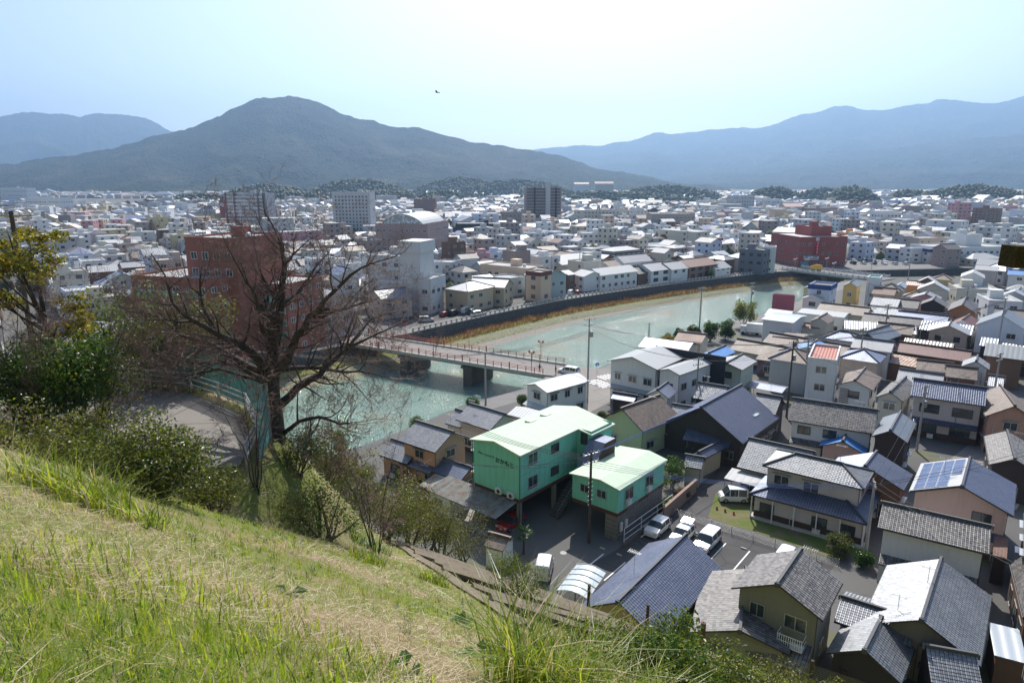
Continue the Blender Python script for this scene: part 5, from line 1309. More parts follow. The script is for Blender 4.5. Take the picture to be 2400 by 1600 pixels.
# ------------------------------------------------------------------ bridges
def bridge(name, label, a, b, wd, zdeck, th, rail_mat, post_step, rail_kind, piers, deck_mat):
    a = Vector(a); b = Vector(b); L = (b - a).length; ang = math.atan2(b.y - a.y, b.x - a.x)
    root = empty(name, (a.x, a.y, 0), ang, label=label, category='bridge'); h = wd / 2
    m = MB(); m.face([(-3, -h + .5, zdeck), (L + 3, -h + .5, zdeck), (L + 3, h - .5, zdeck), (-3, h - .5, zdeck)]); m.build('deck', deck_mat, root)
    m = MB(); m.box(-.5, L + .5, -h, h, zdeck - .35, zdeck - .01); m.build('slab', 'concrete', root)
    for s in (-1, 1):
        m = MB(); m.box(-.5, L + .5, s * h - .22, s * h + .22, zdeck - .45, zdeck + .28); m.build('kerb', 'concrete_pale', root)
    for yy in (-h + 1.0, 0, h - 1.0): m = MB(); m.box(0, L, yy - .3, yy + .3, zdeck - .35 - th, zdeck - .352); m.build('girder', 'concrete_dark', root)
    for t in piers:
        m = MB(); m.box(L * t - 1.1, L * t + 1.1, -h + .4, h - .4, -7, zdeck - .36 - th); m.box(L * t - 1.5, L * t + 1.5, -h + .1, h - .1, zdeck - .9 - th, zdeck - .365 - th); m.build('pier', 'concrete_dark', root)
    if rail_kind == 'pipe':
        pm = MB(); pm.box(-.06, .06, -.06, .06, 0, 1.1); pm = pm.mesh('post', rail_mat); tall = MB(); tall.box(-.09, .09, -.09, .09, 0, 1.45); tall = tall.mesh('post', rail_mat)
        for s in (-1, 1):
            n = int(L / post_step)
            for i in range(n + 1): put('post', tall if i % 6 == 0 else pm, root, loc=(L * i / n, s * h, zdeck + .281))
            for z in (.45, .75, 1.05): m = MB(); m.box(0, L, s * h - .035, s * h + .035, zdeck + .28 + z, zdeck + .34 + z); m.build('rail', rail_mat, root)
    else:
        pm = MB(); pm.box(-.16, .16, -.16, .16, 0, 1.05); pm = pm.mesh('post', 'concrete_pale')
        for s in (-1, 1):
            n = int(L / post_step)
            for i in range(n + 1): put('post', pm, root, loc=(L * i / n, s * h, zdeck + .281))
            m = MB(); m.box(0, L, s * h - .06, s * h + .06, zdeck + .35, zdeck + .95); m.build('parapet', 'rail_white', root)
    return root, L, ang
br, BL, BA = bridge('bridge', 'grey road bridge with red railings crossing the river', (-38.5, 163.6), (8.6, 135.4), 9.4, .25, .55, 'rail_red', 1.9, 'pipe', (.34, .66), 'asphalt_road')
for t, s in ((.2, -1), (.5, -1), (.95, -1), (.22, 1), (.56, 1), (.9, 1)):
    m = MB(); m.tube([(BL * t, s * 4.5, .5), (BL * t, s * 4.5, 4.6)], .06, 6); lp = m.build('lamp_post', 'rail_red', br); m = MB(); m.tube([(BL * t - .5, s * 4.5, 4.4), (BL * t + .5, s * 4.5, 4.4)], .04, 5); m.lathe([(0, 0), (.2, .05), (.24, .3), (.1, .5), (0, .55)], 8, (BL * t - .5, s * 4.5, 4.45)); m.lathe([(0, 0), (.2, .05), (.24, .3), (.1, .5), (0, .55)], 8, (BL * t + .5, s * 4.5, 4.45)); m.build('lantern', 'rail_red', lp)
br2, B2L, B2A = bridge('bridge', 'wide bridge with white parapets and globe lamps further upstream', (124.5, 303), (146.5, 270), 14, .3, .7, 'rail_white', 2.4, 'wall', (.5,), 'asphalt_pale')
for t, s in ((.15, -1), (.6, -1), (.3, 1), (.8, 1)):
    m = MB(); m.tube([(B2L * t, s * 7, 1.2), (B2L * t, s * 7, 5.4)], .09, 6); lp = m.build('lamp_post', 'steel', br2)
    for a in range(3): m = MB(); m.lathe([(0, 0), (.25, .1), (.32, .35), (.2, .6), (0, .68)], 8, (B2L * t + math.cos(a * 2.1) * .6, s * 7 + math.sin(a * 2.1) * .6, 4.9 + .4 * (a == 0))); m.build('globe', 'ac_white', lp)
# parapet of square posts along the far bank
pr = empty('parapet', (0, 0, 0), label='white concrete post parapet along the far river bank', category='parapet')
pm = MB(); pm.box(-.2, .2, -.14, .14, 0, 1.15); pm.box(-.26, .26, -.2, .2, 1.15, 1.25); pm = pm.mesh('post', 'concrete_pale'); pl = resample([(-25.5, 172)] + FARB[6:12], .5); acc = 0; prev = None
pts = []
for i in range(len(pl) - 1):
    a = Vector(pl[i]); b = Vector(pl[i + 1]); acc += (b - a).length
    if acc >= 2.0 or prev is None: acc = 0; prev = a; pts.append((a, math.atan2(b.y - a.y, b.x - a.x)))
for (a, r) in pts: put('post', pm, pr, loc=(a.x, a.y, 0), rot=r)
for i in range(len(pts) - 1):
    a, b = pts[i][0], pts[i + 1][0]
    m = MB(); m.bar((*a, .15), (*b, .15), .24, .3)
    m.bar((*a.lerp(b, .12), .95), (*a.lerp(b, .88), .95), .12, .16); m.build('panel', 'concrete_pale', pr)
# flights of river steps in the revetment
def river_steps(p, ang, n, wd, label):
    r = empty('river_steps', (p[0], p[1], 0), ang, label=label, category='steps')
    for i in range(n): m = MB(); m.box(0, wd, -i * .62 - .62, -i * .62, -5.2, -3.55 - i * .18); m.build('step', 'concrete', r)
river_steps((1.5, 199.5), math.radians(50), 8, 9, 'broad concrete steps set into the far revetment near the bare gravel'); river_steps((84, 268.5), math.radians(35), 7, 6, 'smaller flight of river steps below the brown riverside inn')

# ------------------------------------------------------------------ utility poles and cables
def utility_pole(x, y, z, h, label, mat='pole_conc', arms=2, rot=0., tr=False):
    r = empty('utility_pole', (x, y, z), rot, label=label, category='utility pole', group='utility poles of the town')
    m = MB(); m.tube([(0, 0, -.3), (0, 0, h)], [.19, .12], 9); m.build('pole', mat, r)
    for a in range(arms):
        zz = h - .35 - a * .95; m = MB(); m.box(-1.1, 1.1, -.05, .05, zz, zz + .1); arm = m.build('cross_arm', 'steel', r)
        for k in (-1, -.45, .45, 1): m = MB(); m.lathe([(.05, 0), (.09, .06), (.05, .12), (.08, .18), (0, .24)], 6, (k, 0, zz + .1)); m.build('insulator', 'ceramic', arm)
    if tr:
        m = MB(); m.lathe([(0, 0), (.3, 0), (.3, .85), (.22, .95), (0, .97)], 10, (.5, 0, h - 3.4)); m.build('transformer', 'steel', r)
    m = MB()
    for i in range(7): m.box(-.3, .3, -.015, .015, h - 3 - i * .5, h - 2.97 - i * .5)
    m.build('climbing_pegs', 'steel', r)
    return r
POLES = [(13.4, 115.9, 0, 15, 'tall grey concrete pole at the bridge end', 'pole_conc', 2, .4, 1), (8.3, 66.9, 0, 10.5, 'brown weathered pole in front of the green apartment annex', 'wood_pole', 2, .6, 0), (46.1, 164.3, 0, 13, 'utility pole among the garden trees on the near bank', 'pole_conc', 2, .5, 0),
    (45.4, 107.1, 0, 13, 'dark pole in the lane beside the navy tiled manor', 'wood_pole', 2, .5, 1), (-4.6, 113.7, 0, 9.5, 'slim pole on the river wall beside the ribbed roof', 'pole_conc', 1, .6, 0), (54, 121, 0, 11, 'grey pole beside the red-topped white building', 'pole_conc', 2, .5, 1),
    (104.2, 142.3, 0, 14, 'tall grey pole by the pale blue house', 'pole_conc', 2, .6, 1), (36.6, 63.8, 0, 8.5, 'short pole with angled arm beside the lawn garden', 'pole_conc', 1, 1.2, 0), (66, 186, 0, 11, 'pole beside the mural building at the river', 'pole_conc', 2, .5, 1), (30, 146, 0, 8, 'short pole beside the grey river shed', 'pole_conc', 1, .5, 0), (-29, 187, 0, 12, 'pole in front of the derelict white tower', 'pole_conc', 2, .4, 1),
    (14, 240, 0, 13, 'pole behind the parapet near the teal house', 'pole_conc', 2, .6, 0), (26, 262, 0, 15, 'tall pole rising before the white warehouse', 'pole_conc', 2, .6, 0), (84, 330, 0, 15, 'pole beside the orange shop building', 'pole_conc', 2, .6, 1), (140, 240, 0, 12, 'pole right of the yellow riverside house', 'pole_conc', 2, .6, 0), (58.5, 92.5, 0, 10, 'pole between the slate house and the shophouse', 'pole_conc', 2, .6, 1), (79, 107, 0, 11, 'pole in the street beyond the shophouse', 'pole_conc', 2, .6, 0), (69, 131, 0, 10, 'pole behind the red-topped white building', 'pole_conc', 2, .5, 0), (85, 152, 0, 11, 'pole between the charcoal house and the white ribbed roof', 'pole_conc', 2, .5, 1), (98, 186, 0, 11, 'pole beside the black tile house', 'pole_conc', 2, .5, 0), (120, 178, 0, 11, 'pole near the cedar board house', 'pole_conc', 2, .5, 1), (30.5, 108, 0, 10, 'pole behind the manor roof', 'pole_conc', 2, .5, 0)]
for (x, y, z, h, lb, mt, ar, ro, tr) in POLES: utility_pole(x, y, z, h, lb, mt, ar, ro, tr)
hz = float(hill(-29.6, 41.)); utility_pole(-29.6, 41, hz, 38 - hz - 1.7, 'dark pole at the left edge behind the yellow-leaved tree', 'wood_pole', 2, .2)
def cable(a, b, sag, mat, label, r=.022, n=14):
    a = Vector(a); b = Vector(b); pts = []
    for i in range(n + 1): t = i / n; p = a.lerp(b, t); p.z -= sag * 4 * t * (1 - t); pts.append(p)
    if 'blue' in mat: r = .017
    m = MB(); m.tube(pts, r, 4); m.build('power_cable', mat, label=label, category='cable', group='overhead cables')
for i, k in enumerate((-1.5, -.5, .5, 1.5)):
    HN_ = ['highest', 'second highest', 'third highest', 'lowest'][i]
    cable((8.3 + .5 * k, 66.9 + .4 * k, 10.2), (45.4 + .5 * k, 107.1 + k * .4, 12.5), 1.2 + .12 * i, 'wire_blue', '%s of the blue cables strung from the brown pole up the lane' % HN_)
    cable((8.3 + .5 * k, 66.9 + .4 * k, 9.2), (36.6 + .2 * k, 63.8 + .5 * k, 8.2), .9 + .1 * i, 'wire_blue', '%s of the blue cables crossing the parking lot to the garden pole' % HN_)
    cable((-4.6 + .5 * k, 113.7, 9.2), (-47 + k, 88, 18), 1.6 + .2 * i, 'wire', '%s of the thin cables reaching over the river from the slim pole' % HN_); cable((13.4 + .6 * k, 115.9, 14.6 - .3 * i), (46.1 + .6 * k, 164.3, 12.6), 1.0 + .1 * i, 'wire', '%s of the thin cables along the near bank from the bridge pole' % HN_)
    cable((13.4 + .6 * k, 115.9, 13.7), (45.4 + .5 * k, 107.1, 12.4), 1.1 + .1 * i, 'wire', '%s of the thin cables over the big white building' % HN_); cable((45.4 + .5 * k, 107.1, 12.6), (104.2, 142.3 + k * .5, 13.6), 1.4 + .1 * i, 'wire', '%s of the thin cables over the brown roofs' % HN_)
    cable((13.4 + .5 * k, 115.9, 12.6), (-4.6 + .5 * k, 113.7, 9.3), .6 + .1 * i, 'wire', '%s of the thin cables over the ribbed roof' % HN_); cable((-5.3 + k * .2, 66.0 + k * .4, 14), (8.3 + .4 * k, 66.9 + .4 * k, 9.8), .5 + .1 * i, 'wire', '%s of the thin cables passing before the lettered gable' % HN_)

for (a, b, lb) in (((54, 121, 10.6), (104.2, 142.3, 13.2), 'thin cable from the red-topped building pole to the tall grey pole'), ((46.1, 164.3, 12.5), (66, 186, 10.6), 'thin cable between the two bank poles'), ((66, 186, 10.5), (140, 240, 11.6), 'thin cable over the yellow house'), ((36.6, 63.8, 8.2), (75, 80, 9), 'thin cable over the solar house roof'), ((45.4, 107.1, 12.2), (54, 121, 10.4), 'short cable over the lane carport'), ((36.6, 63.8, 8.3), (47, 36, 8), 'thin cable falling over the corner house to the right'), ((-29, 187, 11.6), (14, 240, 12.6), 'thin cable along the far parapet'), ((14, 240, 12.6), (26, 262, 14.5), 'thin cable before the teal house'), ((58.5, 92.5, 9.6), (79, 107, 10.6), 'thin cable along the street before the shophouse'), ((45.4, 107.1, 12.4), (58.5, 92.5, 9.6), 'thin cable over the dark speckled townhouse'), ((69, 131, 9.6), (85, 152, 10.6), 'thin cable over the maroon row'), ((54, 121, 10.5), (69, 131, 9.6), 'short cable behind the red-topped building'), ((85, 152, 10.5), (98, 186, 10.5), 'thin cable over the brown tile roofs'), ((98, 186, 10.5), (120, 178, 10.5), 'thin cable before the black tile house'), ((120, 178, 10.5), (104.2, 142.3, 13), 'thin cable by the pale blue house'), ((30.5, 108, 9.6), (45.4, 107.1, 12), 'thin cable above the manor wings'), ((13.4, 115.9, 13), (30.5, 108, 9.6), 'thin cable past the small white annex house'), ((58.5, 92.5, 9.4), (36.6, 63.8, 8.2), 'thin cable over the blue roof'), ((8.3, 66.9, 10.0), (-6, 52, 16), 'thin cable dropping toward the hillside from the brown pole')):
    for k in (-.5, .5): cable((a[0] + k, a[1], a[2]), (b[0] + k, b[1], b[2]), 1.0 + .2 * k, 'wire', lb + (', upper of the two' if k < 0 else ', lower of the two'))
# ------------------------------------------------------------------ cars
def car_meshes(kind, paint):
    W_ = {'van': .78, 'hatch': .80, 'wagon': .84, 'truck': .95}[kind]; b = {'van': .92, 'hatch': .88, 'wagon': .95, 'truck': 1.2}[kind]
    # x, top height, kind of the bay that starts here: g glass, p pillar
    ST = {'van': [(0, 1.55, 'g'), (.12, 1.78, 'p'), (.3, 1.83, 'g'), (1.25, 1.86, 'p'), (1.35, 1.86, 'g'), (2.25, 1.84, 'p'), (2.35, 1.82, 'w'), (2.95, 1.02, 'b'), (3.3, .9, 'b'), (3.42, .62, 'b')],
          'hatch': [(0, .95, 'w'), (.45, 1.42, 'p'), (.6, 1.47, 'g'), (1.55, 1.5, 'p'), (1.65, 1.5, 'g'), (2.25, 1.44, 'w'), (2.85, .98, 'b'), (3.6, .82, 'b'), (3.75, .58, 'b')],
          'wagon': [(0, 1.1, 'w'), (.3, 1.58, 'p'), (.45, 1.66, 'g'), (1.6, 1.7, 'p'), (1.7, 1.7, 'g'), (2.7, 1.66, 'p'), (2.8, 1.62, 'w'), (3.45, 1.0, 'b'), (4.2, .85, 'b'), (4.4, .6, 'b')]}[kind]
    body = MB(); gl = MB(); rows = []
    for (x, t, k) in ST:
        e = .93 if x in (ST[0][0], ST[-1][0]) else 1.; bb = min(b, t - .04); rows.append([(x, W_ * .92 * e, .22), (x, W_ * e, .42), (x, W_ * e, bb), (x, W_ * .86 * e if t > b + .1 else W_ * .97 * e, t - .07 if t > b + .1 else t - .02), (x, W_ * .6 * e, t), (x, 0, t + .015)])
    for s in (-1, 1):
        for i in range(len(ST) - 1):
            for j in range(5):
                q = [rows[i][j], rows[i + 1][j], rows[i + 1][j + 1], rows[i][j + 1]]; q = [(p[0], s * p[1], p[2]) for p in q]
                if s > 0: q = q[::-1]
                k = ST[i][2]; glass = (k == 'g' and j == 2) or (k == 'w' and j >= 2); (gl if glass else body).face(q)
        for r in (rows[0], rows[-1]): q = [(p[0], s * p[1], p[2]) for p in r] + [(r[0][0], 0, .22)]; body.face(q if (s > 0) == (r is rows[0]) else q[::-1])
    L = ST[-1][0]; wl = MB(); wl.lathe([(.3, -.1), (.3, .1), (.19, .11)], 14); rim = MB(); rim.lathe([(.19, .1), (.05, .12), (0, .12)], 10); RX = Matrix.Rotation(PI / 2, 4, 'X')
    lm = MB(); lm.box(L - .16, L + .01, -.16, .16, .6, .76); tl = MB(); tl.box(-.02, .06, -.08, .08, .7, 1.0); pl_ = MB(); pl_.box(L - .01, L + .02, -.17, .17, .42, .56)
    return dict(body=body.mesh('body', paint), glass=gl.mesh('windows', 'car_glass'), tyre=wl.mesh('tyre', 'tyre'), rim=rim.mesh('rim', 'rim'), head=lm.mesh('headlight', 'lamp'), tail=tl.mesh('tail_light', 'tail_lamp'), plate=pl_.mesh('number_plate', 'ac_white'), L=L, W=W_)
_CM = {}
def car(kind, paint, x, y, ang, label, group=None, cat='car', z=.02, parts=True):
    k = (kind, paint)
    if k not in _CM: _CM[k] = car_meshes(kind, paint)
    c = _CM[k]; nm = 'parked_car'; r = empty(nm, (x, y, z), math.radians(ang), label=label, category=cat, group=group); L = c['L']; ox = -L / 2
    put('body', c['body'], r, loc=(ox, 0, 0)); put('windows', c['glass'], r, loc=(ox, 0, 0))
    for wx in (ox + .62, ox + L - .68):
        for s in (-1, 1):
            t = put('wheel', c['tyre'], r, M=Matrix.Translation((wx, s * (c['W'] - .08), .3)) @ Matrix.Rotation(-s * PI / 2, 4, 'X')); 
            if parts: put('rim', c['rim'], t)
    if parts:
        for s in (-1, 1): put('headlight', c['head'], r, loc=(ox, s * (c['W'] - .22), 0)); put('tail_light', c['tail'], r, loc=(ox, s * (c['W'] - .12), 0))
        put('number_plate', c['plate'], r, loc=(ox, 0, 0))
    return r
car('van', 'paint_white', 27.0, 76.8, 176, 'white minivan parked beside the porch house lawn')
car('hatch', 'paint_white', 16.2, 69.2, 232, 'white hatchback, first in the row against the mesh fence', 'cars in the parking lot'); c2 = car('hatch', 'paint_white', 18.6, 67.6, 232, 'white hatchback with its tailgate raised', 'cars in the parking lot'); car('wagon', 'paint_white', 20.9, 66.2, 232, 'white minivan parked right of the raised tailgate', 'cars in the parking lot')
m = MB(); m.box(-1.95, -1.0, -.62, .62, 1.5, 1.55); m.face([(-1.9, -.5, 1.556), (-1.2, -.5, 1.556), (-1.2, .5, 1.556), (-1.9, .5, 1.556)], 1); tg = m.build('tailgate', ['paint_white', 'car_glass'], c2); tg.rotation_euler = (0, math.radians(12), 0)
car('van', 'paint_white', 27.4, 62.0, 232, 'white van at the far end of the lot by the weathered house'); car('van', 'paint_white', 3.2, 60.9, 80, 'small white van at the foot of the hill half behind a bush'); car('hatch', 'paint_red', -.1, 70.4, -128, 'dark red car in the shade of the lean-to garage')
car('van', 'paint_white', 51.5, 113, 60, 'white van in the lane below the red-topped building'); car('wagon', 'paint_white', 11.5, 133.2, 150, 'white van driving onto the bridge'); car('hatch', 'paint_black', 20, 116, 50, 'dark car beside the big white building')
for i, (x, y, a, p, kd, lb) in enumerate(((-23.8, 186, 10, 'paint_silver', 'wagon', 'silver car with its side to the parapet below the derelict tower'), (-19.5, 194, 60, 'paint_red', 'hatch', 'dark red car nearest the derelict tower'), (-17.0, 195, 60, 'paint_black', 'van', 'black van beside the dark red car'), (-13.6, 199, 60, 'paint_white', 'van', 'white van in front of the old inn'), (-11.6, 197, 60, 'paint_green', 'van', 'dark green van in front of the old inn'), (-9.8, 194.5, 30, 'paint_silver', 'wagon', 'pale silver car nearest the inn hedge'),
        (20.2, 232, 70, 'paint_white', 'van', 'white van parked under the brown balcony'), (22.8, 234, 70, 'paint_red', 'hatch', 'bright red car parked under the brown balcony'))): car(kd, p, x, y, a, lb, 'cars on the far bank', parts=False)
R9 = random.Random(4)
for i in range(13):
    x = 156 + (i % 7) * 4.6; y = 322 + (i // 7) * 9 - (i % 7) * .6; p = R9.choice(['paint_white', 'paint_silver', 'paint_white', 'paint_black', 'paint_red']); nm = dict(paint_white='white', paint_silver='silver', paint_black='black', paint_red='red')[p]
    car(R9.choice(['hatch', 'wagon', 'van']), p, x, y, R9.choice([85, 265]), '%s car, %s from the brick building in the %s row of the riverside car park' % (nm, ['first', 'second', 'third', 'fourth', 'fifth', 'sixth', 'seventh'][i % 7], 'front' if i < 7 else 'back'), 'cars in the riverside car park', parts=False)
tk = empty('delivery_truck', (131.5, 293.5, .32), B2A + PI, label='yellow truck crossing the second bridge', category='truck'); m = MB(); m.box(-1.6, 1.4, -.95, .95, .8, 2.7); m.build('cargo_box', 'paint_yellow', tk); m = MB(); m.box(1.5, 2.7, -.9, .9, .5, 2.1); m.build('cab', 'paint_yellow', tk); m = MB(); m.box(2.45, 2.72, -.8, .8, 1.3, 2.0); m.build('windscreen', 'car_glass', tk); m = MB(); m.box(-1.6, 2.6, -.5, .5, .45, .8); m.build('chassis', 'rubber', tk)
wm_ = MB(); wm_.lathe([(.0, -.1), (.38, -.1), (.38, .1), (0, .1)], 12); wm_ = wm_.mesh('wheel', 'tyre')
for wx in (-.9, 1.9):
    for s in (-1, 1): put('wheel', wm_, tk, M=Matrix.Translation((wx, s * .85, .38)) @ Matrix.Rotation(PI / 2, 4, 'X'))
tk = empty('box_truck', (61, 170, .02), math.radians(155), label='white box truck parked by the garden trees on the near bank', category='truck'); m = MB(); m.box(-2.6, 1.2, -1, 1, .7, 2.9); m.build('cargo_box', 'paint_white', tk); m = MB(); m.box(1.3, 2.6, -.95, .95, .5, 2.2); m.build('cab', 'paint_white', tk); m = MB(); m.box(2.4, 2.62, -.85, .85, 1.35, 2.05); m.build('windscreen', 'car_glass', tk); m = MB(); m.box(-2.5, 2.5, -.5, .5, .4, .7); m.build('chassis', 'rubber', tk)
for wx in (-1.5, 1.9):
    for s in (-1, 1): put('wheel', wm_, tk, M=Matrix.Translation((wx, s * .9, .38)) @ Matrix.Rotation(PI / 2, 4, 'X'))

# ------------------------------------------------------------------ people on the bridge and the bird
def person(x, y, z, ang, coat, label):
    V = [(0, 0, .92), (0, 0, 1.15), (0, 0, 1.38), (0, .01, 1.50), (0, .03, 1.62), (0, .03, 1.74), (.17, 0, 1.38), (.24, .02, 1.12), (.24, .1, .88), (-.17, 0, 1.38), (-.24, -.02, 1.12), (-.24, .04, .86), (.09, 0, .86), (.1, .06, .48), (.1, -.02, .06), (.1, .12, .04), (-.09, 0, .86), (-.1, .0, .48), (-.1, -.12, .06), (-.1, .02, .04)]
    E = [(0, 1), (1, 2), (2, 3), (3, 4), (4, 5), (2, 6), (6, 7), (7, 8), (2, 9), (9, 10), (10, 11), (0, 12), (12, 13), (13, 14), (14, 15), (0, 16), (16, 17), (17, 18), (18, 19)]
    rad = [.15, .14, .15, .06, .1, .08, .075, .055, .04, .075, .055, .04, .1, .07, .05, .04, .1, .07, .05, .04]
    me = bpy.data.meshes.new('person'); me.from_pydata(V, E, []); me.materials.append(MAT(coat)); o = put('person', me, loc=(x, y, z), rot=ang, label=label, category='person')
    sm = o.modifiers.new('skin', 'SKIN'); 
    for i, sv in enumerate(me.skin_vertices[0].data): sv.radius = (rad[i], rad[i]); sv.use_root = i == 0
    o.modifiers.new('sub', 'SUBSURF').levels = 1; o.modifiers['sub'].render_levels = 1
    m = MB(); m.lathe([(.0, -.02), (.1, -.03), (.112, .04), (.08, .11), (0, .13)], 8, (0, .015, 1.68)); m.build('hair', 'rubber', o)
    m = MB(); m.lathe([(0, -.1), (.07, -.08), (.09, 0), (.07, .06), (0, .08)], 8, (0, .06, 1.64)); m.build('face', 'skin', o)
person(5.6, 133.6, .3, 2.2, 'cloth_dark', 'person in dark clothes walking at the near end of the bridge'); person(8.8, 132.2, .3, 2.0, 'cloth_red', 'person in red standing at the bridge end beside the road')
bv = [(0, .35, 0), (0, -.3, .03), (.06, .05, .05), (-.06, .05, .05), (.45, .1, .22), (.9, -.08, .1), (.42, -.14, .2), (-.45, .1, .22), (-.9, -.08, .1), (-.42, -.14, .2), (.12, -.5, .02), (-.12, -.5, .02), (0, .05, -.07)]
bf = [(0, 2, 12), (0, 12, 3), (2, 1, 12), (3, 12, 1), (0, 3, 2), (2, 3, 1), (2, 4, 6, 1), (4, 5, 6), (3, 1, 9, 7), (7, 9, 8), (1, 10, 11)]
me = bpy.data.meshes.new('bird'); me.from_pydata(bv, [], bf); me.materials.append(MAT('bird_brown')); o = put('bird', me, loc=(-10.9, 105.6, 50.6), label='dark bird of prey gliding in the open sky', category='bird'); o.rotation_euler = (.25, .35, -1.0)

# ------------------------------------------------------------------ hillside furniture
pl = resample([tuple(p) for p in ROAD_C], 1.6); ed = offs(pl, 2.55)
grr = empty('guard_rail', (0, 0, ROAD_Z), label='white pipe guard rail along the curved hill road', category='guard rail')
for p in ed: m = MB(); m.tube([(*p, -.4), (*p, .85)], .05, 6); m.build('post', 'rail_white', grr)
for z in (.35, .6, .83): m = MB(); m.tube([(*p, z) for p in ed], .035, 5); m.build('rail', 'rail_white', grr)
nf = empty('net_fence', (0, 0, ROAD_Z), label='green netting fence standing outside the bend of the hill road', category='fence')
ed2 = offs(pl, 2.95); ed2 = [p for p in ed2 if p[0] > -16.2 and p[1] > 17.6]
for p in ed2[::2]: m = MB(); m.tube([(*p, -.6), (*p, 2.1)], .04, 6); m.build('post', 'steel', nf)
m = MB()
for i in range(len(ed2) - 1):
    a, b = Vector(ed2[i]), Vector(ed2[i + 1]); n = 18
    for k in range(n):
        p = a.lerp(b, k / n); q = a.lerp(b, (k + 1) / n)
        for zz in np.arange(.1, 2.0, .1): m.face([(*p, zz), (*q, zz + .1), (*q, zz + .15), (*p, zz + .05)]); m.face([(*p, zz + .1), (*q, zz), (*q, zz + .05), (*p, zz + .15)])
m.build('netting', 'net_green', nf, kind='stuff')
cf = empty('chain_link_fence', (0, 0, 0), label='old chain-link fence on dark posts at the bottom of the grassy slope', category='fence')
FP = [(4.2, 33.4), (7.4, 33.0), (9.8, 30.8), (15, 29.6), (20, 27.2), (26, 24)]
for i, p in enumerate(FP):
    z = float(hill(*p)); m = MB(); m.tube([(*p, z - .4), (p[0] + .04, p[1], z + 1.75)], [.10, .085] if i != 2 else [.16, .13], 7); m.build('post', 'wood_dark' if i != 2 else 'brown_beam', cf)
m = MB()
for i in range(1, len(FP) - 1):
    a, b = Vector(FP[i]), Vector(FP[i + 1]); n = int((b - a).length / .12); 
    for k in range(n):
        p = a.lerp(b, k / n); q = a.lerp(b, (k + 1) / n); z = float(hill(*p))
        for j in range(11):
            zz = z + .1 + j * .13; m.face([(*p, zz), (*q, zz + .13), (*q, zz + .143), (*p, zz + .013)]); m.face([(*p, zz + .13), (*q, zz), (*q, zz + .013), (*p, zz + .143)])
m.build('wire_mesh', 'steel', cf, kind='stuff')
# precast lattice beams on the slope
lat = empty('slope_lattice', (0, 0, 0), label='weathered concrete lattice beams holding the slope below the grass', category='retaining frame')
def beam(a, b, up=.03, hh=.26):
    n = max(2, int((Vector(b) - Vector(a)).length / 1.)); m = MB(); pts = [Vector(a).lerp(Vector(b), i / n) for i in range(n + 1)]
    for i in range(n): p, q = pts[i], pts[i + 1]; m.bar((*p, float(hill(*p)) + up), (*q, float(hill(*q)) + up), .3, hh)
    m.build('beam', 'concrete_mossy', lat)
D1 = Vector((-.31, .95)); D2 = Vector((.96, .22))
for k, (l0, l1) in enumerate(((0, 24), (3, 24), (4, 23), (5, 21), (6, 19))): a = Vector((.3, 13.6)) + D2 * 2.5 * k; beam(a + D1 * l0, a + D1 * l1)
for k in range(7): a = Vector((.3, 13.6)) + D1 * (3. + 3.2 * k); beam(a + D2 * (.3 if k % 2 else 0), a + D2 * 10., .1, .42)
# mossy timber rail end beside the camera
mr = empty('timber_rail', (2.95, 3.05, 34.0), 0, label='dark mossy end of a timber rail at the right edge', category='rail')
m = MB(); m.bar((-.74, 0, 3.675), (.3, .03, 3.64), .10, .095); m.build('rail', 'moss_wood', mr); m = MB(); m.tube([(.0, .06, float(hill(2.95, 3.05)) - 34.4), (0, .06, 3.8)], .06, 8); m.build('post', 'moss_wood', mr)
# little things around the parking lot
def mesh_fence(pts, h, label, mat='steel', step=2., gap=.16):
    r = empty('mesh_fence', (0, 0, 0), label=label, category='fence'); pts = [Vector(p) for p in pts]; m = MB()
    for i in range(len(pts) - 1):
        a, b = pts[i], pts[i + 1]; n = max(1, int((b - a).length / step))
        for k in range(n + 1): p = a.lerp(b, k / n); q = MB(); q.tube([(*p, 0), (*p, h)], .03, 5); q.build('post', mat, r)
        for z in np.arange(.1, h, gap): m.bar((*a, z), (*b, z), .012)
        for k in range(int((b - a).length / gap)): p = a.lerp(b, k * gap / (b - a).length); m.bar((*p, .1), (*p, h), .012)
    m.build('wire_panel', mat, r, kind='stuff')
mesh_fence([(14.6, 68.4), (18.6, 73.4)], 1.2, 'white wire fence at the head of the parking row', 'rail_white'); mesh_fence([(18.8, 73.2), (28, 65.8), (33, 62)], 1.0, 'grey wire fence between the parking lot and the lawn')
def manhole(x, y, lb):
    m = MB(); m.lathe([(0, .018), (.32, .018), (.36, .014)], 18); m.build('manhole_cover', 'concrete_pale', label=lb, category='manhole cover').location = (x, y, 0)
manhole(-.2, 64.2, 'pale round manhole cover near the palm'); manhole(5.4, 64.8, 'smaller round manhole cover near the low rail')
for i, (x, y) in enumerate(((9.6, 65.6), (11.2, 64.3), (12.8, 63.0), (20.3, 68.9), (22.4, 67.3), (24.6, 65.6), (26.6, 64.0))):
    m = MB(); m.box(-.3, .3, -.07, .07, 0, .12); put('wheel_stop', m.mesh('wheel_stop', 'concrete_pale'), loc=(x, y, .01), rot=math.radians(-38), label=['wheel stop nearest the brown pole in the small bay', 'middle wheel stop of the three in the small bay', 'wheel stop of the small bay nearest the tiled roof', 'wheel stop beside the white minivan in the main row', 'second wheel stop right of the white minivan', 'third wheel stop right of the white minivan', 'wheel stop in front of the lone white van'][i], category='wheel stop', group='wheel stops')
cp_ = empty('carport', (6.4, 55.8, 0), math.radians(-27), label='carport with translucent ribbed roof next to the blue-grey tiled house', category='carport')
m = MB(); n = 6
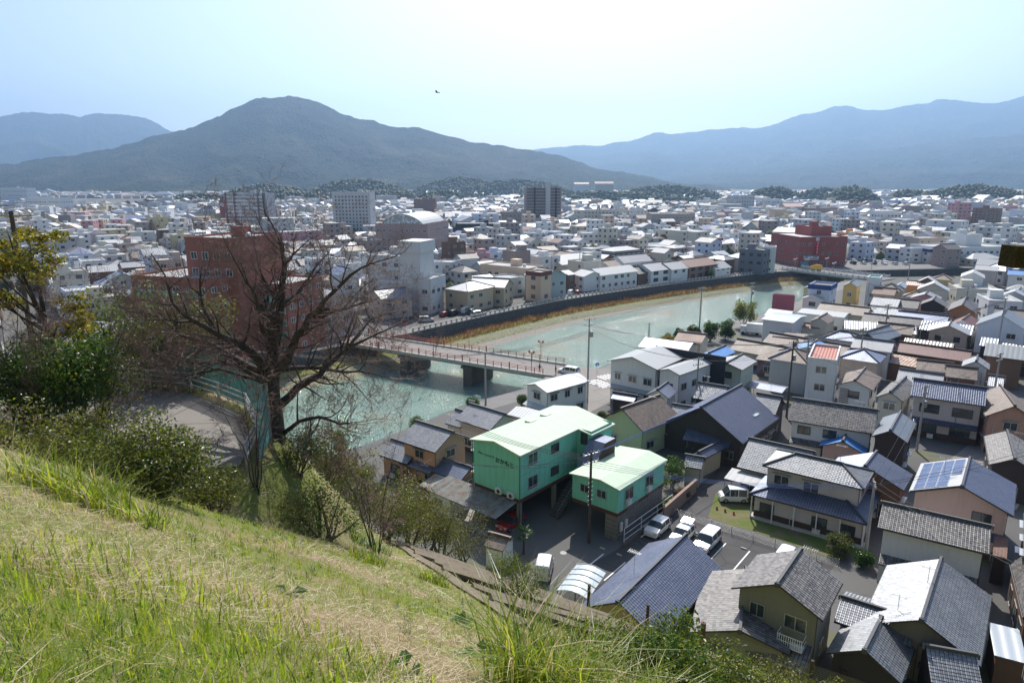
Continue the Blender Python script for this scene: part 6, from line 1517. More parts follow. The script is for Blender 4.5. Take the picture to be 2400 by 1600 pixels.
for i in range(n): x0 = -1.5 + i * .5; z0 = 2.4 + .35 * math.sin(PI * i / n); z1 = 2.4 + .35 * math.sin(PI * (i + 1) / n); m.face([(x0, -2.4, z0), (x0 + .5, -2.4, z1), (x0 + .5, 2.4, z1), (x0, 2.4, z0)])
m.build('roof_sheet', 'poly', cp_)
for k in range(6): m = MB(); m.tube([(-1.5 + i * .5, -2.4 + k * .96, 2.44 + .35 * math.sin(PI * i / n)) for i in range(n + 1)], .045, 5); m.build('roof_rib', 'rail_white', cp_)
for a in ((-1.45, -2.2), (-1.45, 2.2)): m = MB(); m.tube([(*a, 0), (*a, 2.4)], .06, 6); m.build('post', 'steel', cp_)
cp_ = empty('carport', (29.2, 77.9, 0), math.radians(-37), label='white curved carport roof beside the pale tiled house', category='carport'); m = MB()
for i in range(6): x0 = -2.6 + i * .87; f = lambda t: 2.5 + .5 * math.sin(PI * (t + .15) * .6); m.face([(x0, -1.6, 2.35 + .0), (x0 + .87, -1.6, 2.35), (x0 + .87, 1.2, 2.75), (x0, 1.2, 2.75)])
m.build('roof_sheet', 'r_metalw', cp_)
for a in ((-2.5, -1.5), (2.5, -1.5), (-2.5, 1.1), (2.5, 1.1)): m = MB(); m.tube([(*a, 0), (*a, 2.4)], .05, 6); m.build('post', 'steel', cp_)
cp_ = empty('carport', (45.5, 116.5, 0), math.radians(-38), label='dark polycarbonate carport in the lane behind the manor', category='carport'); m = MB(); slab(m, [(-3.2, -2.2, 2.4), (3.2, -2.2, 2.4), (3.2, 0, 2.8), (-3.2, 0, 2.8)], .05); slab(m, [(3.2, 2.2, 2.4), (-3.2, 2.2, 2.4), (-3.2, 0, 2.8), (3.2, 0, 2.8)], .05); m.build('roof_sheet', ['r_navy', 'steel'], cp_)
for a in ((-3, -2), (3, -2), (-3, 2), (3, 2)): m = MB(); m.tube([(*a, 0), (*a, 2.4)], .05, 6); m.build('post', 'steel', cp_)
m = MB(); m.box(0, 9.5, -.1, .1, 0, 1.7); m.box(-.05, 9.55, -.18, .18, 1.7, 1.82); o = m.build('garden_wall', 'brick_wall', label='old block garden wall running from the annex to the gatehouse', category='wall'); o.location = (17.3, 71.5, 0); o.rotation_euler = (0, 0, math.radians(53))
for (x, y) in ((24.4, 74.6), (25.2, 74.0), (26.0, 73.3)): m = MB(); m.lathe([(.1, 0), (.16, .24), (.17, .26), (.13, .24)], 8); put('flower_pot', m.mesh('flower_pot', 'terracotta'), loc=(x, y, .02), label='%s terracotta flower pot of three by the porch house' % ('farthest' if x < 25 else 'middle' if x < 26 else 'nearest'), category='flower pot', group='flower pots by the porch')
sg = empty('road_sign', (16.6, 128.4, 0), 0, label='round blue road sign at the bridge end', category='sign'); m = MB(); m.tube([(0, 0, 0), (0, 0, 3.6)], .04, 6); m.build('post', 'steel', sg)
m = MB(); m.lathe([(0, 0), (.38, 0), (.4, .02), (.4, -.02)], 16); put('sign_disc', m.mesh('sign_disc', 'sign_blue'), sg, M=Matrix.Translation((0, -.06, 3.3)) @ Matrix.Rotation(PI / 2, 4, 'X')); m = MB(); m.box(-.06, .06, -.09, -.08, 3.1, 3.5); m.face([(-.2, -.085, 3.35), (.2, -.085, 3.35), (0, -.085, 3.55)]); m.build('arrow', 'whiteframe', sg)

# ------------------------------------------------------------------ vegetation
def leaves(pts, nrm, size, mats, share, seed, asp=.55):
    """one rhombus leaf per point, turned at random around its outward direction"""
    r = np.random.default_rng(seed); n = len(pts); s = size * r.uniform(.6, 1.35, n)[:, None]
    d = nrm + r.normal(0, .75, (n, 3)); d /= np.linalg.norm(d, axis=1, keepdims=True) + 1e-9; t = np.cross(d, r.normal(0, 1, (n, 3))); t /= np.linalg.norm(t, axis=1, keepdims=True) + 1e-9; b = np.cross(d, t)
    V = np.stack([pts - t * s, pts + b * s * asp + d * s * .12, pts + t * s, pts - b * s * asp + d * s * .12], 1).reshape(-1, 3)
    F = np.arange(4 * n).reshape(n, 4); mi = r.choice(len(mats), n, p=np.array(share) / sum(share))
    return np_mesh('crown', V, F, mats, mi)
def clump_points(ells, n, seed, fill=.35):
    """points mostly on the shells of many small ellipsoids"""
    r = np.random.default_rng(seed); A = np.array([e[3] * e[4] for e in ells]); k = r.choice(len(ells), n, p=A / A.sum())
    C = np.array([e[:3] for e in ells])[k]; R = np.array([(e[3], e[3], e[4]) for e in ells])[k]
    d = r.normal(0, 1, (n, 3)); d /= np.linalg.norm(d, axis=1, keepdims=True); rr = 1 - r.random(n)[:, None] ** 1.6 * fill * 1.8
    return C + d * R * rr, d
def make_bush(x, y, w, h, mats, share, n, leaf, label, seed, z=None, name='shrub', bare=0, round_=False, cat='shrub', lean=(0, 0), group=None):
    r = np.random.default_rng(seed); z = float(hill(x, y)) if z is None else z
    root = empty(name, (x, y, z), 0, label=label, category=cat, group=group); ells = []
    K = 1 if round_ else 16
    for i in range(K):
        a = r.uniform(0, 2 * math.pi); rad = math.sqrt(r.random()) * .36 * w; hh = r.uniform(.25, .78) * h; s = r.uniform(.16, .27) * w
        ells.append((math.cos(a) * rad + lean[0] * hh, math.sin(a) * rad + lean[1] * hh, hh, s, s * r.uniform(.7, 1.) * min(1.2, h / w * 1.3)))
    if round_: ells = [(0, 0, h * .58, w / 2, h * .42)] + [(r.normal() * w * .16, r.normal() * w * .16, h * .6 + r.normal() * h * .1, w * .3, h * .28) for _ in range(5)]
    P, D = clump_points(ells, n, seed + 1); P[:, 2] = np.maximum(P[:, 2], .02)
    put('crown', leaves(P, D, leaf, mats, share, seed + 2), root)
    m = MB()
    for i in range(7 + bare):
        e = ells[i % len(ells)]; a = r.uniform(0, 6.28); t = Vector((e[0] + r.normal() * .1 * w, e[1] + r.normal() * .1 * w, min(e[2] * r.uniform(.9, 1.25), h * 1.02)))
        b = Vector((math.cos(a) * .06 * w, math.sin(a) * .06 * w, -.15)); md = b.lerp(t, .55) + Vector((r.normal(), r.normal(), 0)) * .05 * w
        m.tube([b, md, t], [.022 * h ** .6 + .008, .014 * h ** .6 + .004, .004], 4)
        for q in range(3): e2 = md.lerp(t, r.random()); m.tube([e2, e2 + Vector((r.normal(), r.normal(), abs(r.normal()) + .3)) * .12 * h], [.008, .003], 3, cap=False)
    m.build('stems', 'bark_pale', root); return root
OL = ['leaf_olive', 'leaf_lime', 'leaf_brown', 'leaf_lime']; DK = ['leaf_dark', 'leaf_green', 'leaf_lime']
def at_view(vx, zc, lift=0):     # ground plan point seen at picture column vx (of 2352) zc metres down the view axis, on the slope
    a = (vx * 1.0204 - 1200) / 1600; return a * zc
BUSH = [ # vx, zc(plan y approx), w, h, mats, share, n, leaf, label
    (395, 14.6, 2.9, 2.15, ['leaf_dark', 'leaf_olive', 'leaf_lime'], (2, 5, 3), 9000, .042, 'dense dark evergreen bush below the hill road'),
    (500, 17.2, 2.0, 1.3, OL, (4, 2, 1, 2), 3000, .042, 'olive bush between the dense dark bush and the sapling'), (215, 20.5, 3.0, 2.1, OL, (4, 2, 2, 2), 4200, .05, 'broad olive bush hiding the near edge of the hill road'), (300, 18.5, 2.6, 1.7, OL, (4, 2, 2, 2), 3600, .045, 'olive azalea bush left of the dense dark bush'),
    (150, 17.0, 2.6, 1.7, OL, (4, 1, 3, 2), 4200, .045, 'straggling olive bush behind the tall yellow-green tuft'),
    (30, 16.0, 2.6, 1.9, OL, (3, 1, 4, 1), 3800, .045, 'brownish bush at the left edge'),
    (210, 24.5, 4.4, 3.6, DK, (3, 5, 2), 9000, .07, 'glossy dark green evergreen at the inner bend of the road'), (75, 25.0, 4.2, 3.4, DK, (3, 5, 2), 6500, .07, 'glossy dark evergreen under the yellow-leaved tree'),
    (392, 31.5, 6.6, 7.4, ['leaf_olive', 'leaf_green', 'leaf_lime'], (4, 3, 2), 7000, .09, 'olive leafy tree beyond the guard rail'), (310, 32.5, 6.2, 6.8, ['leaf_olive', 'leaf_green', 'leaf_dark'], (3, 3, 3), 5200, .09, 'darker leafy tree beyond the guard rail, left of the olive one'), (462, 30.5, 5.0, 6.6, ['leaf_olive', 'leaf_brown', 'leaf_lime'], (4, 2, 2), 4600, .09, 'thin leafy tree beyond the netting fence'),
    (745, 20.0, 3.2, 2.4, ['leaf_olive', 'leaf_brown', 'leaf_green'], (4, 2, 2), 3600, .04, 'twiggy olive shrub right of the cherry trunk'), (690, 22.5, 2.0, 1.6, ['leaf_olive', 'leaf_brown', 'leaf_green'], (3, 3, 2), 2400, .04, 'smaller twiggy shrub below the cherry trunk'),
    (800, 32.0, 4.8, 5.0, ['leaf_olive', 'leaf_lime', 'leaf_brown'], (4, 3, 3), 5200, .06, 'yellowish shrub above the salmon house'), (880, 34.0, 4.8, 5.0, ['leaf_olive', 'leaf_lime', 'leaf_brown'], (4, 4, 2), 6000, .06, 'tall yellow-olive shrub beside the bare sapling'), (740, 30.0, 3.8, 4.2, ['leaf_brown', 'leaf_olive', 'leaf_red'], (4, 3, 2), 3600, .06, 'reddish brown shrub near the river wall'),
    (930, 37.0, 4.6, 4.8, ['leaf_brown', 'leaf_olive', 'leaf_lime'], (4, 3, 2), 4600, .06, 'brownish shrub in front of the plank shed'), (1005, 41.0, 4.6, 4.6, ['leaf_brown', 'leaf_olive', 'leaf_lime'], (3, 4, 2), 4200, .06, 'brown-olive shrub by the garage wall'), (1060, 44.0, 4.2, 4.2, ['leaf_brown', 'leaf_olive', 'leaf_lime'], (4, 3, 1), 3600, .06, 'low brown shrub next to the hillfoot shed'), (975, 40.0, 3.4, 3.2, ['leaf_brown', 'leaf_olive', 'leaf_lime'], (4, 3, 2), 3000, .06, 'low brown shrub between the lattice beams and garage'),
    (1195, 21.0, 2.5, 1.75, ['leaf_olive', 'leaf_lime', 'leaf_green'], (4, 3, 2), 4200, .032, 'open vase-shaped shrub on the slope lattice'),
    (1400, 10.8, 1.7, .95, ['leaf_lime', 'leaf_green', 'leaf_olive'], (3, 3, 2), 3200, .03, 'leafy shrub at the left end of the front hedge'), (1530, 10.0, 1.9, 1.25, ['leaf_lime', 'leaf_green', 'leaf_dark'], (3, 3, 2), 5200, .034, 'broad glossy shrub in the front hedge'), (1650, 10.6, 1.8, 1.25, ['leaf_lime', 'leaf_olive', 'leaf_green'], (3, 3, 2), 4200, .03, 'glossy shrub below the paired brown posts'),
    (1770, 11.2, 1.9, 1.3, ['leaf_olive', 'leaf_lime', 'leaf_brown'], (4, 2, 2), 4200, .028, 'olive shrub in the front hedge below the balcony'), (1880, 11.8, 1.9, 1.3, ['leaf_olive', 'leaf_lime', 'leaf_brown'], (4, 2, 2), 3800, .028, 'olive shrub near the right end of the hedge'), (1985, 12.4, 1.8, 1.1, ['leaf_olive', 'leaf_lime', 'leaf_brown'], (4, 2, 2), 3200, .028, 'last low shrub of the hedge at the bottom edge'), (1480, 17.5, 2.0, 1.2, OL, (3, 2, 3, 1), 2400, .035, 'thin pale shrub behind the hedge by the blue-grey roof')]
for i, (vx, yy, w, h, mats, share, n, lf, lb) in enumerate(BUSH):
    x = at_view(vx, yy * 1.02 + 1.5); make_bush(x, yy, w, h, mats, share, n, lf, lb, 100 + i * 7, bare=6 if 'vase' in lb or 'twiggy' in lb else 0)
# garden and riverside greenery on the plain
for i, (x, y, w, h, mats, rd, lb) in enumerate(((18.3, 78.3, 2.6, 3.4, ['leaf_green', 'leaf_lime'], 1, 'clipped round green tree beside the apartment annex'), (20.5, 80.8, 3.4, 4.0, ['leaf_dark', 'leaf_green'], 0, 'dark garden pine in the manor garden'), (20.8, 77.2, 2.2, 1.4, ['leaf_red', 'leaf_brown'], 0, 'bare reddish shrub in the manor garden'), (19.0, 75.6, 1.6, 1.0, ['leaf_green', 'leaf_lime'], 1, 'low clipped shrub on the garden wall'), (22.0, 87.0, 2.2, 1.6, ['leaf_dark', 'leaf_green'], 1, 'round shrub before the manor porch'),
        (-6.6, 110.2, 2.2, 2.6, ['leaf_dark', 'leaf_green'], 1, 'round evergreen on the river wall by the slim pole'), (-14.8, 100.0, 2.6, 2.8, ['leaf_dark', 'leaf_green', 'leaf_lime'], 1, 'clipped round tree at the river edge above the salmon house'), (1.6, 112.4, 1.7, 2.4, ['leaf_dark', 'leaf_green'], 1, 'small evergreen beside the ribbed roof house'), (-24.3, 90.6, 2.4, 4.2, ['leaf_dark', 'leaf_olive'], 0, 'dark narrow tree at the river bend behind the sapling'),
        (-25.5, 85.5, 3.6, 3.4, ['leaf_olive', 'leaf_brown', 'leaf_lime'], 0, 'olive shrub on the bank strip beyond the cherry tree'), (-22.0, 83.0, 3.8, 3.6, ['leaf_lime', 'leaf_olive', 'leaf_brown'], 0, 'yellow-olive shrub on the bank strip nearer the salmon house'), (-19.0, 80.5, 3.6, 3.4, ['leaf_olive', 'leaf_lime', 'leaf_brown'], 0, 'round olive shrub at the back of the salmon house'), (-29.0, 82.5, 3.4, 3.0, ['leaf_brown', 'leaf_red', 'leaf_olive'], 0, 'reddish shrub at the end of the bank strip'), (-16.5, 76.0, 3.4, 3.2, ['leaf_brown', 'leaf_olive'], 0, 'brown shrub between the salmon house and the slope'), (-12.5, 71.5, 3.2, 3.0, ['leaf_brown', 'leaf_olive'], 0, 'brown shrub beside the plank shed'), (12.2, 100.4, 2.2, 2.4, ['leaf_green', 'leaf_dark'], 1, 'cloud-pruned pine left of the olive house'), (9.4, 101.6, 1.8, 1.6, ['leaf_green', 'leaf_lime'], 1, 'clipped yellow-green mound beside the cloud-pruned pine'), (14.6, 102.8, 2.4, 3.0, ['leaf_dark', 'leaf_olive'], 0, 'dark garden tree behind the cloud-pruned pine'), (8.0, 103.6, 1.5, 1.3, ['leaf_green', 'leaf_lime'], 1, 'small clipped mound near the ribbed roof house'),
        (62, 178.5, 6.0, 8.6, ['leaf_lime', 'leaf_yellow', 'leaf_green'], 0, 'tall yellow-green tree standing alone on the near bank'), (48.3, 162.0, 4.2, 5.4, ['leaf_dark', 'leaf_green'], 0, 'dark leafy tree right of the bank pole'), (44.6, 163.6, 3.6, 4.6, ['leaf_dark', 'leaf_olive'], 0, 'dark tree left of the leafy one on the bank'), (52.6, 163.6, 4.4, 5.6, ['leaf_dark', 'leaf_green'], 0, 'broad dark tree beside the box truck'), (41.2, 165.0, 2.6, 2.8, ['leaf_dark', 'leaf_green'], 0, 'small dark tree by the brown bank house'), (37.2, 159.5, 3.4, 2.4, ['leaf_yellow', 'leaf_olive'], 0, 'low yellowish shrub by the grey river shed'),
        (31.5, 78.6, 1.9, 2.1, ['leaf_dark', 'leaf_olive'], 0, 'dark shrub beside the white curved carport'), (29.0, 76.2, 1.6, 1.7, ['leaf_yellow', 'leaf_olive'], 0, 'yellowish shrub behind the white minivan'), (34.2, 64.5, 2.8, 2.4, ['leaf_olive', 'leaf_green', 'leaf_brown'], 0, 'broad shrub at the foot of the short garden pole'), (35.6, 62.2, 2.2, 1.9, ['leaf_dark', 'leaf_green'], 0, 'dark shrub by the wire gate'), (37.6, 59.8, 2.6, 2.6, ['leaf_dark', 'leaf_green'], 0, 'dark green tree in front of the windowless storehouse'), (35.6, 57.6, 1.8, 1.7, ['leaf_olive', 'leaf_brown'], 0, 'olive shrub beside the large pale-sloped roof'),
        (102.5, 128.5, 5.2, 6.2, ['leaf_dark', 'leaf_olive'], 0, 'dark round tree at the right edge behind the grey gable'), (-8.5, 209, 4.2, 4.4, ['leaf_dark', 'leaf_green'], 0, 'dark bushy tree beside the peach building'), (14.8, 231, 4.6, 5.6, ['leaf_red', 'leaf_brown'], 0, 'bare reddish tree in front of the teal house'), (27, 262, 4.4, 4.4, ['leaf_green', 'leaf_olive'], 0, 'green garden tree behind the white gabled house'), (79.5, 272.5, 3.6, 4.0, ['leaf_dark', 'leaf_green'], 0, 'dark tree at the corner of the brown inn'), (51.0, 44.5, 3.0, 3.0, ['leaf_dark', 'leaf_olive'], 0, 'dark shrub at the right edge beside the alley'), (17.8, 74.0, 1.4, 1.2, ['leaf_lime', 'leaf_green'], 0, 'yellow-green shrub at the wall foot by the annex'), (88, 158, 3.0, 3.2, ['leaf_green', 'leaf_lime'], 0, 'small green tree between the brown tile roofs'), (98, 172, 3.2, 3.2, ['leaf_green', 'leaf_olive'], 0, 'small dark tree before the dark old house'))):
    big = h > 4; make_bush(x, y, w, h, mats, [3] + [2] * (len(mats) - 1), 3400 if y > 90 else 3600, (.20 if h > 5 else .15) if y > 120 else .085, lb, 900 + i * 5, z=0., name='tree' if big or 'tree' in lb or 'pine' in lb else 'shrub', round_=bool(rd), cat='tree' if big or 'tree' in lb or 'pine' in lb else 'shrub')
# fan palm
pm_ = empty('palm_tree', (1.2, 64.6, 0), 0, label='small fan palm beside the pale manhole cover', category='palm'); m = MB(); m.tube([(0, 0, -.2), (.03, 0, 1.2), (0, .02, 2.4)], [.13, .11, .12], 8); m.build('trunk', 'bark', pm_); m = MB(); r = random.Random(3)
for i in range(26):
    a = r.uniform(0, 6.28); el = r.uniform(-.5, 1.2); d = Vector((math.cos(a) * math.cos(el), math.sin(a) * math.cos(el), math.sin(el))); c = Vector((0, 0, 2.45)) + d * .55; sd_ = d.cross(Vector((0, 0, 1))).normalized(); m.tube([(0, 0, 2.4), c], .012, 3)
    for k in range(11):
        t = (k - 5) / 5 * 1.25; f = (d * math.cos(t) + sd_ * math.sin(t)); e = c + f * .62 + Vector((0, 0, -.12)); s2 = f.cross(Vector((.1, .2, 1))).normalized() * .03; m.face([c, c + f * .35 + s2, e, c + f * .35 - s2])
m.build('crown', 'leaf_green', pm_)
# ---- bare cherry tree
CHERRY = [([(-8.79, 23.7, 27.95), (-8.74, 23.7, 28.92), (-8.73, 23.7, 30.29), (-8.68, 23.7, 31.29), (-8.51, 23.7, 32.21)], 0.52, 0.24), ([(-8.51, 23.7, 32.21), (-8.31, 23.9, 33.2), (-8.23, 24.1, 33.93), (-8.11, 24.2, 35.06), (-8.08, 24.2, 35.49), (-8.3, 24.3, 36.23)], 0.22, 0.04), ([(-8.77, 23.7, 31.42), (-9.08, 23.4, 32.02), (-9.51, 23.0, 32.54), (-10.03, 22.6, 32.97), (-10.68, 22.3, 33.49), (-11.15, 22.1, 34.15)], 0.22, 0.05), ([(-9.0, 23.7, 31.29), (-9.93, 24.2, 31.62), (-11.18, 24.8, 32.07), (-12.39, 25.2, 32.32), (-13.41, 25.5, 32.94), (-14.23, 25.7, 33.11)], 0.16, 0.03), ([(-8.32, 23.7, 31.42), (-7.89, 23.6, 32.1), (-7.53, 23.4, 32.73), (-6.99, 23.2, 33.4), (-6.41, 23.0, 34.05), (-5.41, 22.8, 34.93), (-4.78, 22.7, 35.3)], 0.2, 0.03), ([(-8.43, 23.7, 30.08), (-7.83, 23.9, 30.7), (-7.11, 24.2, 31.08), (-6.65, 24.5, 31.47), (-6.03, 24.8, 32.04), (-5.19, 25.0, 32.37)], 0.2, 0.04), ([(-8.41, 23.7, 28.99), (-7.66, 23.3, 29.58), (-6.86, 23.0, 29.86), (-6.01, 22.8, 29.63), (-5.52, 22.6, 29.8)], 0.11, 0.02), ([(-8.49, 23.7, 31.35), (-7.44, 24.5, 31.3), (-6.8, 25.0, 31.02), (-5.95, 25.4, 30.91), (-4.79, 25.7, 30.51)], 0.12, 0.02), ([(-9.02, 23.7, 31.02), (-10.24, 24.6, 31.31), (-11.47, 25.0, 31.34), (-12.86, 25.4, 31.43)], 0.14, 0.03), ([(-8.91, 23.7, 30.89), (-10.16, 22.9, 31.64), (-10.92, 22.4, 31.59), (-11.59, 22.1, 31.37)], 0.09, 0.02), ([(-8.54, 23.7, 32.34), (-8.68, 23.2, 33.02), (-8.63, 22.9, 33.77), (-8.74, 22.7, 34.47), (-8.96, 22.5, 35.09)], 0.13, 0.03), ([(-8.36, 23.7, 32.98), (-8.95, 24.4, 33.36), (-8.92, 24.7, 34.22), (-9.3, 24.9, 35.1), (-9.35, 25.0, 35.73)], 0.1, 0.02), ([(-8.14, 23.7, 33.75), (-7.86, 24.8, 34.07), (-7.35, 25.2, 34.74), (-6.84, 25.4, 35.37)], 0.1, 0.02), ([(-7.08, 23.7, 33.3), (-6.35, 23.8, 33.47), (-5.55, 24.2, 33.66), (-4.7, 24.5, 33.93)], 0.08, 0.015), ([(-10.52, 23.7, 32.72), (-10.45, 22.9, 33.64), (-10.65, 23.0, 34.48), (-10.5, 23.1, 35.19)], 0.09, 0.02), ([(-11.35, 23.7, 33.17), (-11.71, 22.6, 33.46), (-12.32, 22.8, 34.21)], 0.07, 0.015), ([(-5.76, 23.7, 32.3), (-5.34, 25.2, 32.94), (-4.65, 25.5, 33.15)], 0.07, 0.015)]

def grow(m, tw, p, d, L, r, depth, rg, limbs):
    n = 4 if depth > 1 else 2; pts = [p.copy()]; rad = [r]; q = p.copy(); dd = d.copy()
    for i in range(n):
        dd = (dd + Vector((rg.gauss(0, .22), rg.gauss(0, .22), rg.gauss(.03, .18)))).normalized(); q = q + dd * L / n; pts.append(q.copy()); rad.append(r * (1 - .72 * (i + 1) / n))
    (m if r > .022 else tw).tube(pts, rad, 5 if r > .022 else 3, cap=False)
    if depth <= 0: return
    for k in range(4 if depth > 1 else 5):
        t = rg.uniform(.22, 1.); i = min(n - 1, int(t * n)); b = pts[i].lerp(pts[i + 1], t * n - i); sd_ = (pts[i + 1] - pts[i]).normalized(); a = Vector((rg.gauss(0, 1), rg.gauss(0, 1), rg.gauss(.25, .8))); a = (a - sd_ * a.dot(sd_)).normalized()
        grow(m, tw, b, (sd_ * rg.uniform(.45, .9) + a * .75).normalized(), L * rg.uniform(.42, .68), max(.006, r * (1 - .6 * t) * rg.uniform(.45, .6)), depth - 1, rg, limbs)
def bare_tree(limbs, root, seed, twl=1.5, depth=3, trunk=None, per=.42):
    rg = random.Random(seed); m = MB(); tw = MB()
    for pts, r0, r1 in limbs:
        P = [Vector(p) for p in pts]; n = len(P); Q = []; 
        for i in range(n - 1):
            for t in (0, .5): Q.append(P[i].lerp(P[i + 1], t) + Vector((rg.gauss(0, .03), rg.gauss(0, .03), rg.gauss(0, .03))))
        Q.append(P[-1]); k = len(Q); R_ = [r0 + (r1 - r0) * (i / (k - 1)) for i in range(k)]; R_ = [q_ * .86 for q_ in R_]; m.tube(Q, R_, 9 if r0 > .15 else 7, cap=True)
        tot = sum((Q[i + 1] - Q[i]).length for i in range(k - 1)); cnt = int(tot / per)
        for c in range(cnt):
            t = rg.uniform(.18, 1.) if r0 < .3 else rg.uniform(.75, 1.); i = min(k - 2, int(t * (k - 1))); b = Q[i].lerp(Q[i + 1], t * (k - 1) - i); sd_ = (Q[i + 1] - Q[i]).normalized(); a = Vector((rg.gauss(0, 1), rg.gauss(0, 1), rg.gauss(.3, .8))); a = (a - sd_ * a.dot(sd_)).normalized()
            grow(m, tw, b, (sd_ * rg.uniform(.3, .8) + a * .8).normalized(), twl * rg.uniform(.5, 1.15), min(.04, R_[i] * .5), depth, rg, limbs)
        grow(m, tw, Q[-1], (Q[-1] - Q[-2]).normalized(), twl, r1, depth, rg, limbs)
    m.build('limbs', 'bark', root, smooth=True); tw.build('twigs', 'twig', root)
ct = empty('cherry_tree', (0, 0, 0), 0, label='large bare cherry tree with spreading dark limbs on the slope', category='tree'); bare_tree(CHERRY, ct, 21, 1.7, 3, per=.27)
def sapling(x, y, h, n, label, seed, spread=.4, z=None):
    rg = random.Random(seed); z = float(hill(x, y)) if z is None else z; r = empty('sapling', (x, y, z), 0, label=label, category='tree'); L = []
    for i in range(n):
        a = rg.uniform(0, 6.28); dx, dy = math.cos(a) * spread * h * rg.uniform(.4, 1), math.sin(a) * spread * h * rg.uniform(.4, 1); hh = h * rg.uniform(.6, 1.); L.append(([(dx * .06, dy * .06, -.2), (dx * .25, dy * .25, hh * .35), (dx * .6, dy * .6, hh * .7), (dx, dy, hh)], .035 if i == 0 else .024, .006))
    bare_tree(L, r, seed + 1, .8, 2, per=.34)
sapling(at_view(852, 22.5), 21.0, 4.4, 6, 'thin bare sapling with upright stems in the middle of the slope', 5); sapling(at_view(585, 21.), 19.5, 3.6, 6, 'thin bare sapling in front of the cherry trunk', 8, .35); sapling(at_view(240, 27.), 25.0, 5.0, 9, 'many-stemmed bare shrub tree left of the hill road', 12, .7); sapling(at_view(120, 26.), 24.0, 5.5, 9, 'many-stemmed bare tree at the left below yellow leaves', 15, .6); sapling(at_view(690, 26.5), 25.0, 2.6, 6, 'low spray of bare twigs beside the cherry base', 18, .8)
sapling(at_view(45, 28.), 26.5, 6.0, 7, 'tall many-stemmed bare tree at the left edge', 51, .5); sapling(at_view(330, 30.), 28.8, 4.6, 6, 'bare shrub tree at the far bend of the hill road', 53, .6, z=26.5); sapling(-17.5, 150, 7, 6, 'bare tree by the far end of the red-railed bridge', 31, .6, z=0); sapling(-33, 190, 8, 7, 'bare tree in front of the derelict building', 33, .5, z=0)
# yellow-leaved tree at the left
yt = empty('tree', (at_view(150, 28.), 26.0, 0), 0, label='tall tree with sparse yellow-green leaf tiers at the left edge', category='tree'); bx = yt.location.x; bz = float(hill(bx, 26.)); yt.location.z = bz; L = []
YC = [(a_, b_, c_ - 1.1, d_ * 1.15, e_) for (a_, b_, c_, d_, e_) in [(-2.4, 0, 7.6, 1.5, .55), (-1.1, .3, 7.3, 1.2, .55), (0.1, 0, 6.9, 1.1, .5), (-2.8, .2, 6.4, 1.0, .4), (-.9, -.3, 5.6, .9, .35), (1.0, .2, 5.3, .8, .35), (1.6, 0, 4.7, .8, .3), (-.2, .4, 8.0, .9, .4), (-3.3, 0, 7.1, 1.2, .5), (.5, .5, 4.2, .6, .3), (-2.0, -.4, 7.0, 1.3, .5), (-3.4, .3, 6.5, 1.2, .5)]]
L.append(([(.4, 0, -.3), (.3, 0, 3.), (-.2, 0, 4.8), (-.6, 0, 6.5)], .16, .03))
for c in YC: L.append(([(.2, 0, min(4.6, c[2] * .6)), (c[0] * .5, c[1] * .5, c[2] * .82), c[:3]], .06, .012))
bare_tree(L, yt, 40, .8, 1, per=.7); P, D = clump_points([e for c in YC for e in [(c[0] + random.gauss(0, c[3] * .5), c[1] + random.gauss(0, c[3] * .4), c[2] + random.gauss(0, .18), c[3] * .42, c[4] * .55) for _ in range(8)]], 12000, 5, .5); put('crown', leaves(P, D, .075, ['leaf_yellow', 'leaf_lime', 'leaf_olive'], (5, 3, 2), 44), yt)

# ---- grass: blades as strips
def blades(P, L, W_, lean, mats, mi, seed, curl=.5, seg=2):
    r = np.random.default_rng(seed); n = len(P); a = r.uniform(0, 2 * np.pi, n); hd = np.stack([np.cos(a), np.sin(a), 0 * a], 1); s = np.stack([-np.sin(a), np.cos(a), 0 * a], 1) * (W_ / 2)[:, None]; rows = []
    for k in range(seg + 1):
        t = k / seg; c = P + np.array([0, 0, 1.]) * (L * t * (1 - curl * lean * t))[:, None] + hd * (L * lean * t * t)[:, None]; w = s * (1 - t ** 1.5) if k else s
        rows.append((c - w, c + w))
    V = []; F = []
    for k in range(seg): V.append(np.stack([rows[k][0], rows[k][1], rows[k + 1][1], rows[k + 1][0]], 1))
    V = np.concatenate(V).reshape(-1, 3); F = np.arange(len(V)).reshape(-1, 4); return np_mesh('grass', V, F, mats, np.tile(mi, seg))
def slope_points(n, seed, z0, z1, a0=-.8, a1=.8):
    r = np.random.default_rng(seed); zc = z0 * (z1 / z0) ** r.random(n); x = r.uniform(a0, a1, n) * zc; y = zc * r.uniform(.86, .99, n); h = hill(x, y); ok = (h > .5) & (seg_d(x, y, ROAD_C) > 2.7) & (y > .6); x, y, h = x[ok], y[ok], h[ok]; return x, y, h
GM = ['blade', 'blade_lime', 'blade_dry', 'blade_dark', 'straw_brown', 'straw_pale']
def cover(name, x, y, h, kinds, l0, l1, wmin, lean, seed, label, seg=2):
    r = np.random.default_rng(seed); n = len(x); dist = np.hypot(x, y)
    put(name, blades(np.stack([x, y, h - .012], 1), r.uniform(l0, l1, n) * (.7 + .6 * vnoise(x, y, 1.3, 5)), np.maximum(wmin, dist * .0009) * r.uniform(.6, 1.5, n), r.uniform(*lean, n), GM, kinds, seed + 1, seg=seg), kind='stuff', label=label, category='grass')
dryness = lambda x, y: fbm(x, y, 3.6, 4, 9) + .10 * (vnoise(x * .8 + y * .35, y - x * .4, 1.1, 2) - .5)
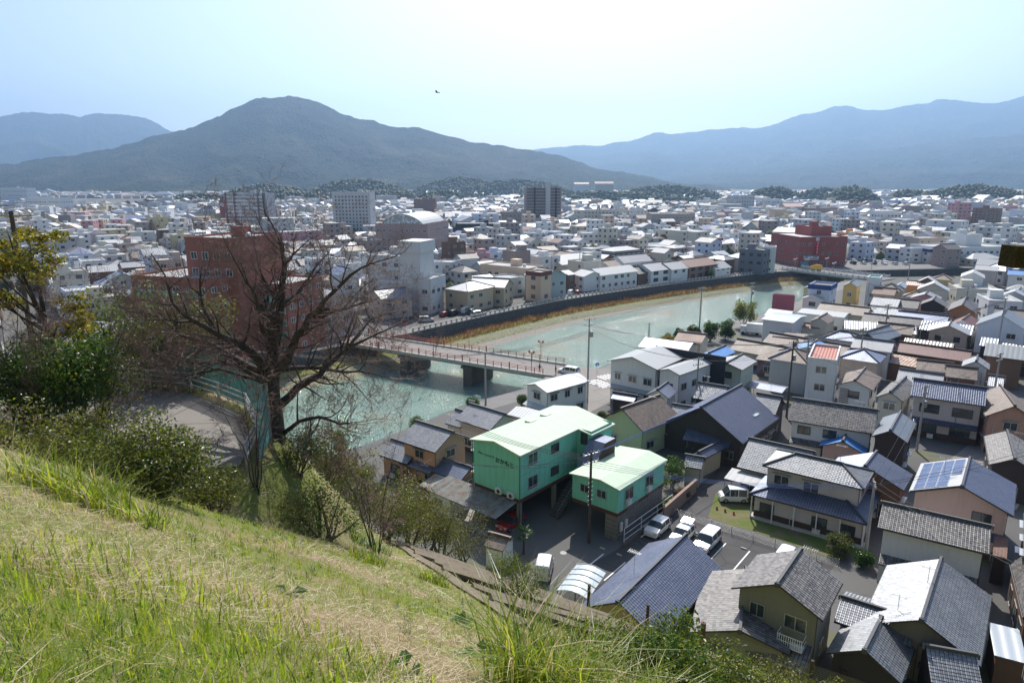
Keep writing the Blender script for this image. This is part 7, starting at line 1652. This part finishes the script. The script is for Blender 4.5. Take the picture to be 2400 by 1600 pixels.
# short turf
x, y, h = slope_points(66000, 1, 1.6, 42); r = np.random.default_rng(2); dn = dryness(x, y) + r.normal(0, .04, len(x)); k = np.where(dn > .53, r.choice([2, 1, 0], len(x), p=[.42, .36, .22]), r.choice([0, 1, 3, 2], len(x), p=[.46, .3, .08, .16]))
cover('grass', x, y, h, k, .04, .14, .006, (.2, 1.0), 3, 'short green turf covering the slope')
# tussocks of longer blades
tx, ty, th = slope_points(9500, 21, 1.7, 40); r = np.random.default_rng(22); ok = dryness(tx, ty) < .60; tx, ty = tx[ok], ty[ok]; n = len(tx); rep = 9; td = np.hypot(tx, ty); a = r.uniform(0, 6.28, (n, rep)); q = r.random((n, rep)) * (.05 + .05 * r.random((n, 1))); x = (tx[:, None] + np.cos(a) * q).ravel(); y = (ty[:, None] + np.sin(a) * q).ravel(); k = np.repeat(r.choice([0, 1, 3, 2], n, p=[.42, .36, .08, .14]), rep)
cover('grass', x, y, hill(x, y), k, .07, .26, .007, (.3, 1.1), 23, 'small tussocks of longer green grass over the slope')
# straw litter lying downhill
x, y, h = slope_points(110000, 31, 1.6, 36); r = np.random.default_rng(32); dn = dryness(x, y) + r.normal(0, .035, len(x)); ok = dn > .475; x, y, h = x[ok], y[ok], h[ok]
r = np.random.default_rng(35); kp = r.random(len(x)) < .66; x, y, h = x[kp], y[kp], h[kp]; cover('grass', x, y, h, r.choice([2, 4, 5], len(x), p=[.5, .3, .2]), .06, .22, .007, (1.5, 2.1), 33, 'matted straw-coloured dry grass lying on the slope')
def patch(n, seed, cx, cy_, rx, ry, l0, l1, w0, mats, pr, lean=(.1, .5), name='grass', **t):
    r = np.random.default_rng(seed); a = r.uniform(0, 6.28, n); q = np.sqrt(r.random(n)); x = cx + np.cos(a) * q * rx; y = cy_ + np.sin(a) * q * ry; P = np.stack([x, y, hill(x, y) - .01], 1); k = r.choice(len(mats), n, p=pr)
    return put(name, blades(P, r.uniform(l0, l1, n), np.full(n, w0) * r.uniform(.6, 1.3, n), r.uniform(*lean, n), mats, k, seed + 1, seg=4), **t)
BM = ['blade', 'blade_lime', 'blade_dry', 'blade_dark']
patch(800, 11, -2.6, 5.0, 2.0, 1.2, .13, .32, .018, BM, [.5, .4, .04, .06], kind='stuff', label='patch of long sword-like green blades in the foreground', category='grass'); patch(320, 12, -3.6, 6.6, 1.4, .8, .12, .28, .018, BM, [.5, .4, .05, .05], kind='stuff', label='sword-like green blades further up the slope', category='grass'); patch(160, 13, -1.2, 3.9, .9, .7, .12, .3, .02, BM, [.5, .4, .04, .06], kind='stuff', label='long green blades nearest the bottom edge', category='grass')
for cx, cy_, n, l0, l1, rx, lb, sd_ in ((.3, 6.4, 460, .7, 1.75, .6, 'big arching pampas-like tuft in the bottom middle', 61), (1.0, 6.2, 380, .5, 1.25, .65, 'arching grass tuft right of the biggest tuft', 62), (1.75, 6.9, 320, .4, 1.0, .6, 'arching grass tuft beside the front hedge', 63), (-7.2, 10.3, 420, .5, 1.15, .9, 'tall yellow-green tuft at the left', 64), (-6.2, 10.0, 240, .35, .8, .6, 'shorter green tuft right of the tall yellow-green one', 65), (-5.3, 23.0, 300, .3, .6, .8, 'dark green tuft beneath the cherry tree', 66), (-4.0, 17.0, 220, .3, .7, .5, 'yellow-green tuft beside the bare sapling', 67), (-2.3, 18.0, 220, .3, .7, .5, 'fine yellow tuft above the lattice beams', 68)):
    mx = [.42, .4, .12, .06] if sd_ != 66 else [.3, .05, .0, .65]; patch(n, sd_, cx, cy_, rx, rx * .6, l0, l1, .02 if cy_ < 9 else .026, BM, mx, (.3, 1.0), 'grass_tuft', label=lb, category='grass tuft', group='tall grass tufts on the slope')
# broad-leaved weeds
for i, (cx, cy_, s) in enumerate(((-1.0, 5.6, .12), (-.4, 7.5, .14), (-2.9, 7.9, .12), (1.1, 9.0, .13), (-.9, 10.5, .14), (-1.5, 3.4, .08))):
    m = MB(); rr = random.Random(i)
    for k in range(11):
        a = rr.uniform(0, 6.28); e = rr.uniform(.15, .8); d = Vector((math.cos(a) * math.cos(e), math.sin(a) * math.cos(e), math.sin(e))); sdv = d.cross(Vector((0, 0, 1))).normalized() * s * .5; p0 = d * s * .4; p1 = d * s * 1.2; p2 = d * s * 2.1 - Vector((0, 0, s * .4)); m.face([p0, p1 + sdv, p2, p1 - sdv])
    m.build('weed', 'leaf_green', label=['broad-leaved weed just above the bottom sword-like blades', 'broad-leaved weed left of the biggest arching tuft', 'broad-leaved weed further up left in the straw', 'broad-leaved weed above the biggest arching tuft', 'broad-leaved weed high on the slope below the lattice', 'smallest broad-leaved weed near the bottom edge'][i], category='weed', group='broad-leaved weeds').location = (cx, cy_, float(hill(cx, cy_)))
# reed strip along the far wall and turf on the revetment
def strip_blades(pl, k0, k1, z0, z1, n, l0, l1, w0, mats, pr, seed, **t):
    pl = resample(pl, 1.); a = np.array(offs(pl, k0)); b = np.array(offs(pl, k1)); r = np.random.default_rng(seed); i = r.integers(0, len(pl) - 1, n); f = r.random(n)[:, None]; u = r.random(n)[:, None]
    A = a[i] * (1 - f) + a[i + 1] * f; B = b[i] * (1 - f) + b[i + 1] * f; xy = A * (1 - u) + B * u; z = z0 * (1 - u) + z1 * u; P = np.concatenate([xy, z], 1); m_ = vnoise(xy[:, 0], xy[:, 1], 5., 4)
    return put('reeds', blades(P, r.uniform(l0, l1, n) * (.6 + .8 * m_), np.full(n, w0), r.uniform(.1, .6, n), mats, r.choice(len(mats), n, p=pr), seed), **t)
strip_blades(FARB[5:13], -.8, -4.8, -3.2, -3.6, 14000, .7, 1.7, .14, ['reed', 'blade_dry'], [.85, .15], 71, kind='stuff', label='rust-brown dry reeds along the foot of the far river wall', category='reeds')
strip_blades(FARB[5:14], -5., -8.5, -3.65, -4.65, 9000, .12, .35, .10, ['turf', 'blade_lime', 'blade_dry'], [.6, .2, .2], 72, kind='stuff', label='short green turf on the stone revetment', category='grass')

# ------------------------------------------------------------------ the rest of the town
OCC = {}
def occ_add(x, y, r):
    OCC.setdefault((int(x // 20), int(y // 20)), []).append((x, y, r))
def occ_hit(x, y, r):
    i, j = int(x // 20), int(y // 20)
    for a in range(i - 2, i + 3):
        for b in range(j - 2, j + 3):
            for (u, v, q) in OCC.get((a, b), ()):
                if (u - x) ** 2 + (v - y) ** 2 < (r + q) ** 2: return True
    return False
for bid, lb, vols in BUILT:
    for v in vols:
        cx, cy_, rot, w, d = v[:5]; s = min(w, d) / 2; n = max(1, int(max(w, d) / (2 * s) + .5)); c_, s_ = math.cos(math.radians(rot)), math.sin(math.radians(rot))
        for i in range(n):
            t = (i + .5) / n - .5; ox, oy = (t * w, 0) if w > d else (0, t * d); occ_add(cx + c_ * ox - s_ * oy, cy_ + s_ * ox + c_ * oy, s * 1.02)
for (x, y, r) in ((3, 78, 8), (11, 73, 6), (12, 66, 6), (20, 66, 5), (26, 72, 5), (29, 77, 3), (6, 60, 5), (24, 63, 4), (32, 66, 4), (37, 61, 4), (165, 322, 12), (180, 322, 12), (152, 312, 8), (195, 328, 8), (-22, 189, 8), (-15, 197, 6), (-30, 183, 6), (40, 160, 4), (48, 160, 6), (56, 170, 6), (18, 128, 5), (12, 125, 5), (27, 131, 5), (35, 138, 4), (12, 112, 3), (6, 104, 3), (50, 114, 3), (45.5, 116.5, 4), (72, 90, 5), (62, 84, 4), (80, 98, 4), (22, 83, 4), (19, 78, 4), (130, 285, 16), (118, 304, 10), (112, 312, 8), (126, 300, 8)): occ_add(x, y, r)
def side(pl, x, y):
    """signed distance to a polyline, positive on its left"""
    best = 1e9; s = 0
    for i in range(len(pl) - 1):
        ax, ay = pl[i]; bx, by = pl[i + 1]; vx, vy = bx - ax, by - ay; t = max(0, min(1, ((x - ax) * vx + (y - ay) * vy) / (vx * vx + vy * vy))); d = math.hypot(x - ax - t * vx, y - ay - t * vy)
        if d < best: best = d; s = d if (vx * (y - ay) - vy * (x - ax)) > 0 else -d
    return s
RT = random.Random(77)
ROOFS = [('silver', 'pale grey tile'), ('grey', 'grey tile'), ('metalw', 'white metal'), ('weathd', 'dark grey tile'), ('brown', 'brown tile'), ('metal', 'grey metal'), ('blueslate', 'blue-grey'), ('rust', 'reddish brown'), ('bluet', 'blue'), ('ribbedg', 'ribbed grey'), ('pinkroof', 'pinkish'), ('slate', 'slate')]
RW = [9, 16, 9, 16, 15, 10, 10, 8, 1.0, 7, 2, 11]
WL = [('white', 'white'), ('cream', 'cream'), ('greyw', 'grey'), ('beige', 'beige'), ('paleblue', 'pale blue'), ('pinkgrey', 'pinkish grey'), ('wood', 'brown wooden'), ('peach', 'peach'), ('palegrey', 'pale grey'), ('stained', 'stained white'), ('brownt', 'brown'), ('yellowp', 'pale yellow'), ('pinkt', 'pink')]
WW = [13, 14, 12, 13, 5, 7, 9, 7, 9, 8, 6, 3, 1.5]
LAND = [('arched_hall', 'the arched hall'), ('derelict_hotel', 'the derelict tower'), ('brick_hospital', 'the big brick building'), ('orange_shop', 'the orange building'), ('red_sign_building', 'the red-sign brick building'), ('mall_white', 'the white mall'), ('white_warehouse', 'the white warehouse'), ('brown_inn', 'the brown inn'), ('red_store', 'the dark red store'), ('yellow_block', 'the pale yellow block'), ('mansard_white', 'the mansard roof'), ('yellow_house', 'the yellow house'), ('pale_blue_house', 'the pale blue house'), ('cedar_house', 'the cedar house'), ('tank_building', 'the tank-room building'), ('maroon_row', 'the maroon row'), ('shop_house', 'the shophouse'), ('pale_hall', 'the lilac hall'), ('black_modern', 'the black building'), ('white_mid_c', 'the white centre block'), ('manor', 'the navy manor'), ('grey_top_hall', 'the white riverside hall')]
LP_ = [(ROOTS[b][1][0][0], ROOTS[b][1][0][1], n) for b, n in LAND]
cand = []
def fill(x0, x1, y0, y1, step, rot, ok, jit=.12, skip=.08, street=4, flatp=.2, hmax=1.):
    c_, s_ = math.cos(rot), math.sin(rot); Rr = max(abs(x0), abs(x1), abs(y1)) * 1.5; cx, cy_ = (x0 + x1) / 2, (y0 + y1) / 2; n = int(max(x1 - x0, y1 - y0) * .75 / step) + 2
    for i in range(-n, n):
        if street and i % street == 0: continue
        for j in range(-n, n):
            if street and j % (street * 3) == 0: continue
            u, v = i * step * 1.05 + RT.uniform(-jit, jit) * step, j * step + RT.uniform(-jit, jit) * step; x = cx + c_ * u - s_ * v; y = cy_ + s_ * u + c_ * v
            if not (x0 < x < x1 and y0 < y < y1): continue
            if abs(x) > (y * .78 + 25) or y < 30: continue
            if not ok(x, y) or RT.random() < skip: continue
            w = RT.uniform(.62, .92) * step; d = RT.uniform(.6, .85) * step; bigb = y > 330 and RT.random() < .06
            if bigb: w *= RT.uniform(1.6, 3.); d *= RT.uniform(1.2, 1.7)
            if occ_hit(x, y, min(w, d) * .42): continue
            occ_add(x, y, min(w, d) * .45); rm = RT.choices(ROOFS, RW)[0]; wm = RT.choices(WL, WW)[0]; fl = RT.random() < (.6 if bigb else flatp); wm = RT.choices(WL, [32, 15, 6, 11, 8, 5, 1, 8, 10, 8, 7, 4, 2])[0] if fl else wm; st = RT.choices([1, 2, 3], [3, 6, 1])[0] if not fl else RT.choices([2, 3, 4, 5], [4, 4, 2, .6])[0]
            if hmax < 1: st = min(st, 2); 
            kind = 'flat' if fl else RT.choices(['gx', 'gy', 'hip'], [5, 3, 3])[0]; sp = (w if kind == 'gy' else d) / 2
            cand.append((x, y, math.degrees(rot) + RT.choice([0, 0, 90, 180, 270]) + RT.uniform(-4, 4), w, d, st * 2.85 + .2, sp * RT.uniform(.38, .55) if not fl else .4, kind, rm, wm, st))
far_ok = lambda x, y: side(FARB, x, y) > 7
near_ok = lambda x, y: side(NEARB, x, y) < -7.5 and y > 118 and not (x < 66 and y > 140) and not (98 < x < 175 and y > 232) and not (abs((x - 85) * .62 - (y - 105) * .78) < 3.5)
fill(20, 330, 70, 300, 9.5, math.radians(-37), near_ok, street=7, flatp=.03, skip=.05, hmax=.5)
fill(-420, 420, 60, 440, 11.5, math.radians(38), far_ok, street=6, flatp=.33)
fill(-760, 760, 440, 800, 12.5, math.radians(12), far_ok, street=5, flatp=.36)
fill(-1150, 1150, 800, 1180, 14, math.radians(-8), lambda x, y: fbm(x, y, 160, 2, 5) < .62, street=5, flatp=.12)
fill(-1500, 1750, 1180, 2200, 21, math.radians(20), lambda x, y: fbm(x, y, 240, 2, 6) < (.5 if x > 150 else .40), street=0, flatp=.06)
cand.sort(key=lambda c: math.hypot(c[0], c[1]))
NIND = 215
ind = cand[:NIND]; rest = cand[NIND:]
ORD = ['first', 'second', 'third', 'fourth', 'fifth', 'sixth', 'seventh', 'eighth', 'ninth', 'tenth', 'eleventh', 'twelfth', 'thirteenth', 'fourteenth']
buck = {}
for c in ind:
    x, y = c[0], c[1]; lx, ly, ln = min(LP_, key=lambda q: math.hypot(q[0] - x, q[1] - y)); rel = 'behind' if y > ly + 6 else ('before' if y < ly - 6 else ('left of' if x / y < lx / ly else 'right of'))
    tp = 'flat-roofed' if c[7] == 'flat' else {'gx': 'gabled', 'gy': 'gabled', 'hip': 'hipped'}[c[7]]
    base = ('%s-walled flat-roofed %s-storey building' % (c[9][1], ['one', 'two', 'three', 'four', 'five'][c[10] - 1]) if c[7] == 'flat' else '%s %s house with %s walls' % (c[8][1], 'hipped' if c[7] == 'hip' else 'gable', c[9][1])) + ' %s %s' % (rel, ln)
    buck.setdefault(base, []).append(c)
for base, L in buck.items():
    L.sort(key=lambda c: c[0] / c[1])
    for i, c in enumerate(L):
        lb = base if len(L) == 1 else '%s from left, %s' % (ORD[i], base)
        make_building(None, lb, [(c[0], c[1], c[2], c[3], c[4], c[5], c[6], c[7], c[8][0] if c[7] != 'flat' else 'conc', c[9][0], dict(st=c[10]))], near=False, cat='building' if c[7] == 'flat' else 'house', group='houses of the town', R=RT)
# everything farther: one mass of small houses
mats = ['r_' + r[0] for r in ROOFS] + ['w_' + w_[0] for w_ in WL] + ['r_conc', 'glass']; MI = {k: i for i, k in enumerate(mats)}; m = MB()
for (x, y, rot, w, d, h, rise, kind, rm, wm, st) in rest:
    far = math.hypot(x, y) > 620; M = Matrix.Translation((x, y, 0)) @ Matrix.Rotation(math.radians(rot), 4, 'Z'); m.M = M; X, Y = w / 2, d / 2; wi = MI['w_' + wm[0]]; ri = MI['r_' + rm[0]] if kind != 'flat' else MI['r_conc']
    m.box(-X * .94, X * .94, -Y * .94, Y * .94, 0, h, wi, 'td' if kind != 'flat' else 'd')
    if kind == 'flat':
        m.face([(-X * .94, -Y * .94, h + .012), (X * .94, -Y * .94, h + .012), (X * .94, Y * .94, h + .012), (-X * .94, Y * .94, h + .012)], ri)
        if RT.random() < .5: m.box(-1.5, 1.5, -1.2, 1.2, h + .02, h + 2.2, wi, 'd')
    else:
        sl_, _ = slopes_of(w, d, h, rise, kind)
        for q in sl_: m.face(q if q[2] != q[3] else q[:3], ri)
        if kind == 'gx':
            for s in (-1, 1): m.face([(s * X * .94, -Y * .94, h), (s * X * .94, Y * .94, h), (s * X * .94, 0, h + rise * .95)], wi)
        elif kind == 'gy':
            for s in (-1, 1): m.face([(-X * .94, s * Y * .94, h), (X * .94, s * Y * .94, h), (0, s * Y * .94, h + rise * .95)], wi)
    if not far:
        for s in range(st):
            for k in (-.5, .4):
                for sg_, fx in ((-1, 0), (1, 0)):
                    z = s * 2.85 + 1; m.face([(k * X - .7, sg_ * (Y * .94 + .04), z), (k * X + .7, sg_ * (Y * .94 + .04), z), (k * X + .7, sg_ * (Y * .94 + .04), z + 1.1), (k * X - .7, sg_ * (Y * .94 + .04), z + 1.1)], MI['glass'])
                    m.face([(sg_ * (X * .94 + .04), k * Y - .6, z), (sg_ * (X * .94 + .04), k * Y + .6, z), (sg_ * (X * .94 + .04), k * Y + .6, z + 1.1), (sg_ * (X * .94 + .04), k * Y - .6, z + 1.1)], MI['glass'])
m.M = None; m.build('distant_houses', mats, kind='stuff', label='densely packed small houses of the far town', category='houses')
print('TOWN', len(cand), 'individual', len(ind), 'reach', round(math.hypot(ind[-1][0], ind[-1][1])))
# ---- woods: mounds and tree belts at the edge of the plain
def ico():
    import bmesh
    b = bmesh.new(); bmesh.ops.create_icosphere(b, subdivisions=1, radius=1); V = np.array([v.co[:] for v in b.verts]); F = np.array([[v.index for v in f.verts] for f in b.faces]); b.free(); return V, F
IV, IF = ico()
def wood(name, trees, seed, **t):
    r = np.random.default_rng(seed); VV = []; FF = []; MM = []; b = 0
    for (x, y, z, s, hh, k) in trees:
        n = IV * np.array([s, s, hh]) * (1 + .35 * (r.random(len(IV)) - .5))[:, None]; n[:, 2] += hh * .7; VV.append(n + (x, y, z)); FF.append(IF + b); MM.append(np.full(len(IF), k)); b += len(IV)
    return put(name, np_mesh(name, np.concatenate(VV), np.concatenate(FF), ['crown_dark', 'crown_olive', 'crown_mid'], np.concatenate(MM)), **t)
rw = np.random.default_rng(5)
def mound(cx, cy_, rx, ry, hh, n, ks, s0=1.9, s1=4.2):
    n = int(n * 3.4)
    T = []
    for i in range(n):
        a = rw.uniform(0, 6.28); q = math.sqrt(rw.random()); x = cx + math.cos(a) * q * rx; y = cy_ + math.sin(a) * q * ry; z = hh * .85 * (1 - q * q) - 1; s = rw.uniform(s0, s1); T.append((x, y, z, s, s * rw.uniform(.8, 1.3), rw.choice([0, 1, 2], p=ks)))
    return T
for i, (cx, cy_, rx, ry, hh, n, ks, lb) in enumerate(((575, 1180, 46, 50, 30, 150, (.5, .25, .25), 'dark round wooded mound right of centre'), (500, 1330, 60, 45, 28, 130, (.6, .15, .25), 'wooded mound behind the pale green tank'), (860, 1300, 120, 60, 32, 260, (.5, .3, .2), 'long wooded mound on the right'), (760, 1330, 50, 40, 22, 80, (.4, .4, .2), 'small olive wooded mound left of the long one'), (330, 1480, 130, 50, 30, 240, (.6, .1, .3), 'dark tree belt right of the main mountain foot'), (640, 1420, 70, 40, 26, 100, (.5, .3, .2), 'dark tree belt behind the round mound'),
        (170, 1320, 190, 70, 18, 260, (.4, .2, .4), 'wooded rise around the hill schools'), (-390, 1180, 100, 60, 24, 200, (.6, .15, .25), 'dark conifer grove left of the tall grey apartments'), (-560, 1250, 60, 50, 16, 110, (.7, .1, .2), 'dark trees beside the hospital block'), (-480, 1380, 110, 60, 34, 180, (.2, .6, .2), 'pale bamboo rise behind the conifer grove'), (-330, 1500, 130, 80, 46, 260, (.7, .1, .2), 'dark wooded knoll behind the tall grey apartments'), (-240, 1300, 90, 50, 22, 150, (.2, .6, .2), 'bamboo-coloured rise between the apartment blocks'), (-130, 1250, 60, 40, 20, 90, (.4, .3, .3), 'green trees right of the pale apartment block'), (10, 1700, 160, 100, 46, 260, (.5, .2, .3), 'wooded foothill behind the brown apartments'), (-130, 1750, 140, 100, 52, 220, (.4, .3, .3), 'wooded foothill left of the twin tower'), (1150, 1150, 90, 50, 14, 100, (.5, .3, .2), 'scattered trees at the right edge of the plain'))):
    wood('woods', mound(cx, cy_, rx, ry, hh, n, ks), 40 + i, kind='stuff', label=lb, category='woods')
TR = []
for i in range(1700):
    y = rw.uniform(230, 1250); x = rw.uniform(-.8, .8) * y
    if side(FARB, x, y) < 8 or occ_hit(x, y, 1.2): continue
    s = rw.uniform(1.4, 3.6); TR.append((x, y, 0, s, s * rw.uniform(.9, 1.3), rw.choice([0, 1, 2])))
wood('street_greenery', TR, 90, kind='stuff', label='small garden trees scattered between the far roofs', category='trees')
# ------------------------------------------------------------------ air
g = G('haze_air'); pv = g.t.nodes.new('ShaderNodeVolumePrincipled'); pv.inputs['Color'].default_value = (.40, .64, 1., 1); pv.inputs['Density'].default_value = .00014; pv.inputs['Anisotropy'].default_value = .5
g.t.links.new(pv.outputs[0], g.out.inputs['Volume']); g.m.cycles.homogeneous_volume = True
m = MB(); m.box(-13500, 13500, -420, 10600, -9, 1150); m.build('haze', 'haze_air', kind='stuff')
